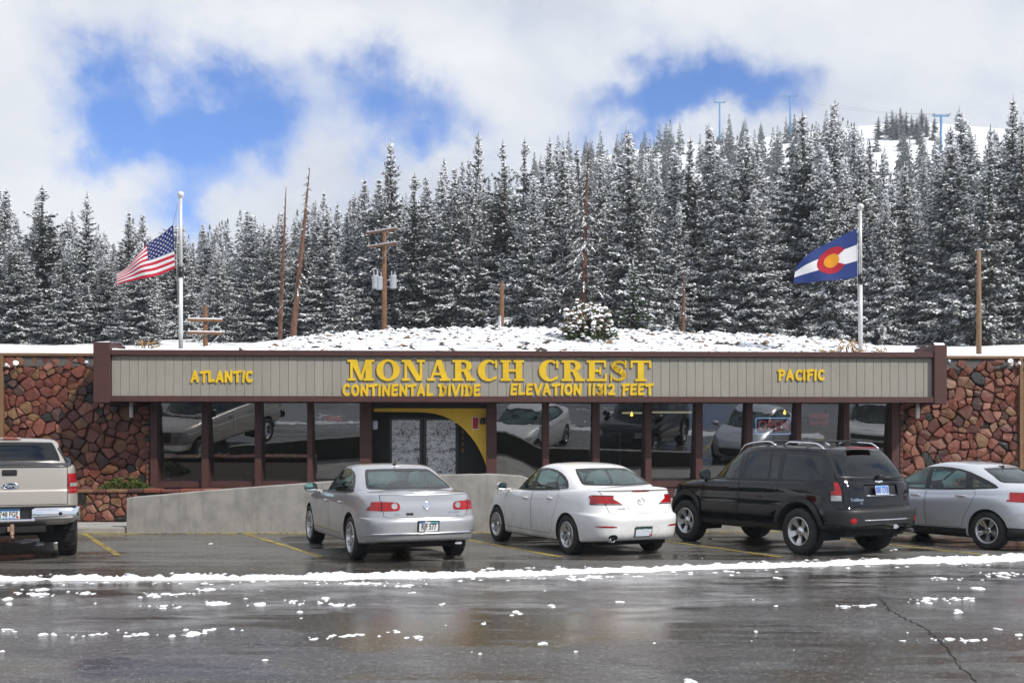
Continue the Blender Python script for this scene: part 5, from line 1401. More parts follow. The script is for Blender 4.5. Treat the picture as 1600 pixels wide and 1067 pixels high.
# vertical siding boards
u0, u1 = uL + capw + .003, ub(1458) - .003
nb = 95; w = (u1 - u0) / nb
bm = bmesh.new(); add_box(bm, .0032, w - .0032, 0, .03, ZB + .137, ZT - .127, .003)
bd = bm_obj('siding_board', bm, M_siding, fas); bd.location = (u0, .055, 0)
for k in range(1, nb):
    o = bd.copy(); COL.objects.link(o); o.parent = fas; o.location = (u0 + w * k, .055 + rnd.uniform(-.0015, .0015), 0)
lbox('board_backing', u0, u1, .083, .098, ZB + .14, ZT - .13, MATS['shut_gap'], parent=fas)

# walls behind, roof, inside
roof = lbox('roof', -22, 22, 1.16, 13, 3.62, 3.84, M_roof)
lbox('back_wall', -22, 22, 12.6, 12.9, 0, 3.62, M_brownwood)
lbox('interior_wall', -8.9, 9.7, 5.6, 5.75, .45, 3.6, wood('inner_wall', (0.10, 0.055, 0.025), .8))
lbox('floor_slab', -22, 22, 1.10, 12.5, .0, .44, M_walk)
lbox('header_beam', -8.9, 9.75, 1.14, 1.5, 2.76, 3.6, M_maroon)
lbox('sill_beam', ub(235, None, 1.1), ub(566, None, 1.1), 1.08, 1.46, .72, .86, M_maroon)
lbox('sill_beam', ub(762, None, 1.1), ub(1405, None, 1.1), 1.08, 1.46, .72, .86, M_maroon)
lbox('lower_wall', ub(237, None, 1.1), ub(566, None, 1.1), 1.12, 1.44, .44, .72, M_maroon)
lbox('lower_wall', ub(762, None, 1.1), ub(1403, None, 1.1), 1.12, 1.44, .44, .72, M_maroon)
POSTS = [(235, 246), (315, 326), (398, 408), (480, 488), (562, 580), (760, 776), (848, 858), (926, 937), (1008, 1018), (1087, 1098), (1166, 1176), (1244, 1252), (1318, 1327), (1393, 1405)]
for a, b_ in POSTS: lbox('post', ub(a, None, 1.0), ub(b_, None, 1.0), .98, 1.47, .70 if a not in (562, 760) else .44, 2.79, M_maroon, .006)

def win_mat():
    m, t, b = new_mat('shop_glass'); m.node_tree.nodes.remove(b); out = [n for n in m.node_tree.nodes if n.type == 'OUTPUT_MATERIAL'][0]
    tr = t.n('ShaderNodeBsdfTransparent'); tr.inputs[0].default_value = (.34, .34, .33, 1)
    gl = t.n('ShaderNodeBsdfGlossy'); gl.inputs['Roughness'].default_value = 0.0; gl.inputs['Color'].default_value = (.80, .82, .84, 1)
    f = t.noise(t.coord(), 1.6, 3)
    bmp = t.n('ShaderNodeBump'); bmp.inputs['Strength'].default_value = .04; bmp.inputs['Distance'].default_value = .02; t.l(f, bmp.inputs['Height']); t.l(bmp.outputs[0], gl.inputs['Normal'])
    df = t.n('ShaderNodeBsdfDiffuse'); df.inputs['Color'].default_value = (.25, .25, .24, 1)
    ms = t.n('ShaderNodeMixShader'); ms.inputs[0].default_value = WIN_REFL; t.l(tr.outputs[0], ms.inputs[1]); t.l(gl.outputs[0], ms.inputs[2])
    m2 = t.n('ShaderNodeMixShader'); m2.inputs[0].default_value = 0.02; t.l(ms.outputs[0], m2.inputs[1]); t.l(df.outputs[0], m2.inputs[2])
    t.l(m2.outputs[0], out.inputs['Surface']); return m
WIN_REFL = 0.25
M_shop = win_mat()
TILT = .195
for (a0, a1), (b0, b1) in zip(POSTS, POSTS[1:]):
    if a0 == 562: continue
    x0, x1 = ub(a1, None, 1.2) - .06, ub(b0, None, 1.2) + .06
    j = rnd.uniform(-.006, .006); z0, z1 = .83, 2.78; vt, vb = 1.16 + j, 1.16 + TILT + j
    fr = bmesh.new()
    for (ua, ubb, za, zc) in ((x0, x1, z0, z0 + .04), (x0, x1, z1 - .04, z1)):
        va = vb + (vt - vb) * (za - z0) / (z1 - z0); add_box(fr, ua, ubb, va - .03, va + .03, za, zc)
    w_ = bm_obj('window', fr, MATS['black_trim'], lodge)
    g = mesh_obj('window_pane', [(x0, vb, z0), (x1, vb, z0), (x1, vt, z1), (x0, vt, z1)], [(0, 1, 2, 3)], M_shop, w_)

# stones: cells of a scattered pattern, each its own rounded, proud block
def stone_mat():
    m, t, b = new_mat('red_stone')
    oi = t.n('ShaderNodeObjectInfo'); co = t.world()
    base = t.ramp(oi.outputs['Random'], [(0.0, (0.185, 0.052, 0.030)), (0.16, (0.145, 0.040, 0.026)), (0.30, (0.215, 0.078, 0.048)), (0.42, (0.115, 0.036, 0.025)), (0.54, (0.175, 0.078, 0.036)),
                                         (0.64, (0.070, 0.030, 0.023)), (0.72, (0.27, 0.115, 0.078)), (0.80, (0.160, 0.046, 0.030)), (0.89, (0.018, 0.016, 0.016)), (0.94, (0.195, 0.105, 0.050))], 'CONSTANT')
    f = t.noise(co, 7, 7, 0.7, 0.6); g = t.noise(co, 28, 5, 0.65)
    c = t.mix(t.ramp(f, [(0.38, 0.0), (0.68, 0.75)]), base, t.mix(1.0, base, (.50, .46, .46), 'MULTIPLY'))
    c = t.mix(t.ramp(g, [(0.62, 0.0), (0.74, 0.35)]), c, (0.30, 0.19, 0.145))
    t.l(c, b.inputs['Base Color']); b.inputs['Roughness'].default_value = 0.55
    t.l(t.bump(t.math('ADD', f, t.math('MULTIPLY', g, .5)), 0.7, 0.02), b.inputs['Normal'])
    return m
M_stone = stone_mat()
M_mortar = simple('mortar', (0.034, 0.021, 0.016), .95, 0, .35, 12, bump=.4)
def cells(x0, x1, z0, z1, n, seed, aspect=1.15, big=.25):
    r = random.Random(seed); pts = []; W, H = x1 - x0, z1 - z0; rad = math.sqrt(W * H / n)
    tries = 0
    while len(pts) < n and tries < 60000:
        tries += 1; p = (r.uniform(x0, x1), r.uniform(z0, z1), r.choice((.45, .6, .75, 1.0) if r.random() > big else (1.2, 1.4)))
        k = .80 - .35 * min(1, tries / 50000)
        if all(math.hypot((p[0] - q[0]) / aspect, p[1] - q[1]) > rad * k * (p[2] + q[2]) / 2 for q in pts): pts.append(p)
    out = []
    for i, p in enumerate(pts):
        poly = [(x0, z0), (x1, z0), (x1, z1), (x0, z1)]
        for j, q in enumerate(pts):
            if i == j or abs(p[0] - q[0]) > rad * 4 or abs(p[1] - q[1]) > rad * 4: continue
            wgt = .5 + .16 * (p[2] - q[2]); mx, mz = p[0] + (q[0] - p[0]) * wgt, p[1] + (q[1] - p[1]) * wgt; nx, nz = q[0] - p[0], q[1] - p[1]
            new = []
            for k in range(len(poly)):
                a, b = poly[k], poly[(k + 1) % len(poly)]; da, db = (a[0] - mx) * nx + (a[1] - mz) * nz, (b[0] - mx) * nx + (b[1] - mz) * nz
                if da <= 0: new.append(a)
                if da * db < 0: t = da / (da - db); new.append((a[0] + (b[0] - a[0]) * t, a[1] + (b[1] - a[1]) * t))
            poly = new
            if len(poly) < 3: break
        if len(poly) >= 3: out.append(poly)
    return out
def stone(poly, r, parent, name='stone', depth=(.03, .105), mat=None, gap=.0045):
    # tidy slivers, shrink for the joint, knock the corners off
    p = [poly[0]]
    for q in poly[1:]:
        if math.hypot(q[0] - p[-1][0], q[1] - p[-1][1]) > .05: p.append(q)
    if len(p) > 3 and math.hypot(p[0][0] - p[-1][0], p[0][1] - p[-1][1]) < .05: p.pop()
    if len(p) < 3 or abs(area2(p)) < .006: return None
    p = inset(p, gap)
    if area2(p) < .004: return None
    if len(p) > 7: p = p[:7]
    q = []
    for i in range(len(p)):
        a, b, c = p[i - 1], p[i], p[(i + 1) % len(p)]; t = r.uniform(.04, .20)
        q += [(b[0] + (a[0] - b[0]) * t, b[1] + (a[1] - b[1]) * t), (b[0] + (c[0] - b[0]) * t, b[1] + (c[1] - b[1]) * t)]
    if len(q) > 14: q = p
    cx, cz = sum(x for x, _ in q) / len(q), sum(z for _, z in q) / len(q); d = r.uniform(*depth); tx, tz = r.gauss(0, .12), r.gauss(0, .12)
    n = len(q); vs = []
    for x, z in q: vs.append((x - cx, .02, z - cz))
    for x, z in q: vs.append(((x - cx) * 1.0, -d * .55, (z - cz) * 1.0))
    for x, z in q:
        sx, sz = (x - cx) * .86 + r.gauss(0, .008), (z - cz) * .86 + r.gauss(0, .008); vs.append((sx, -d - tx * sx - tz * sz + r.gauss(0, .005), sz))
    vs.append((0, -d - r.uniform(0, .02), 0))
    fs = []
    for k in range(n):
        k2 = (k + 1) % n; fs += [(k, k2, n + k2, n + k), (n + k, n + k2, 2 * n + k2, 2 * n + k), (2 * n + k, 2 * n + k2, 3 * n)]
    o = mesh_obj(name, vs, fs, mat or M_stone, parent); o.location = (cx, 0, cz)
    return o
def stone_panel(name, x0, x1, z0, z1, v, n, seed, parent, back=.25, rmat=None, **k):
    wl = box(name, x0, x1, 0, back, z0, z1, M_mortar, parent); wl.location = (0, v, 0)
    r = random.Random(seed + 1)
    cs = cells(x0, x1, z0, z1, n, seed, **k)
    for c in cs: stone(c, r, wl)
    return wl
zt = 3.86
def stone_wall(px0, px1, z0, n, seed, label):
    t = empty('stone_wall', (0, D0, 0), YAW); tag(t, label, 'wall')
    core = box('wall_core', ub(px0, None, 1.2), ub(px1, None, 1.2), 1.22, 1.47, z0, zt, M_mortar, t)
    face = bpy.data.objects.new('wall_face', None); link(face, t); face.location = (0, 1.22, 0); r = random.Random(seed + 1)
    for c in cells(ub(px0, None, 1.2), ub(px1, None, 1.2), z0, zt, n, seed, 1.2, .22): stone(c, r, face)
stone_wall(6, 234, .62, 255, 5, 'red stone wall left of the windows behind the pickup')
stone_wall(1406, 1592, .45, 215, 9, 'red stone wall right of the windows behind the blue-grey sedan')
for s, (a, b_) in ((0, (-22, ub(5, None, 1.2))), (1, (ub(1593, None, 1.2), 22))):
    st = lbox('plank_wall', a, b_, 1.24, 1.5, .1, zt, M_brownwood)
    k = 0; uu = a if s else b_
    bm = bmesh.new(); add_box(bm, 0, .19, 0, .03, .12, zt, .006); p0 = bm_obj('plank', bm, M_brownwood, st)
    for k in range(14):
        o = p0 if k == 0 else p0.copy()
        if k: COL.objects.link(o); o.parent = st
        o.location = ((uu + .005 + k * .2) if s else (uu - .195 - k * .2), 1.205, 0)
lbox('coping', -22, uL, 1.10, 1.6, zt, zt + .07, M_tan, .006); lbox('coping', uR, 22, 1.10, 1.6, zt, zt + .07, M_tan, .006)
lbox('corner_trim', ub(0, None, 1.1), ub(5, None, 1.1), 1.08, 1.24, .1, zt - .001, M_tan, .005); lbox('corner_trim', ub(1593, None, 1.1), ub(1598, None, 1.1), 1.08, 1.24, .1, zt - .001, M_tan, .005)
# brick returns beside the end posts
for (a, b_) in ((229, 235), (1405, 1411)):
    for k in range(15):
        o = lbox('edge_stone', ub(a, None, 1.1), ub(b_, None, 1.1) - .004, 1.06, 1.25, .78 + k * .13, .78 + k * .13 + .118, M_stone, .012)

# recessed entrance
v_arch = 1.22
xa0, xa1 = ub(583, None, v_arch), ub(762, None, v_arch); za1 = zb(638, 0, v_arch)
arc = [ub(x, y, v_arch) for x, y in ((584, 643), (665, 643.5), (685, 647), (705, 655), (722, 667), (736, 682), (747, 698), (755, 714), (760, 730))]
arc2 = chaikin(arc, 2, False)
bm = bmesh.new()
vsf = [bm.verts.new((x, v_arch, z)) for x, z in arc2] ; top = [bm.verts.new((min(max(x, xa0), xa1), v_arch, za1)) for x, z in arc2]
top[-1].co.x = xa1; 
for k in range(len(arc2) - 1): bm.faces.new((vsf[k], vsf[k + 1], top[k + 1], top[k]))
r = bmesh.ops.extrude_face_region(bm, geom=bm.faces[:]); bmesh.ops.translate(bm, verts=[g for g in r['geom'] if isinstance(g, bmesh.types.BMVert)], vec=(0, .10, 0))
bmesh.ops.recalc_face_normals(bm, faces=bm.faces[:])
bm_obj('arch_panel', bm, M_archyel, lodge)
lbox('arch_head', xa0 - .1, xa1 + .1, 1.14, 1.34, za1 + .002, 2.77, simple('black_wood', (.010, .009, .009), .6, 0, .3))
ent = lbox('entry_wall', xa0 - .2, xa1 + .2, 2.30, 2.40, .44, 2.75, MATS['black_wood'])
for a, b_ in ((xa0 - .2, xa0 - .05), (xa1 + .02, xa1 + .2)): lbox('entry_side', a, b_, 1.48, 2.30, .44, 2.75, MATS['black_wood'])
def painted_reflection():
    m, t, b = new_mat('door_glass')
    co = t.coord('Object', (1, 1, 1.7)); f = t.noise(co, 9, 8, 0.72, 1.4); g = t.noise(co, 1.6, 4)
    v = t.math('ADD', t.math('MULTIPLY', f, .85), t.math('MULTIPLY', g, .22))
    c = t.ramp(v, [(0.40, (0.006, 0.005, 0.005)), (0.47, (0.14, 0.125, 0.115)), (0.51, (0.55, 0.58, 0.63)), (0.62, (0.84, 0.86, 0.90))])  # snow mirrored in the door glass, painted into the pane colour
    t.l(c, b.inputs['Base Color']); b.inputs['Roughness'].default_value = .12
    return m
M_door = painted_reflection()
for (a, b_) in ((608, 660), (662, 716)):
    x0, x1 = ub(a, None, 2.26), ub(b_, None, 2.26)
    bm = bmesh.new(); zt_ = zb(652, 0, 2.26)
    for bb in ((x0, x0 + .07, .46, zt_), (x1 - .07, x1, .46, zt_), (x0 + .07, x1 - .07, .46, .60), (x0 + .07, x1 - .07, zt_ - .07, zt_)): add_box(bm, bb[0], bb[1], 2.24, 2.29, bb[2], bb[3])
    d = bm_obj('door', bm, MATS['black_trim'], lodge)
    g = box('door_pane', -(x1 - x0) / 2 + .06, (x1 - x0) / 2 - .06, -.008, .008, -.9, .9, M_door, d); g.location = ((x0 + x1) / 2, 2.265, (.56 + zt_) / 2); g.scale = (1, 1, (zt_ - .62) / 1.8)
    hx = x1 - .10 if a == 608 else x0 + .10
    tube('door_handle', [(hx, 2.24, 1.0), (hx, 2.17, 1.02), (hx, 2.17, 1.38), (hx, 2.24, 1.40)], .014, MATS['black_trim'], d)
for i, (ch, y) in enumerate((('2', 664), ('4', 675), ('5', 684), ('0', 693.5), ('0', 703.5))):
    u, z = ub(723, y, 2.28); M = Matrix.Translation((u, 2.288, z)) @ Matrix.Rotation(PI / 2, 4, 'X')
    text_obj('door_number', ch, .14, simple('bronze_number', (.30, .15, .06), .5, .4, .2) if 'bronze_number' not in MATS else MATS['bronze_number'], lodge, M, .006)
u, z = ub(743, 661, v_arch)
nt_ = lbox('notice', u - .085, u + .085, v_arch - .02, v_arch - .004, z - .155, z + .155, MATS['plate_white'])
box('notice_field', u - .068, u + .068, v_arch - .024, v_arch - .021, z - .135, z + .135, simple('notice_red', (.42, .01, .012), .5, 0, .2, 40), nt_)
for k in range(5):
    box('notice_line', u - .05, u + .05 - .02 * (k % 2), v_arch - .0265, v_arch - .0245, z + .09 - k * .045, z + .097 - k * .045, simple('notice_ink', (.22, .01, .01), .5, 0, 0) if 'notice_ink' not in MATS else MATS['notice_ink'], nt_)
u, z = ub(754, 659, v_arch)
bm = bmesh.new(); add_lathe(bm, [(.03, .10), (.05, .06), (.075, -.03), (.055, -.05), (.0, -.055)], 'z', 14, 0, (u, v_arch - .12, z)); add_box(bm, u - .02, u + .1, v_arch - .13, v_arch, z + .07, z + .11)
bm_obj('wall_lamp', bm, MATS['black_trim'], lodge)
u, z = ub(587, 664, v_arch + .2)
bm = bmesh.new(); add_box(bm, u - .06, u + .06, v_arch, v_arch + .1, z - .11, z + .11, .02); bm_obj('entry_light', bm, MATS['plate_pale'], lodge)

# things seen through the glass
M_neon_r = simple('neon_red', (.35, .03, .05), .4, 0, 0, emit=((1.0, .08, .10), .55)); M_neon_b = simple('neon_blue', (.10, .15, .4), .4, 0, 0, emit=((.30, .50, 1.0), 2.2))
def rrect(a, b, r, n=4):
    out = []
    for cx, cz, a0 in ((a - r, b - r, 0), (-a + r, b - r, 90), (-a + r, -b + r, 180), (a - r, -b + r, 270)): out += [(cx + r * math.cos(R(a0 + 90 * k / n)), cz + r * math.sin(R(a0 + 90 * k / n))) for k in range(n + 1)]
    return out
def neon(label, words, px0, px1, py0, py1, v, border):
    a, z1 = ub(px0, py0, v); b_, z0 = ub(px1, py1, v); t = empty('window_sign', bworld((a + b_) / 2, v, (z0 + z1) / 2), YAW); w_, h_ = b_ - a, z1 - z0
    tag(t, label, 'sign')
    box('sign_panel', -w_ / 2, w_ / 2, .012, .02, -h_ / 2, h_ / 2, MATS['shut_gap'], t)
    if border:
        rr = [(x, 0, z) for x, z in rrect(w_ / 2, h_ / 2, .05)]; tube('sign_border', rr + [rr[0]], .012, border, t, 6)
    for i, wd in enumerate(words):
        zz = h_ / 2 - h_ * (i + .5) / len(words)
        me = text_mesh(wd, h_ / len(words) * .95, .006); bw = max(v_.co.x for v_ in me.vertices) - min(v_.co.x for v_ in me.vertices)
        me.materials.clear(); me.materials.append(M_neon_r); o = bpy.data.objects.new('sign_lettering', me)
        o.matrix_local = Matrix.Translation((0, -.002, zz)) @ Matrix.Rotation(PI / 2, 4, 'X') @ Matrix.Diagonal((w_ * .86 / bw, 1, 1, 1)); link(o, t)
neon('neon OPEN sign with blue border in window above the black SUV', ['OPEN'], 1181, 1236, 653, 678, 1.55, M_neon_b)
neon('dull red two-line sign in the window right of the OPEN sign', ['FRESH', 'FUDGE'], 1264, 1296, 645, 666, 1.55, MATS['plate_pale'])
neon('dim red OPEN sign in the window left of the entrance', ['OPEN'], 506, 536, 648, 662, 1.9, None)
for x, y, wd, lb in ((990, 645, 36, 'shorter lit ceiling tube behind the yellow bulb right of the entrance'), (1050, 644, 62, 'longer lit ceiling tube seen through the fourth window right of the entrance')):
    u, z = ub(x, y, 3.6); t = box('ceiling_tube', -wd / 2 * 29.8 / FPX, wd / 2 * 29.8 / FPX, -.04, .04, -.022, .022, simple('lamp_tube', (.8, .8, .7), .5, 0, 0, emit=((1, .92, .6), .9)) if 'lamp_tube' not in MATS else MATS['lamp_tube'])
    t.location = bworld(u, 3.6, z); t.rotation_euler = (0, 0, YAW); tag(t, lb, 'ceiling light', 'ceiling tubes inside the lodge')
M_bulb = simple('lit_bulb', (.9, .7, .2), .5, 0, 0, emit=((1, .72, .12), 6.0))
for x, y, lb in ((987, 648, 'lit yellow bulb under the ceiling tube'), (1226, 645, 'lit yellow bulb above the OPEN sign')):
    u, z = ub(x, y, 3.2); bm = bmesh.new(); add_lathe(bm, [(.0, -.045), (.032, -.03), (.042, 0), (.03, .03), (.014, .05), (.014, .085)], 'z', 12)
    o = bm_obj('hanging_bulb', bm, M_bulb); o.location = bworld(u, 3.2, z); tag(o, lb, 'lamp')
fr_m = simple('picture_print', (.16, .15, .13), .5, 0, .7, 6)
for i, (px, py, w_, h_, lb) in enumerate(((352, 663, .42, .36, 'small framed picture high in the second window from the left'), (390, 735, .60, .5, 'wide framed picture low behind the second window from the left'), (415, 664, .34, .55, 'tall framed picture in the third window from the left'))):
    u, z = ub(px, py, 5.5); t = empty('framed_picture', bworld(u, 5.56, z), YAW); tag(t, lb, 'picture')
    box('picture_frame', -w_ / 2 - .05, w_ / 2 + .05, 0, .03, -h_ / 2 - .05, h_ / 2 + .05, MATS['black_trim'], t); box('picture_print', -w_ / 2, w_ / 2, -.006, -.001, -h_ / 2, h_ / 2, fr_m, t)
t = empty('display_case', bworld(ub(945, None, 2.2), 2.2, .44), YAW); tag(t, 'pale glass-fronted display case inside the third window right of the entrance', 'display case')
box('case_body', -.42, .42, 0, .5, 0, 1.62, simple('case_white', (.35, .38, .42), .4, 0, .3, 3), t, .01); box('case_front', -.36, .36, -.006, -.001, .5, 1.5, simple('case_glass', (.04, .08, .14), .1, 0, .5, 4), t)

# lights and pipes on the outside
def flood(px, py, sg, lb):
    u, z = ub(px, py, 1.0); t = empty('security_light', bworld(u, 1.16, z), YAW); tag(t, lb, 'light')
    box('light_base', -.05, .05, 0, .06, -.05, .05, M_white_metal, t, .01)
    bm = bmesh.new(); M = Matrix.Rotation(R(60), 4, 'X') @ Matrix.Rotation(R(25) * sg, 4, 'Y')
    add_lathe(bm, [(.03, .0), (.04, .04), (.062, .12), (.066, .145), (.055, .145), (.0, .13)], 'z', 16); bm.transform(Matrix.Translation((sg * .06, -.06, 0)) @ M)
    bm_obj('light_head', bm, M_white_metal, t, True)
    bm = bmesh.new(); add_lathe(bm, [(.02, .0), (.03, .04), (.045, .09), (.05, .11), (.0, .10)], 'z', 14); bm.transform(Matrix.Translation((-sg * .08, -.05, -.02)) @ Matrix.Rotation(R(65), 4, 'X') @ Matrix.Rotation(R(-30) * sg, 4, 'Y'))
    bm_obj('light_head', bm, M_white_metal, t, True)
flood(17, 571, 1, 'white floodlight on the stone wall above the pickup'); flood(1586, 568, -1, 'white floodlight high on the right stone wall')
for px, lb in ((205, 'short white downpipe under left end of the canopy'), (1434, 'short white downpipe under right end of the canopy')):
    u = ub(px, None, .8); o = tube('downpipe', [(0, 0, 0), (0, 0, .38)], .045, M_white_metal, None, 12); o.location = bworld(u, .8, 2.385); tag(o, lb, 'pipe')
for px, py, lb in ((134, 566, 'small round grey sensor on left stone wall'), (1484, 564, 'small round sensor on right stone wall')):
    u, z = ub(px, py, 1.1); o = bm_obj('wall_sensor', (lambda b: (add_lathe(b, [(.05, 0), (.05, -.05), (.035, -.09), (0, -.1)], 'y', 14), b)[1])(bmesh.new()), MATS['plate_pale']); o.location = bworld(u, 1.2, z); tag(o, lb, 'sensor')
o = box('utility_box', -.16, .12, -.06, .06, 0, .20, M_white_metal, None, .02); u, z = ub(258, 752, 1.5); o.location = bworld(u, 1.5, .87); tag(o, 'small white box on the sill behind the leftmost window', 'box')

# ---- raised lettering
def ring_poly(cx, cy, rx, ry, ix, iy, a0, a1, n=20, ox=0, oy=0):
    o = [(cx + rx * math.cos(R(a0 + (a1 - a0) * k / n)), cy + ry * math.sin(R(a0 + (a1 - a0) * k / n))) for k in range(n + 1)]
    i = [(cx + ox + ix * math.cos(R(a0 + (a1 - a0) * k / n)), cy + oy + iy * math.sin(R(a0 + (a1 - a0) * k / n))) for k in range(n + 1)]
    return [[o[k], o[k + 1], i[k + 1], i[k]] for k in range(n)]
def rc(x0, x1, y0, y1): return [(x0, y0), (x1, y0), (x1, y1), (x0, y1)]
SLAB = {
 'M': (1.28, [rc(.13, .25, .1, .9), [(.10, 1), (.44, 1), (.72, .02), (.58, .02)], [(.58, .02), (.70, .02), (.98, 1), (.86, 1)], rc(.86, 1.16, .1, .9), rc(0, .40, 0, .11), rc(0, .36, .89, 1), rc(.76, 1.28, 0, .11), rc(.90, 1.28, .89, 1)]),
 'N': (1.12, [rc(.13, .25, .1, .9), [(.10, 1), (.42, 1), (.99, 0), (.86, 0), (.70, .0)], rc(.86, .98, .1, .9), rc(0, .40, 0, .11), rc(0, .34, .89, 1), rc(.72, 1.12, .89, 1)]),
 'A': (1.12, [[(.13, .05), (.25, .05), (.58, 1), (.46, 1)], [(.42, 1), (.68, 1), (1.03, .05), (.72, .05)], rc(.26, .80, .27, .38), rc(0, .38, 0, .11), rc(.60, 1.12, 0, .11)]),
 'R': (1.12, [rc(.12, .42, .1, .9), rc(0, .54, 0, .11), rc(0, .42, .89, 1), rc(.42, .56, .89, 1), rc(.42, .56, .44, .55)] + ring_poly(.54, .72, .40, .28, .13, .17, -90, 90, 14) + [[(.50, .50), (.76, .50), (1.02, .05), (.70, .05)], rc(.66, 1.12, 0, .11)]),
 'C': (1.0, ring_poly(.52, .5, .52, .52, .24, .41, 48, 312, 30, .06) + [rc(.84, .94, .62, 1.0), [(.80, .20), (.95, .27), (.90, .10), (.84, .06)]]),
 'H': (1.14, [rc(.11, .40, .1, .9), rc(.74, 1.03, .1, .9), rc(.40, .74, .44, .56), rc(0, .51, 0, .11), rc(0, .51, .89, 1), rc(.63, 1.14, 0, .11), rc(.63, 1.14, .89, 1)]),
 'O': (1.12, ring_poly(.56, .5, .56, .52, .25, .41, 0, 360, 40)),
 'E': (1.0, [rc(.11, .40, .1, .9), rc(0, .94, .89, 1), rc(0, .98, 0, .11), rc(.40, .70, .44, .56), rc(.84, .94, .66, .90), rc(.88, .98, .1, .36), rc(.62, .70, .32, .68)]),
 'T': (1.04, [rc(.37, .67, .1, .9), rc(.02, 1.02, .89, 1), rc(.02, .12, .64, .90), rc(.92, 1.02, .64, .90), rc(.24, .80, 0, .11)]),
}
def ribbon(pts, ws):
    out = []
    for k in range(len(pts) - 1):
        a, b = Vector(pts[k]), Vector(pts[k + 1]); d = (b - a).normalized(); n = Vector((-d.y, d.x))
        out.append([tuple(a - n * ws[k] / 2), tuple(b - n * ws[k + 1] / 2), tuple(b + n * ws[k + 1] / 2), tuple(a + n * ws[k] / 2)])
    for p, w in zip(pts, ws): out.append(circle(p[0], p[1], w / 2, 10))
    return out
_s = [(.80, .76), (.68, .90), (.46, .95), (.25, .87), (.20, .73), (.34, .60), (.60, .46), (.74, .32), (.68, .14), (.48, .05), (.26, .09), (.12, .24)]
SLAB['S'] = (.92, ribbon(chaikin(_s, 1, False), list(np.interp(np.linspace(0, 11, len(chaikin(_s, 1, False))), range(12), [.06, .08, .10, .16, .24, .27, .27, .24, .16, .10, .08, .06]))) + [rc(.76, .84, .64, 1.0), rc(.06, .14, 0, .36)])
def bs(*lines, w=.25): return [(l, w) for l in lines]
def arcp(cx, cy, rx, ry, a0, a1, n=8): return [(cx + rx * math.cos(R(a0 + (a1 - a0) * k / n)), cy + ry * math.sin(R(a0 + (a1 - a0) * k / n))) for k in range(n + 1)]
BRUSH = {
 'A': (.86, [[(.10, .06), (.42, .92)], [(.44, .92), (.72, .10)], [(.22, .34), (.66, .36)]]), 'T': (.80, [[(.42, .08), (.42, .88)], [(.06, .84), (.76, .93)]]), 'L': (.70, [[(.16, .92), (.14, .14)], [(.14, .12), (.60, .16)]]),
 'N': (.86, [[(.14, .08), (.16, .90)], [(.17, .88), (.68, .12)], [(.70, .08), (.74, .94)]]), 'I': (.30, [[(.14, .08), (.16, .92)]]), 'C': (.78, [arcp(.46, .50, .32, .40, 50, 310, 10)]), 'O': (.86, [arcp(.43, .5, .31, .39, 0, 360, 14)]),
 'E': (.74, [[(.18, .90), (.14, .10)], [(.2, .88), (.64, .92)], [(.18, .50), (.54, .54)], [(.14, .10), (.62, .13)]]), 'D': (.86, [[(.22, .90), (.20, .10)], [(.05, .88)] + arcp(.34, .5, .38, .40, 85, -85, 9) + [(.12, .10)]]),
 'V': (.84, [[(.10, .92), (.40, .10)], [(.42, .10), (.76, .94)]]), 'F': (.74, [[(.22, .90), (.18, .06)], [(.06, .86), (.68, .93)], [(.2, .50), (.56, .54)]]), 'P': (.78, [[(.20, .90), (.18, .06)], [(.06, .87)] + arcp(.36, .68, .30, .22, 80, -90, 8) + [(.2, .44)]]),
 '1': (.34, [[(.14, .08), (.18, .92)]]), '3': (.70, [[(.12, .86), (.56, .90), (.34, .58)] + arcp(.34, .34, .24, .25, 80, -140, 8)]), '2': (.76, [arcp(.36, .68, .24, .22, 150, -10, 6) + [(.50, .44), (.14, .12)], [(.14, .11), (.66, .13)]]),
}
def lettering(name, label, text, px0, px1, py0, py1, style, gap=.12, space=.5):
    v = .02; u0, _ = ub(px0, py0, v); u1, _ = ub(px1, py0, v); um = (u0 + u1) / 2; zt_, zb_ = zb(py0, um, v), zb(py1, um, v); H = zt_ - zb_
    T = SLAB if style == 'slab' else BRUSH
    tot = sum((space if c == ' ' else T[c][0] + gap) for c in text) - gap; sx = (u1 - u0) / tot
    t = empty(name, bworld(um, .055, zb_), YAW); tag(t, label, 'sign'); x = -(u1 - u0) / 2
    r = random.Random(len(text))
    for c in text:
        if c == ' ': x += space * sx; continue
        W, pcs = T[c]; bm = bmesh.new()
        polys = pcs if style == 'slab' else [q for s in pcs for q in ribbon(s, [.235] * len(s))]
        rot = 0 if style == 'slab' else r.uniform(-.03, .05)
        for i, pg in enumerate(polys):
            pg = [(px_ * sx, py_ * H) for px_, py_ in pg]
            if area2(pg) < 0: pg = pg[::-1]
            f = bm.faces.new([bm.verts.new((a, -.035 - .0004 * (i % 6), b)) for a, b in pg]); 
            bk = [bm.verts.new((a, -.001, b)) for a, b in pg]; fv = list(f.verts); n = len(pg)
            for k in range(n): bm.faces.new((fv[k], bk[k], bk[(k + 1) % n], fv[(k + 1) % n]))
        bmesh.ops.recalc_face_normals(bm, faces=bm.faces[:])
        o = bm_obj('letter', bm, M_yellow, t); o.location = (x, 0, 0); o.rotation_euler = (0, rot, 0)
        x += (W + gap) * sx
lettering('raised_sign', 'large yellow slab-serif letters MONARCH CREST on the grey fascia', 'MONARCH CREST', 543, 1018, 562.5, 595, 'slab', .10, .62)
lettering('raised_sign', 'small yellow letters CONTINENTAL DIVIDE under MONARCH', 'CONTINENTAL DIVIDE', 535, 751, 600, 619, 'brush', .08, .5)
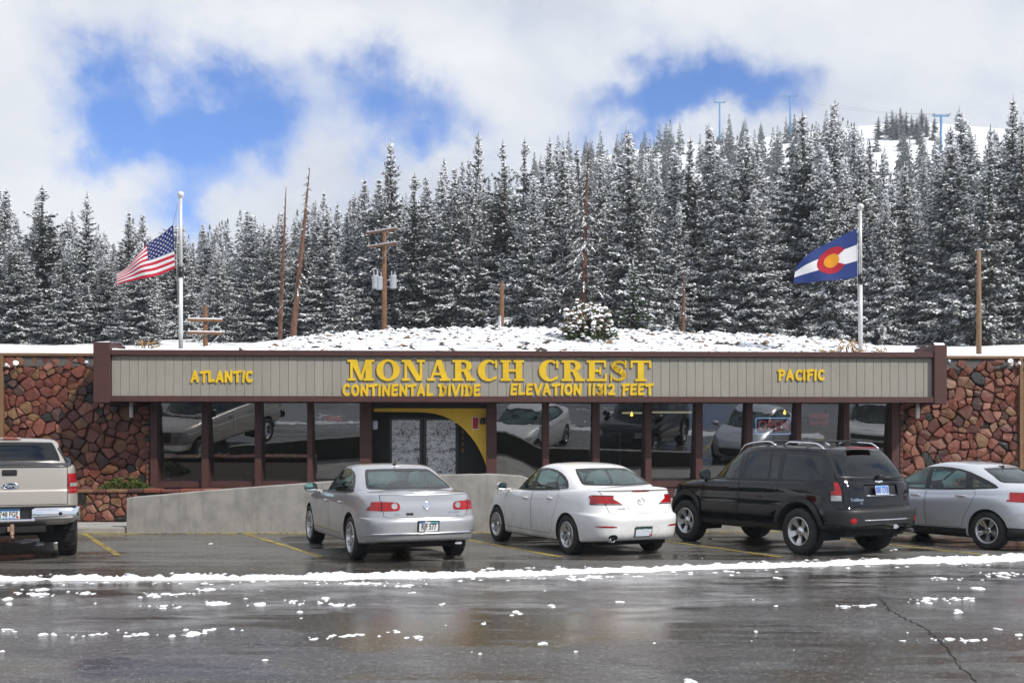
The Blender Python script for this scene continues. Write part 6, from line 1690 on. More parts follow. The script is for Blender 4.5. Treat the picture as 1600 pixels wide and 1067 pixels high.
lettering('raised_sign', 'small yellow letters ELEVATION 11312 FEET under CREST', 'ELEVATION 11312 FEET', 797, 1021, 599, 617.5, 'brush', .08, .6)
lettering('raised_sign', 'yellow word ATLANTIC near left end of the fascia', 'ATLANTIC', 298, 395, 579, 597.5, 'brush', .08)
lettering('raised_sign', 'yellow word PACIFIC near right end of the fascia', 'PACIFIC', 1216, 1289, 577, 594.5, 'brush', .08)

# ---- forecourt: walk, ramp wall, low stone planter
def bobj(o): o.location = (0, D0, 0); o.rotation_euler = (0, 0, YAW); return o
vw = -3.62
walk = bobj(box('sidewalk', -24, 24, vw + .25, 1.1, .0, .115, M_walk)); walk['kind'] = 'structure'
kerb = bobj(box('kerb', -24, 24, vw + .05, vw + .248, .0, .125, M_walk, None, .015)); kerb['kind'] = 'structure'
ks = bobj(box('kerb_line', -24, 24, vw - .03, vw + .045, .001, .012, M_line)); ks['kind'] = 'structure'
TOP = [(198, 778), (206, 776.5), (300, 768), (400, 760), (500, 752.5), (600, 745.5), (700, 741), (770, 740), (815, 743), (850, 757), (890, 779), (1060, 784), (1240, 790)]
prof = [ub(x, y, vw) for x, y in TOP]
bm = bmesh.new(); rows = []
dense = []
for (a, za), (b_, zb2) in zip(prof, prof[1:]):
    for k in range(6): dense.append((a + (b_ - a) * k / 6, za + (zb2 - za) * k / 6))
dense.append(prof[-1])
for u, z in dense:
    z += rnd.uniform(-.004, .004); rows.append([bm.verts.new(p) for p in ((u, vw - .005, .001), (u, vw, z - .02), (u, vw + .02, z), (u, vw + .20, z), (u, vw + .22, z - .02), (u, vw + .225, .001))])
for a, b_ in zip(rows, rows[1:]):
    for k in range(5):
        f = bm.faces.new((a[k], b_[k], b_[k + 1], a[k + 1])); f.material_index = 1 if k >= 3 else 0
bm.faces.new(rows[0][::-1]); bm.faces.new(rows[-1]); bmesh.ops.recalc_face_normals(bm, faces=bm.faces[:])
rw = bobj(bm_obj('ramp_wall', bm, [M_conc, concrete('shaded_concrete', (0.055, 0.052, 0.045))])); tag(rw, 'pale concrete ramp wall rising toward the entrance', 'wall')  # second slot: shade on the inner face painted in as darker concrete
bm = bmesh.new(); rows = []
for u, z in dense: rows.append([bm.verts.new((u, vw + .24, max(.12, z - .62))), bm.verts.new((u, 1.0 if u > ub(430) else vw + 1.3, max(.12, z - .62)))])
for a, b_ in zip(rows, rows[1:]): bm.faces.new((a[0], b_[0], b_[1], a[1]))
rp_ = bobj(bm_obj('ramp', bm, M_walk)); rp_['kind'] = 'structure'
vp = -1.95; pu0, pu1 = ub(-15, None, vp), ub(432, None, vp); pz = .80
pl = empty('planter_wall', (0, D0, 0), YAW); tag(pl, 'low red stone planter wall in front of the left stone wall', 'wall')
core = box('wall_core', pu0, pu1, vp + .03, vp + .32, .115, pz - .02, M_mortar, pl)
core2 = core
rs = random.Random(77)
pan = bpy.data.objects.new('wall_face', None); link(pan, pl); pan.location = (0, vp + .05, 0)
for c in cells(pu0, ub(215, None, vp), .13, pz - .075, 66, 33, 1.2): stone(c, rs, pan, depth=(.03, .06), gap=.009)
x = pu0
while x < pu1:
    w_ = rs.uniform(.22, .5); o = box('cap_stone', x + .006, min(x + w_, pu1) - .006, vp - .03 + rs.uniform(-.015, .015), vp + .36, pz - .07, pz + rs.uniform(-.005, .02), M_stone, pl, .018); x += w_
soil = bobj(box('planter_soil', pu0, pu1, vp + .33, 1.15, .115, pz - .12, simple('soil', (.05, .035, .025), .95, 0, .4, 9, bump=.6), None)); soil['kind'] = 'structure'

# snow lying along the roof edges
def strip_snow(name, a, b_, v0, v1, z, h, seed, thr=.0, lbl=None):
    us = np.arange(a, b_, .05); vs_ = np.arange(v0, v1, .06)
    def f(U, V):
        q = np.clip(np.minimum(V - v0, v1 - V) / .05, 0, 1)
        return h * (.55 + 1.5 * vnoise(U, V, .9, seed) + .5 * vnoise(U, V, .2, seed + 3)) * np.sqrt(q) - thr
    o = heightfield(name, us, vs_, f, M_snow, z, 'stuff'); return bobj(o)
strip_snow('roof_snow', -22, uL - .02, 1.10, 3.2, zt + .07, .055, 3); strip_snow('roof_snow', uR + .02, 22, 1.10, 3.2, zt + .07, .055, 4)
strip_snow('cap_snow', uL + .01, uL + capw - .01, -.05, 1.1, ZT + .168, .12, 6); strip_snow('cap_snow', ub(1459), uR - .01, -.05, 1.1, ZT + .168, .07, 8)
strip_snow('trim_snow', uL + capw + .01, ub(375), .02, 1.2, ZT - .002, .11, 12, .012); strip_snow('trim_snow', ub(375), ub(1458) - .01, .10, 1.4, ZT - .002, .07, 13, .02)

# earth mound on the roof, snow over rubble
CR = [(330, 545), (380, 541), (430, 533), (500, 527), (560, 521), (640, 515.5), (740, 514), (860, 514), (960, 517), (1060, 520), (1150, 524), (1250, 530), (1350, 537), (1420, 541), (1470, 545)]
cu = np.array([ub(x, y, 7.0) for x, y in CR])
def mound(U, V):
    A = np.interp(U, cu[:, 0], cu[:, 1], left=3.9, right=3.9) - 3.86
    prof_ = np.interp(V, [1.3, 1.9, 3.5, 5.2, 7.0, 8.5, 11], [.0, .12, .48, .80, 1.0, .98, .6])
    return A * prof_ + .10 * vnoise(U, V, 1.2, 61) + .075 * vnoise(U, V, .28, 71, 3)
def mound_mat():
    m, t, b = new_mat('mound_snow'); p = t.world()
    f = t.noise(p, 7.5, 6, 0.7); g = t.noise(p, 1.0, 4); nm = t.n('ShaderNodeNewGeometry'); sp = t.n('ShaderNodeSeparateXYZ'); t.l(nm.outputs['Normal'], sp.inputs[0])
    v = t.math('ADD', t.math('ADD', t.math('MULTIPLY', f, .75), t.math('MULTIPLY', g, .25)), t.math('MULTIPLY', t.math('SUBTRACT', 0.9, sp.outputs['Z']), .35))
    t.l(t.ramp(v, [(0.565, (.84, .855, .88)), (0.605, (.22, .15, .10)), (0.70, (.09, .065, .05))]), b.inputs['Base Color']); b.inputs['Roughness'].default_value = .8
    t.l(t.bump(t.noise(p, 18, 5, .7), .5, .03), b.inputs['Normal']); return m
o = heightfield('snowy_mound', np.arange(ub(300), ub(1480), .09), np.arange(1.25, 11, .11), mound, mound_mat(), 3.86, 'structure', -.5); bobj(o)
# broken rock poking through, with snow caps
bm = bmesh.new(); rr = random.Random(12)
for k in range(2600):
    u = rr.uniform(ub(380), ub(1455)); v = rr.uniform(1.5, 7.6); h = float(mound(np.array([[u]]), np.array([[v]]))[0, 0]); s = rr.choice((.03, .04, .05, .07, .09)) * (1.15 if rr.random() < .2 else .85) * rr.uniform(.8, 1.3)
    if h < .02: continue
    mi = 1 if rr.random() < .70 else (0 if rr.random() < .7 else 2); c = Vector((u, v, 3.86 + h + s * (.55 if mi == 1 else .1)))
    pts = [c + Vector((math.cos(a + .3 * rr.random()) * s * rr.uniform(.9, 1.6), math.sin(a) * s * rr.uniform(.7, 1.1), rr.uniform(-.3, .1) * s)) for a in (0, 1.26, 2.5, 3.77, 5.0)]
    tp = bm.verts.new(c + Vector((rr.gauss(0, s * .3), rr.gauss(0, s * .3), s * rr.uniform(.3, .7)))); vv = [bm.verts.new(p) for p in pts]
    for q in range(5):
        f = bm.faces.new((vv[q], vv[(q + 1) % 5], tp)); f.material_index = mi; f.smooth = mi == 1
rk = bobj(bm_obj('rubble', bm, [simple('dark_rubble', (.06, .05, .043), .9, 0, .4, 12), M_snow, simple('brown_rubble', (.20, .12, .07), .9, 0, .4, 12)])); rk['kind'] = 'stuff'
# ------------------------------------------------------------------ hillside
TD = [24, 34, 40, 60, 80, 100, 120, 160, 220, 300, 380, 450, 520, 600, 760]
TZ = [.0, 3.2, 4.4, 6.6, 8.8, 10.9, 14.0, 22.5, 40, 66, 97, 123, 140, 150, 160]
TA = [(-.6, .42), (-.455, .42), (-.28, .50), (-.17, .58), (-.05, .70), (0, .80), (.06, .91), (.11, .945), (.19, .975), (.27, 1.015), (.31, 1.035), (.36, 1.05), (.42, 1.03), (.5, 1.0), (.7, .95)]
def terrain(X, Y):
    Z = pchip(TD, TZ, Y); f = np.interp(X / np.maximum(Y, 30), [a for a, _ in TA], [b for _, b in TA])
    w = np.clip((Y - 90) / 120, 0, 1)
    Z = np.where(Z > 12, 12 + (Z - 12) * (1 + (f - 1) * w * 1.0), Z)
    return Z + 1.2 * vnoise(X, Y, 26, 101, 3) * np.clip((Y - 40) / 80, 0, 1) + .25 * vnoise(X, Y, 4, 111, 3) * np.clip((Y - 30) / 20, 0, 1)
ys = np.concatenate([np.arange(24, 60, 1.0), np.arange(60, 140, 2.0), np.arange(140, 320, 5.0), np.arange(320, 780, 9.0)])
xs = np.concatenate([np.arange(-420, -80, 12.0), np.arange(-80, 80, 2.0), np.arange(80, 520, 9.0)])
GX, GY = np.meshgrid(xs, ys); GZ = terrain(GX, GY); GZ = np.where((GY < 39.5) & (np.abs(GX) < 23), np.minimum(GZ, 3.0) * 0 - .3, GZ)
nx_ = len(xs); vs = np.stack([GX.ravel(), GY.ravel(), GZ.ravel()], 1); fs = [(j * nx_ + i, j * nx_ + i + 1, (j + 1) * nx_ + i + 1, (j + 1) * nx_ + i) for j in range(len(ys) - 1) for i in range(nx_ - 1)]
hl = mesh_obj('snowy_hillside', vs, fs, M_hill, None, True); hl['kind'] = 'structure'
def tz(x, y): return float(terrain(np.array([x]), np.array([y]))[0])

# ------------------------------------------------------------------ trees
def needle_mat(name, c0, c1, rough=.7):
    m, t, b = new_mat(name); oi = t.n('ShaderNodeObjectInfo'); at = t.n('ShaderNodeAttribute'); at.attribute_name = 'tone'
    c = t.mix(at.outputs['Fac'], c0, c1); c = t.mix(t.math('MULTIPLY', oi.outputs['Random'], .5), c, tuple(x * .6 for x in c0))
    t.l(c, b.inputs['Base Color']); b.inputs['Roughness'].default_value = rough; b.inputs['Specular IOR Level'].default_value = .25
    return m
M_needle = needle_mat('spruce_needles', (0.080, 0.090, 0.076), (0.185, 0.195, 0.172))
M_needle_g = needle_mat('green_needles', (0.028, 0.050, 0.018), (0.080, 0.115, 0.045))
M_tsnow = simple('branch_snow', (0.80, 0.815, 0.84), .7, 0, 0)
def bark(name, a, b_):
    m, t, b = new_mat(name); f = t.noise(t.coord('Object', (6, 6, 1.2)), 3, 6, .7)
    t.l(t.ramp(f, [(.35, a), (.65, b_)]), b.inputs['Base Color']); b.inputs['Roughness'].default_value = .9; t.l(t.bump(f, .6, .03), b.inputs['Normal']); return m
M_bark = bark('spruce_bark', (.030, .022, .018), (.10, .072, .056)); M_dead = bark('dead_bark', (.065, .030, .020), (.17, .080, .050))

class Leafage:
    def __init__(s): s.v = []; s.f = []; s.mi = []; s.t = []
    def quad(s, c, d, n, L, W, mi, tone):
        d = d.normalized(); sd = d.cross(n)
        if sd.length < 1e-4: return
        sd.normalize(); i = len(s.v)
        s.v += [c - sd * W * .35, c + d * L * .5 - sd * W * .5, c + d * L, c + d * L * .45 + sd * W * .5]
        s.f.append((i, i + 1, i + 2, i + 3)); s.mi.append(mi); s.t.append(tone)
    def blob(s, c, r, mi, h=.6, n=5):
        i = len(s.v); a0 = rnd.random() * 6; jit = [rnd.uniform(.75, 1.25) for _ in range(n)]
        for (rr_, z) in ((1.0, -.30), (.80, .30)):
            for k in range(n): a = a0 + 2 * PI * k / n; q = r * rr_ * jit[k]; s.v.append(c + Vector((math.cos(a) * q, math.sin(a) * q, r * z * (1 if z < 0 else h / .6))))
        s.v.append(c + Vector((0, 0, r * h)))
        for k in range(n):
            k2 = (k + 1) % n
            s.f += [(i + k, i + k2, i + n + k2, i + n + k), (i + n + k, i + n + k2, i + 2 * n)]; s.mi += [mi, mi]; s.t += [.5, .5]
    def make(s, name, mats, parent):
        o = mesh_obj(name, s.v, s.f, mats, parent, False, s.mi)
        a = o.data.attributes.new('tone', 'FLOAT', 'FACE'); a.data.foreach_set('value', s.t); return o

def spruce(seed, H=16.0, Rb=2.3, snow=.5, mat=None, bare=.06, dens=1.0, ragged=.35, fine=1.0):
    """Crown and trunk meshes for one spruce: drooping whorled boughs, twigs along each, snow lying on top."""
    r = random.Random(seed); L = Leafage(); up = Vector((0, 0, 1))
    lean = (r.gauss(0, .012), r.gauss(0, .012))
    z = H * bare
    gaps = [(r.uniform(.15, .9) * H, r.uniform(0, 6.28)) for _ in range(5)]
    bm = bmesh.new()
    n_ = 9; add_tube(bm, [(lean[0] * H * t, lean[1] * H * t, H * t) for t in [k / n_ for k in range(n_ + 1)]], [max(.012, .017 * H * (1 - t) ** .85 + .01) * (1.25 if t == 0 else 1) for t in [k / n_ for k in range(n_ + 1)]], 7)
    while z < H * .995:
        t = z / H; prof_ = min(1, (1 - t) * 1.12 + .006) ** 1.0 * (.55 + .45 * min(1, t / .16)) 
        Rz = Rb * prof_
        nb_ = max(3, int((6 if t < .8 else 5) * dens))
        a0 = r.uniform(0, 6.28)
        for k in range(nb_):
            a = a0 + 2 * PI * k / nb_ + r.gauss(0, .35); ln = max(.09, Rz * r.uniform(1 - ragged * 1.5, 1 + ragged * .5))
            if any(abs(z - gz) < .05 * H and math.cos(a - ga) > .5 for gz, ga in gaps) and r.random() < .6: ln *= r.uniform(.25, .6)
            zz = z + r.gauss(0, .10); org = Vector((lean[0] * zz, lean[1] * zz, zz)); el0 = .55 * t * t + .12 - .55 * (1 - t) + r.gauss(0, .10)
            hd = Vector((math.cos(a), math.sin(a), 0)); side = Vector((-math.sin(a), math.cos(a), 0))
            npt = max(2, int(ln / (.23 / fine))); sag = r.uniform(.10, .22)
            bs_ = r.random() * .5; br_snow = snow * r.uniform(.5, 1.35)
            def P(q): return org + hd * (ln * q) + up * (ln * q * math.tan(max(-.8, min(.8, el0))) - sag * ln * q * q + .22 * ln * q ** 4)
            if ln > .7: add_tube(bm, [P(0), P(.5), P(.96)], [.014 + .008 * ln, .01 + .004 * ln, .006], 4, 0, False)
            for q_ in range(npt + 1):
                q = (q_ + r.uniform(.1, .9)) / (npt + 1); p = P(q); tw = (.09 + .21 * min(1, ln) + .21 * ln * (1 - q)) * r.uniform(.7, 1.25); tw = min(tw, .62)
                d0 = (P(min(1, q + .1)) - p).normalized()
                for sgn in (-1, 1, 0):
                    d = (d0 * r.uniform(.6, 1.1) + side * sgn * r.uniform(.5, 1.0) + up * r.uniform(-.55, .10)).normalized()
                    nn = (up + Vector((r.gauss(0, .35), r.gauss(0, .35), 0))).normalized()
                    tone = min(1, max(0, bs_ + r.gauss(.25, .2)))
                    L.quad(p + Vector((r.gauss(0, .03), r.gauss(0, .03), r.gauss(0, .04))), d, nn, tw, tw * r.uniform(.34, .55), 0, tone)
                    if r.random() < .55: L.quad(p, (d + up * r.uniform(-.9, -.2)).normalized(), side if sgn == 0 else hd, tw * .75, tw * .4, 0, tone * .6)
                    if r.random() < .85 * min(1, br_snow * 1.3): L.quad(p + d * tw * r.uniform(.25, .8) + up * .03 + side * r.gauss(0, .05), d + up * r.gauss(-.3, .5), Vector((r.gauss(0, 1), r.gauss(0, 1), 1.0)).normalized(), r.uniform(.10, .21), r.uniform(.07, .14), 1, .5)
                    if r.random() < br_snow * (.65 + .55 * q):
                        L.quad(p + d * tw * r.uniform(-.1, .3) + up * r.uniform(.025, .07), d + up * r.uniform(-.8, .1), (up + hd * r.uniform(.2, .9) + side * r.gauss(0, .5)).normalized(), tw * r.uniform(.55, 1.0), tw * r.uniform(.34, .66), 1, .5)
                if r.random() < br_snow * .5: L.blob(p + up * .05 + d0 * .08, r.uniform(.07, .15), 1, .55, 4)
        z += (.30 if t < .85 else .22) * r.uniform(.8, 1.25) / dens ** .5
    L.quad(Vector((lean[0] * H, lean[1] * H, H - .6)), up, hd, 1.1, .13, 0, .4); L.quad(Vector((lean[0] * H, lean[1] * H, H - .6)), up, side, 1.1, .12, 1, .4)
    bmesh.ops.recalc_face_normals(bm, faces=bm.faces[:])
    root = empty('spruce_tree'); crown = L.make('crown', [mat or M_needle, M_tsnow], root); trunk = bm_obj('trunk', bm, M_bark, root)
    return root, H
def put_copy(root, loc, s, rz, label, cat='tree', group=None):
    o = root.copy(); COL.objects.link(o); o.location = loc; o.scale = s; o.rotation_euler = (0, 0, rz); tag(o, label, cat, group)
    for ch in root.children:
        c = ch.copy(); COL.objects.link(c); c.parent = o
    return o
KINDS = [dict(seed=1, Rb=3.5, snow=1.0), dict(seed=2, Rb=3.2, snow=.95, ragged=.5), dict(seed=3, Rb=3.8, snow=1.05), dict(seed=4, Rb=2.9, snow=.85, ragged=.5), dict(seed=5, Rb=3.7, snow=.42, ragged=.6, dens=.88),
         dict(seed=6, Rb=3.4, snow=.85, dens=.9, ragged=.6), dict(seed=7, Rb=2.8, snow=.45, dens=.9, ragged=.55), dict(seed=8, Rb=3.6, snow=1.0, ragged=.5)]
protos = [spruce(**k) for k in KINDS]
green_p = spruce(21, 8.0, 1.25, .14, M_needle_g, .03, 1.0, .3)
used = [False] * len(protos)
def plant(px, ytop, d, kind, label, group, wide=1.0, ybase=None):
    x = (px - 800) * d / FPX; zg = tz(x, d) - .15; H = EYE + (HZ - ytop) * d / FPX - zg
    pr, h0 = protos[kind] if kind >= 0 else green_p; s = H / h0
    w = s ** .55 * wide if s < 1 else s ** .75 * wide
    w *= rnd.uniform(.85, 1.35)
    o = put_copy(pr, (x, d, zg), (w, w, s), rnd.uniform(0, 6.28), label, 'tree', group); o.rotation_euler.x = rnd.gauss(0, .018); o.rotation_euler.y = rnd.gauss(0, .018)
    return o
SKY = [(-40, 280), (0, 290), (30, 330), (62, 293), (95, 350), (132, 303), (165, 365), (200, 335), (222, 340), (245, 372), (275, 345), (310, 358), (345, 338), (365, 322), (385, 316), (410, 335), (440, 330), (470, 325), (505, 302), (530, 318), (560, 288), (585, 262),
       (612, 222), (640, 268), (665, 285), (690, 252), (715, 262), (746, 214), (770, 240), (790, 222), (816, 208), (840, 232), (862, 212), (890, 206), (920, 202), (945, 198), (965, 196), (990, 187), (1015, 190), (1040, 181), (1060, 184), (1082, 212), (1110, 184), (1150, 175), (1180, 188), (1205, 178), (1228, 172), (1258, 182), (1292, 160), (1320, 172), (1345, 188), (1370, 182), (1400, 176), (1440, 172), (1478, 200), (1500, 190), (1526, 174), (1552, 210), (1580, 155), (1620, 165), (1680, 190)]
def skyline(px): return float(np.interp(px, [a for a, _ in SKY], [b for _, b in SKY]))
# standing out singly: pixel, top, distance, kind, words
FRONT = [(-12, 288, 74, 0, 'thickly snowed spruce at the left edge of the forest'), (62, 293, 80, 4, 'dark pointed spruce left of the flagpole, barely snowed'), (24, 372, 72, 2, 'broad white-laden spruce low at the far left'),
         (132, 303, 78, 1, 'ragged snowy spruce between the dark spruce and the flag'), (100, 375, 70, 0, 'short snowy spruce beside the dark pointed spruce'), (200, 335, 84, 0, 'narrow snowy spruce just behind the flag'), (222, 338, 88, 3, 'slim snowy spruce with its tip above the flag'),
         (168, 400, 72, 2, 'low white spruce under the flag'), (505, 302, 78, 6, 'dark slim spruce right of the dead trunks'), (612, 222, 92, 7, 'tall broad spruce behind the crossarm pole'), (690, 252, 96, 1, 'tall spruce right of the crossarm pole'),
         (746, 214, 104, 3, 'tall narrow spruce with a spire tip behind the mound'), (790, 222, 88, 4, 'dark tall spruce left of the snowy bush'), (862, 275, 76, 2, 'snow-laden spruce directly behind the snowy bush'), (1055, 318, 74, 5, 'spruce with a bare reddish trunk foot behind the mound'),
         (1170, 300, 76, 2, 'white-laden spruce left of the blue, white and red flag'), (1262, 182, 86, 4, 'dark wide spruce behind the blue, white and red flag'), (1292, 160, 118, 5, 'tallest spruce tip above the blue, white and red flag'),
         (1378, 300, 74, 0, 'snowy spruce right of the right-hand flagpole'), (1410, 260, 82, 6, 'thin-crowned spruce with bare trunk in the snowy clearing'), (1485, 205, 76, 5, 'gnarled spruce left of the plain wooden pole'), (1526, 174, 96, 1, 'tall spruce behind the plain wooden pole'), (1580, 155, 78, 4, 'tallest dark spruce at the right edge of the forest')]
for px, yt, d, k, lb in FRONT: plant(px, yt, d, k, lb, 'spruces of the forest', 1.0)
plant(990, 412, 62, -1, 'small bright green spruce at the mound top right of the bush', 'spruces of the forest', 1.1)
rt = random.Random(5); nt_count = 0
MASS = 'snow-dusted spruce in the close-packed forest on the slope behind the lodge'
rows = [(72, 5.4), (80, 4.9), (88, 4.8), (96, 4.8), (104, 4.9), (113, 5.1), (123, 5.4), (134, 5.8), (147, 6.2), (162, 6.6)]
FAR = [(178, 4.6), (194, 4.7), (211, 4.8), (229, 4.8), (248, 4.8), (268, 4.9), (289, 5.0), (311, 5.0), (334, 5.2), (358, 5.2), (383, 5.4), (409, 5.4), (436, 5.6)]
spots = []
for ri, (d, sp) in enumerate(rows + FAR):
    X = -.66 * d + rt.uniform(0, sp)
    while X < .66 * d:
        x = X + rt.gauss(0, sp * .25); y = d + rt.uniform(-3.5, 3.5) * (1 + d / 150); X += sp * rt.uniform(.8, 1.2)
        px = 800 + x / y * FPX
        if px < -340 or px > 1940: continue
        if d > 150 and abs(px - 1078) < 12: continue
        if d < 128 and abs(px - 1440) < 30: continue
        if d < 80 and (abs(px - 600) < 26 or abs(px - 458) < 30 or abs(px - 912) < 30): continue
        if d > 400 and px > 1335: continue
        if d > 200 and px > 1335 and rt.random() < .2: continue
        if d > 320 and px < 820: continue
        zg = tz(x, y); cap_ = skyline(px) + abs(rt.gauss(0, 14)) + (rt.uniform(0, 40) if rt.random() < .3 else 0)
        if px > 1335 and d > 200: cap_ = max(cap_, rt.uniform(190, 228))
        hmax = EYE + (HZ - cap_) * y / FPX - zg; h = min(rt.uniform(12, 20), hmax)
        if h < 3.5: continue
        k = rt.choice((0, 1, 2, 3, 5, 7, 0, 3, 7)) if px < 600 else rt.choice((1, 3, 4, 5, 6, 7, 5, 2, 1, 7))
        spots.append((h / y, px, y, h, zg, k, d > 170))
near = [s_ for s_ in spots if not s_[6] and -70 < s_[1] < 1670]; near.sort(reverse=True); chosen = set(near[:250])
indiv, rest = near[:250], [s_ for s_ in spots if s_ not in chosen]
for _, px, y, h, zg, k, _f in indiv:
    plant(px, HZ - (zg - .15 + h - EYE) * FPX / y, y, k, MASS, 'spruces of the forest'); nt_count += 1
# the far wood reads as one mass: small simple spruces joined in one object
def far_wood(items):
    tv, tf, tm, tt = [], [], [], []; tmpl = []
    for sd in range(4):
        r = random.Random(300 + sd); L = Leafage(); H = 14.0; z = .6
        while z < H:
            t = z / H; Rz = 3.1 * min(1, (1 - t) * 1.08 + .015) ** .95
            for k in range(6):
                a = r.uniform(0, 6.28); ln = Rz * r.uniform(.5, 1.1); h = Vector((math.cos(a), math.sin(a), 0)); p = Vector((0, 0, z + r.gauss(0, .15))); tone = r.random() * .8
                d = h + Vector((0, 0, -.35 * (1 - t) + r.gauss(0, .1)))
                for q in (.25, .6):
                    pp = p + d * ln * q; L.quad(pp, d + Vector((r.gauss(0, .5), r.gauss(0, .5), -.2)), Vector((r.gauss(0, .4), r.gauss(0, .4), 1)).normalized(), ln * .5 + .2, ln * .34 + .12, 0, tone)
                    if r.random() < .8: L.quad(pp + Vector((0, 0, .08)), d, Vector((r.gauss(0, .3), r.gauss(0, .3), 1)).normalized(), ln * .42 + .12, ln * .24 + .08, 1, .5)
            z += .42 * r.uniform(.8, 1.2)
        L.quad(Vector((0, 0, H - .7)), Vector((0, 0, 1)), Vector((1, 0, 0)), 1.1, .3, 0, .3); L.quad(Vector((0, 0, 0)), Vector((0, 0, 1)), Vector((0, 1, 0)), H * .8, .35, 0, .0)
        tmpl.append((np.array([tuple(v) for v in L.v]), np.array(L.f), L.mi, L.t))
    n0 = 0
    for i, (_, px, y, h, zg, k, _f) in enumerate(items):
        V, Fq, mi, tn = tmpl[i % 4]; s = h / 14.0; a = rt.uniform(0, 6.28); w = max(s, .55) ** .7; ca, sa = math.cos(a) * w, math.sin(a) * w
        x = (px - 800) * y / FPX; W = np.stack([V[:, 0] * ca - V[:, 1] * sa + x, V[:, 0] * sa + V[:, 1] * ca + y, V[:, 2] * s + zg - .2], 1)
        tv.append(W); tf.append(Fq + n0); tm += mi; tt += tn; n0 += len(V)
    V = np.concatenate(tv); Fq = np.concatenate(tf); me = bpy.data.meshes.new('far_wood'); me.vertices.add(len(V)); me.vertices.foreach_set('co', V.ravel()); nf = len(Fq); me.loops.add(nf * 4); me.loops.foreach_set('vertex_index', Fq.ravel().astype(np.int32))
    me.polygons.add(nf); me.polygons.foreach_set('loop_start', np.arange(0, nf * 4, 4, dtype=np.int32)); me.polygons.foreach_set('loop_total', np.full(nf, 4, dtype=np.int32)); me.update()
    me.materials.append(M_needle); me.materials.append(M_tsnow); me.polygons.foreach_set('material_index', np.array(tm, dtype=np.int32)); at = me.attributes.new('tone', 'FLOAT', 'FACE'); at.data.foreach_set('value', np.array(tt, dtype=np.float32)); me.validate()
    o = link(bpy.data.objects.new('far_wood', me)); o['kind'] = 'stuff'
far_wood(rest)
for px, yt, d in ((1395, 172, 400), (1385, 176, 410), (1408, 168, 405), (1416, 174, 400), (1400, 178, 395), (1425, 180, 405), (1440, 170, 410), (1448, 178, 400), (1372, 182, 400), (1432, 184, 395), (1500, 180, 430), (1460, 182, 410)):
    plant(px, yt, d, 6, 'tiny dark spruce in the clump on the bare hilltop', 'spruces of the forest', 1.3); nt_count += 1
for pr, _ in protos + [green_p]:
    for ch in list(pr.children): bpy.data.objects.remove(ch)
    bpy.data.objects.remove(pr)
print('trees', nt_count + len(FRONT) + 1, 'far', len(rest))

# dead standing trunks
def snag(px0, y0, px1, y1, d, r0, nbr, snow, label, seed, brl=1.8, z_from=.25):
    r = random.Random(seed); a, b_ = at_px(px0, y0, d), at_px(px1, y1, d); H = (b_ - a).length; t_ = empty('dead_tree', a); tag(t_, label, 'dead tree', 'dead trunks in the forest')
    bm = bmesh.new(); ax = b_ - a; N = 12; bend = Vector((r.gauss(0, .05), 0, 0))
    def P(t): return ax * t + bend * math.sin(PI * t)
    add_tube(bm, [P(k / N) - Vector((0, 0, .6 if k == 0 else 0)) for k in range(N + 1)], [r0 * (1 - k / N) ** .8 + .015 for k in range(N + 1)], 9)
    bmesh.ops.recalc_face_normals(bm, faces=bm.faces[:]); bm_obj('trunk', bm, M_dead, t_)
    bm = bmesh.new(); L = Leafage()
    for k in range(nbr):
        t = z_from + (1 - z_from) * (k + r.random()) / nbr; an = r.uniform(0, 6.28); ln = brl * (1.04 - t) ** .95 * r.uniform(.4, 1.1)
        h = Vector((math.cos(an), math.sin(an), 0)); p0 = P(t); pts = [p0 + h * ln * q + Vector((0, 0, -.35 * ln * q * q - .05 * ln * q)) for q in (0, .33, .66, 1)]
        add_tube(bm, pts, [.03, .022, .016, .006], 4, 0, False)
        for q in range(int(ln * 5)):
            s = r.random(); i = min(2, int(s * 3)); p = pts[i].lerp(pts[i + 1], s * 3 - i); d2 = (h * r.uniform(.2, 1) + Vector((r.gauss(0, .7), r.gauss(0, .7), -.4))).normalized()
            add_tube(bm, [p, p + d2 * r.uniform(.12, .35)], [.010, .004], 3, 0, False)
            if r.random() < snow: L.quad(p + Vector((0, 0, .03)), d2, Vector((0, 0, 1)), .3, .09, 0, .5)
        if snow:
            for i in range(3): L.quad(pts[i] + Vector((0, 0, .03)), pts[i + 1] - pts[i], Vector((0, 0, 1)), (pts[i + 1] - pts[i]).length, .085, 0, .5)
    bm_obj('branches', bm, M_bark, t_)['kind'] = 'stuff'
    if snow and L.v: L.make('branch_snow', [M_tsnow], t_)
snag(437, 534, 447, 292, 68, .13, 40, 0, 'thin dead trunk, the more upright of the leaning pair', 3, .8, .35)
snag(457, 534, 484, 262, 66, .19, 60, .1, 'taller leaning dead trunk with bare twigs at its top', 4, 1.7, .2)
snag(912, 520, 919, 235, 72, .22, 130, .9, 'dead reddish trunk with drooping snowy branches behind the bush', 5, 4.2, .12)
snag(1066, 535, 1069, 420, 70, .15, 12, .3, 'short bare reddish trunk behind the mound', 6, 1.2, .3)

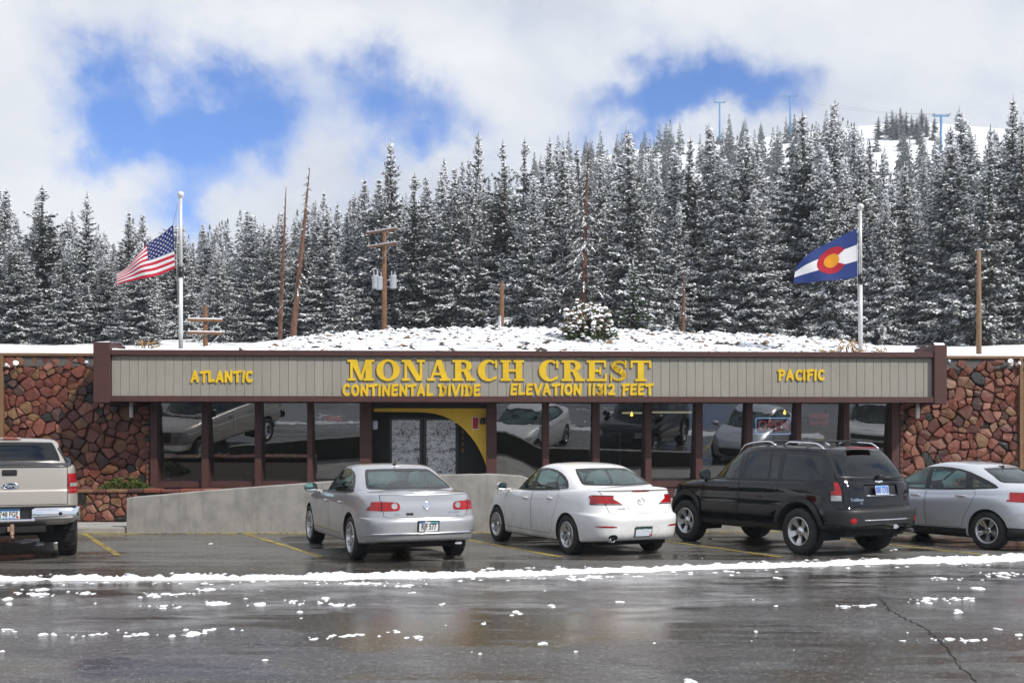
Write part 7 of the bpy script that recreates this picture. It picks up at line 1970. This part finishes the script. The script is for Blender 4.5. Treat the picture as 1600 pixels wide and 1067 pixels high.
# snow-heaped bush on the mound
def bush():
    v = 4.1; u = ub(917, None, v); z0 = 3.86 + float(mound(np.array([[u]]), np.array([[v]]))[0, 0]) - .35; t_ = empty('snowy_bush', bworld(u, v, z0), YAW)
    tag(t_, 'rounded evergreen bush heaped with snow, on top of the mound', 'bush')
    r = random.Random(9); L = Leafage(); bm = bmesh.new(); s = 29.9 / FPX; up = Vector((0, 0, 1))
    for k in range(280):
        a = r.uniform(0, 6.28); e = math.asin(min(1, r.random() ** .8)); rad = Vector((math.cos(a) * math.cos(e) * .82, math.sin(a) * math.cos(e) * .70, math.sin(e) * 1.22 + .08))
        if rad.x < -.1 and rad.z > .8: rad.z *= 1.06
        p1 = rad * r.uniform(.80, 1.05); p0 = p1 * .35; add_tube(bm, [Vector((0, 0, 0)), p0, p1], [.02, .012, .006], 4, 0, False)
        low = p1.z < .55
        for q in range(16):
            t = r.uniform(.35, 1.05); p = p0.lerp(p1, t); d = (rad.normalized() + Vector((r.gauss(0, .7), r.gauss(0, .7), r.gauss(.1, .5)))).normalized()
            L.quad(p, d, Vector((r.gauss(0, 1), r.gauss(0, 1), 1)).normalized(), r.uniform(.08, .17), r.uniform(.025, .05), 0 if low or r.random() < .45 else 2, r.random())
        if r.random() < (.30 if low else .88):
            L.blob(p1 + up * .03, r.uniform(.035, .085), 1, .6, 6)
            if r.random() < .6: L.blob(p1 * .88 + up * .02, r.uniform(.03, .07), 1, .6, 6)
    bm_obj('branches', bm, M_bark, t_); L.make('foliage', [M_needle_g, M_tsnow, simple('tan_needles', (.26, .17, .085), .8, 0, .3)], t_)
bush()
# straw and dry stalks on the roof edge
def stalks(px, n, seed, h, label):
    r = random.Random(seed); u = ub(px, None, 1.7); t_ = bmesh.new()
    for k in range(n):
        x, y = r.gauss(0, .16), r.gauss(0, .1); hh = h * r.uniform(.5, 1.1); add_tube(t_, [(x, y, -.1), (x + r.gauss(0, .05), y, hh * .6), (x + r.gauss(0, .12), y, hh)], [.012, .010, .006], 4, 0, False)
        if r.random() < .6: add_tube(t_, [(x + .01, y, hh * .6), (x + r.gauss(0, .15), y, hh * .9)], [.010, .022], 5)
    o = bm_obj('dry_stalks', t_, MATS['dry_straw'] if 'dry_straw' in MATS else simple('dry_straw', (.34, .22, .10), .85, 0, .3)); o.location = bworld(u, 1.7, 3.95); o.rotation_euler = (0, 0, YAW); tag(o, label, 'plant')
stalks(1325, 14, 1, .48, 'straw-coloured dry stalks beside the right-hand flagpole'); stalks(1380, 9, 2, .22, 'short dry stalks right of the right-hand flagpole'); stalks(228, 10, 3, .34, 'dry stalks at the roof edge left of the left flagpole'); stalks(1290, 8, 4, .2, 'low dry stalks under the blue, white and red flag')
# low juniper in the planter
def juniper(px, py, w, h, seed, label, mat):
    r = random.Random(seed); u, z = ub(px, py, -.3); t_ = empty('planter_shrub', bworld(u, -.3, .66), YAW); tag(t_, label, 'shrub'); L = Leafage()
    for k in range(1400):
        a = r.uniform(0, 6.28); q = math.sqrt(r.random()); p = Vector((math.cos(a) * q * w, math.sin(a) * q * .45, h * (1 - q * q) * r.uniform(.3, 1.0)))
        L.quad(p, Vector((math.cos(a) + r.gauss(0, .5), math.sin(a) + r.gauss(0, .5), r.gauss(.4, .5))), Vector((r.gauss(0, .6), r.gauss(0, .6), 1)).normalized(), r.uniform(.05, .12), .03, 0, r.random())
    L.make('foliage', [mat], t_)
juniper(196, 752, .62, .36, 3, 'low mossy green shrub in the stone planter', needle_mat('moss_needles', (.035, .060, .012), (.11, .16, .03)))

# ------------------------------------------------------------------ poles, flags, lift towers
M_pole = bark('pole_wood', (.085, .040, .020), (.20, .095, .045)); M_grey = simple('grey_metal', (.36, .37, .38), .4, .5, .15); M_tank = simple('transformer_grey', (.33, .35, .38), .45, .1, .1); M_poleW = simple('flagpole_white', (.62, .62, .62), .35, .2, .08)
def arm(bm, c, d, L, w=.10, h=.13, mi=0):
    d = d.normalized(); n = Vector((-d.y, d.x, 0)); p = c - d * L / 2
    add_prism(bm, [(0, -w / 2), (L, -w / 2), (L, w / 2), (0, w / 2)], 0, h, mi, Matrix(((d.x, n.x, 0, p.x), (d.y, n.y, 0, p.y), (d.z, 0, 1, p.z), (0, 0, 0, 1))))
def utility_pole(px, ytop, d, label, arms, tanks, ybase=545, r0=.17, ang=0.0, mat=None):
    x = (px - 800) * d / FPX; zg = EYE + (HZ - ybase) * d / FPX - 1.0; zt_ = EYE + (HZ - ytop) * d / FPX; t_ = empty('utility_pole', (x, d, zg)); tag(t_, label, 'utility pole', 'utility poles behind the lodge')
    H = zt_ - zg; tube('pole', [(0, 0, 0), (0, 0, H * .5), (0, 0, H)], [r0, r0 * .9, r0 * .75], mat or M_pole, t_, 12)
    dr = Vector((math.cos(ang), math.sin(ang), 0)); nrm = Vector((dr.y, -dr.x, 0))
    for py, L in arms:
        z = (ybase - py) * d / FPX + 1.0; bm = bmesh.new(); arm(bm, Vector((0, 0, z)) + nrm * (r0 + .05), dr, L); o = bm_obj('crossarm', bm, M_pole, t_)
        bm = bmesh.new(); arm(bm, Vector((0, 0, z + .132)) + nrm * (r0 + .05), dr, L * .98, .085, .045); bm_obj('arm_snow', bm, M_tsnow, o)
        bm = bmesh.new()
        for q in (-.46, -.2, .22, .44):
            add_lathe(bm, [(.015, -.02), (.05, .13), (.035, .19), (.055, .22), (.03, .30), (0, .31)], 'z', 8, 0, Vector((0, 0, z)) + nrm * (r0 + .05) + dr * L * q)
        bm_obj('insulators', bm, M_tank, o)
        for sg in (-1, 1): tube('brace', [Vector((0, 0, z - .75)) + nrm * r0, Vector((0, 0, z + .02)) + nrm * (r0 + .03) + dr * sg * .75], .022, M_grey, t_, 5)
    for dx, py in tanks:
        z = (ybase - py) * d / FPX + 1.0; bm = bmesh.new(); add_lathe(bm, [(.0, -.38), (.19, -.38), (.205, -.34), (.205, .30), (.22, .32), (.22, .36), (.16, .41), (0, .43)], 'z', 18, 0, (dx, -.1, z))
        o = bm_obj('transformer', bm, M_tank, t_); bm = bmesh.new()
        for q in (-.1, .1): add_lathe(bm, [(.04, .39), (.03, .48), (.045, .52), (.03, .58), (.015, .68), (0, .69)], 'z', 8, 0, (dx + q, -.1, z))
        bm_obj('bushing', bm, M_tank, o); tube('bracket', [(0, 0, z + .1), (dx, -.1, z + .1)], .03, M_grey, t_, 5)
utility_pole(600.5, 362, 68, 'tall brown pole with two crossarms and grey transformers', [(364, 2.55), (386, 2.4)], [(-.52, 441), (.55, 441), (-.28, 443)], 545, .17, R(-38))
utility_pole(321, 478, 58, 'low brown pole with two snowy crossarms beside the left flagpole', [(503, 1.75), (523, 1.75)], [], 560, .14, R(12))
utility_pole(784, 441, 52, 'short plain brown stub pole on the mound', [], [], 545, .12)
utility_pole(1529.5, 392, 46, 'plain tall wooden pole behind the right stone wall', [], [], 560, .11, 0, bark('pale_pole_wood', (.15, .09, .05), (.24, .15, .085)))
o = tube('pipe_marker', [(0, 0, -.6), (0, 0, .62)], .07, M_tank, None, 10); o.location = at_px(781, 515, 51); tag(o, 'short grey pipe at the foot of the stub pole', 'pipe')
def flagpole(px, ytop, ybase, label, v):
    u = ub(px, None, v); base = bworld(u, v, 3.80); d = base.y; zt_ = EYE + (HZ - ytop) * d / FPX; H = zt_ - base.z; t_ = empty('flagpole', base); tag(t_, label, 'flagpole', 'flagpoles on the lodge roof')
    tube('pole', [(0, 0, 0), (0, 0, H * .55)], [.054, .050], M_poleW, t_, 14); tube('pole_top', [(0, 0, H * .55), (0, 0, H - .08)], [.043, .034], M_poleW, t_, 14)
    bm = bmesh.new(); bmesh.ops.create_uvsphere(bm, u_segments=16, v_segments=10, radius=.085); bm_obj('ball', bm, M_poleW, t_, True, (0, 0, H - .02)); tube('collar', [(0, 0, H * .50), (0, 0, H * .56)], .068, MATS['black_trim'], t_, 14)
    tube('halyard', [(-.06, -.03, H - .14), (-.09, -.04, H * .6), (-.06, -.02, H * .2)], .006, M_poleW, t_, 4)
    return t_, d, H
def cloth(name, col, rough=.8):
    m, t, b = new_mat(name); f = t.noise(t.coord(), 5, 4); t.l(t.ramp(f, [(.3, tuple(x * .9 for x in col)), (.7, col)]), b.inputs['Base Color']); b.inputs['Roughness'].default_value = rough
    tl = t.n('ShaderNodeBsdfTranslucent'); tl.inputs[0].default_value = (*col, 1); ms = t.n('ShaderNodeMixShader'); ms.inputs[0].default_value = .35; out = [n for n in m.node_tree.nodes if n.type == 'OUTPUT_MATERIAL'][0]
    t.l(b.outputs[0], ms.inputs[1]); t.l(tl.outputs[0], ms.inputs[2]); t.l(ms.outputs[0], out.inputs['Surface']); return m
C_red, C_wht, C_blu, C_nvy, C_gld = cloth('flag_red', (.56, .018, .045)), cloth('flag_white', (.78, .78, .80)), cloth('flag_blue', (.018, .03, .16)), cloth('flag_navy', (.025, .05, .20)), cloth('flag_gold', (.85, .38, .02))
def flag(name, label, d, top, bot, amp, nw, ph, pw=lambda u: 1.0):
    tu = np.array([a for a, _, _ in top]); T = np.array([(x, y) for _, x, y in top], float); bu = np.array([a for a, _, _ in bot]); B = np.array([(x, y) for _, x, y in bot], float)
    org = at_px(T[0][0], T[0][1], d); t_ = empty(name, org); tag(t_, label, 'flag', 'flags on the lodge roof')
    def S(u, v, off=0.0):
        v = max(0.0, v) ** pw(u)
        tx, ty = pchip(tu, T[:, 0], u), pchip(tu, T[:, 1], u); bx, by = pchip(bu, B[:, 0], u), pchip(bu, B[:, 1], u); px, py = tx + (bx - tx) * v, ty + (by - ty) * v
        dd = d + amp * math.sin(u * nw * PI + ph + v * 1.3) * min(1, u * 3) + amp * .35 * math.sin(u * nw * 2.3 * PI + v * 4) * min(1, u * 3) + off
        return Vector(((px - 800) * d / FPX, dd, EYE + (HZ - py) * d / FPX)) - org
    return t_, lambda u, v, off=0.0: S(float(u), float(v), off)
def patch(name, S, u0, u1, v0, v1, mat, parent, nu=24, nv=3, off=0.0):
    vs = [S(u0 + (u1 - u0) * i / nu, v0 + (v1 - v0) * j / nv, off) for j in range(nv + 1) for i in range(nu + 1)]
    fs = [(j * (nu + 1) + i, j * (nu + 1) + i + 1, (j + 1) * (nu + 1) + i + 1, (j + 1) * (nu + 1) + i) for j in range(nv) for i in range(nu)]
    return mesh_obj(name, vs, fs, mat, parent, True)
fp1, d1, H1 = flagpole(282.5, 303, 545, 'taller white flagpole on the left of the roof', 1.75)
f1, S1 = flag('flag_with_stars', 'red and white striped flag with starred blue canton, drooping in the wind', d1 - .02, [(0, 270.5, 351), (.18, 253, 365), (.36, 233, 379), (.44, 228, 384), (.55, 223, 392), (.7, 212, 405), (.85, 198, 417), (1, 182, 427)], [(0, 273.5, 419), (.2, 255, 427), (.4, 236, 434), (.6, 216, 437), (.8, 198, 440), (1, 180, 445)], .07, 2.2, .4, lambda u: .80 + .85 * u)
for k in range(13):
    mt = C_red if k % 2 == 0 else C_wht; patch('stripe', S1, .415 if k < 7 else 0, 1, k / 13, (k + 1) / 13, mt, f1, 26, 2)
patch('canton', S1, 0, .415, 0, 7 / 13, C_blu, f1, 14, 8)
L = []; F = []
for j in range(9):
    for i in range(6 if j % 2 == 0 else 5):
        cu_, cv = .415 * ((i + .5) / 6 if j % 2 == 0 else (i + 1) / 6), (7 / 13) * (j + .75) / 9.5
        for off in (-.006, .006):
            b0 = len(L); L += [S1(cu_ + .019 * (1 if q % 2 == 0 else .42) * math.sin(PI * q / 5), cv - .030 * (1 if q % 2 == 0 else .42) * math.cos(PI * q / 5), off) for q in range(10)]; F.append(tuple(range(b0, b0 + 10)))
st = mesh_obj('stars', L, F, C_wht, f1)
for a in (.03, .97): tube('flag_clip', [S1(0, a), S1(0, a) + Vector((.12, 0, .02))], .008, M_grey, f1, 4)
tube('flag_rope', [S1(0, 0), Vector((.17, 0, .75))], .006, M_grey, f1, 4)
fp2, d2, H2 = flagpole(1344.5, 322, 545, 'shorter white flagpole on the right of the roof', 1.75)
f2, S2 = flag('flag_with_disc', 'blue and white flag with red letter C round a gold disc', d2 - .02, [(0, 1338.5, 357.5), (.2, 1318, 367), (.4, 1297, 378), (.6, 1278, 388), (.8, 1259, 400), (1, 1244, 416)], [(0, 1341.5, 432), (.2, 1320, 436), (.4, 1300, 438), (.6, 1279, 440), (.8, 1259, 442), (1, 1240, 442)], .06, 1.8, .2)
for k, mt in enumerate((C_nvy, C_wht, C_nvy)): patch('band', S2, 0, 1, k / 3, (k + 1) / 3, mt, f2, 26, 5)
def disc(name, mat, fn, n, off, mid=None):
    for sd in (-1, 1):
        pass
    vs, fs = [], []
    for sd in (-off, off):
        b0 = len(vs)
        for k in range(n + 1): 
            a, b_ = fn(k / n); vs += [S2(*a, sd), S2(*b_, sd)]
        for k in range(n): fs.append((b0 + 2 * k, b0 + 2 * k + 1, b0 + 2 * k + 3, b0 + 2 * k + 2))
    mesh_obj(name, vs, fs, mat, f2, True)
cx_, cy_ = .395, .50
def ringf(r0, r1, a0, a1): return lambda t: ((cx_ + r0 * .72 * math.cos(R(a0 + (a1 - a0) * t)), cy_ + r0 * math.sin(R(a0 + (a1 - a0) * t))), (cx_ + r1 * .72 * math.cos(R(a0 + (a1 - a0) * t)), cy_ + r1 * math.sin(R(a0 + (a1 - a0) * t))))
disc('letter_c', C_red, ringf(.165, .33, -150, 150), 36, .006); disc('gold_disc', C_gld, ringf(.0, .172, 0, 360), 30, .009)
for a in (.03, .97): tube('flag_clip', [S2(0, a), S2(0, a) + Vector((.08, 0, .02))], .008, M_grey, f2, 4)
M_lift = simple('lift_blue', (.09, .23, .44), .45, .1, .1)
for px, yt, d, label, w_, h_ in ((1470.5, 182, 330, 'nearest blue lift tower with a T-shaped top on the bare hill', 4.6, 14), (1235, 151, 420, 'middle lift tower rising above the treetops', 5.2, 16), (1124.5, 161, 470, 'farthest pale lift tower above the notch in the trees', 4.6, 16)):
    p = at_px(px, yt, d); t_ = empty('lift_tower', (p.x, p.y, p.z - h_)); tag(t_, label, 'lift tower', 'ski lift towers on the hill')
    tube('mast', [(0, 0, -3), (0, 0, h_)], [.42, .34], M_lift, t_, 10); bm = bmesh.new(); add_box(bm, -w_ / 2, w_ / 2, -.25, .25, h_ - .1, h_ + .4); bm_obj('crossbeam', bm, M_lift, t_)
    for sg in (-1, 1):
        bm = bmesh.new()
        for q in range(4): add_lathe(bm, [(.0, -.06), (.22, -.06), (.22, .06), (0, .06)], 'x', 10, 0, (sg * w_ / 2, -1.0 + q * .66, h_ + .45))
        add_box(bm, sg * w_ / 2 - .07, sg * w_ / 2 + .07, -1.3, 1.3, h_ + .38, h_ + .5); bm_obj('sheave_train', bm, M_grey, t_)
for sg, lb in ((-1, 'left-hand ski lift cable strung between the towers'), (1, 'right-hand ski lift cable strung between the towers')):
    pts = [at_px(1470.5, 182, 330) + Vector((sg * 2.3, 0, .7)), at_px(1235, 151, 420) + Vector((sg * 2.6, 0, .7)), at_px(1124.5, 161, 470) + Vector((sg * 2.3, 0, .7))]; dn = []
    for a, b_ in zip(pts, pts[1:]):
        for k in range(10): t = k / 10; dn.append(a.lerp(b_, t) - Vector((0, 0, 2.2 * 4 * t * (1 - t))))
    dn.append(pts[-1]); o = tube('lift_cable', dn, .035, M_grey, None, 5); tag(o, lb, 'cable')
# ------------------------------------------------------------------ parked cars
buick().place(-2.255, 19.32, 22.5)
mazda().place(1.07, 19.9, 26.5)
suv().place(4.72, 19.99, 30.5)
focus().place(8.11, 20.65, 31)
pickup().place(-8.74, 19.6, 24)
sv = suv(M_white, 'white_suv', 'white SUV parked right of the blue-grey sedan', False); sv.place(11.9, 21.0, 30)

# ------------------------------------------------------------------ thin mountain air
def haze():
    m = bpy.data.materials.new('haze'); m.use_nodes = True; nt = m.node_tree; nt.nodes.clear()
    out = nt.nodes.new('ShaderNodeOutputMaterial'); v = nt.nodes.new('ShaderNodeVolumePrincipled'); v.inputs['Color'].default_value = (.80, .90, 1.0, 1); v.inputs['Density'].default_value = HAZE; v.inputs['Anisotropy'].default_value = 0.1
    nt.links.new(v.outputs[0], out.inputs['Volume'])
    o = box('haze', -460, 560, -440, 800, -1.4, 190, m); o['kind'] = 'stuff'
HAZE = 0.00042
haze()
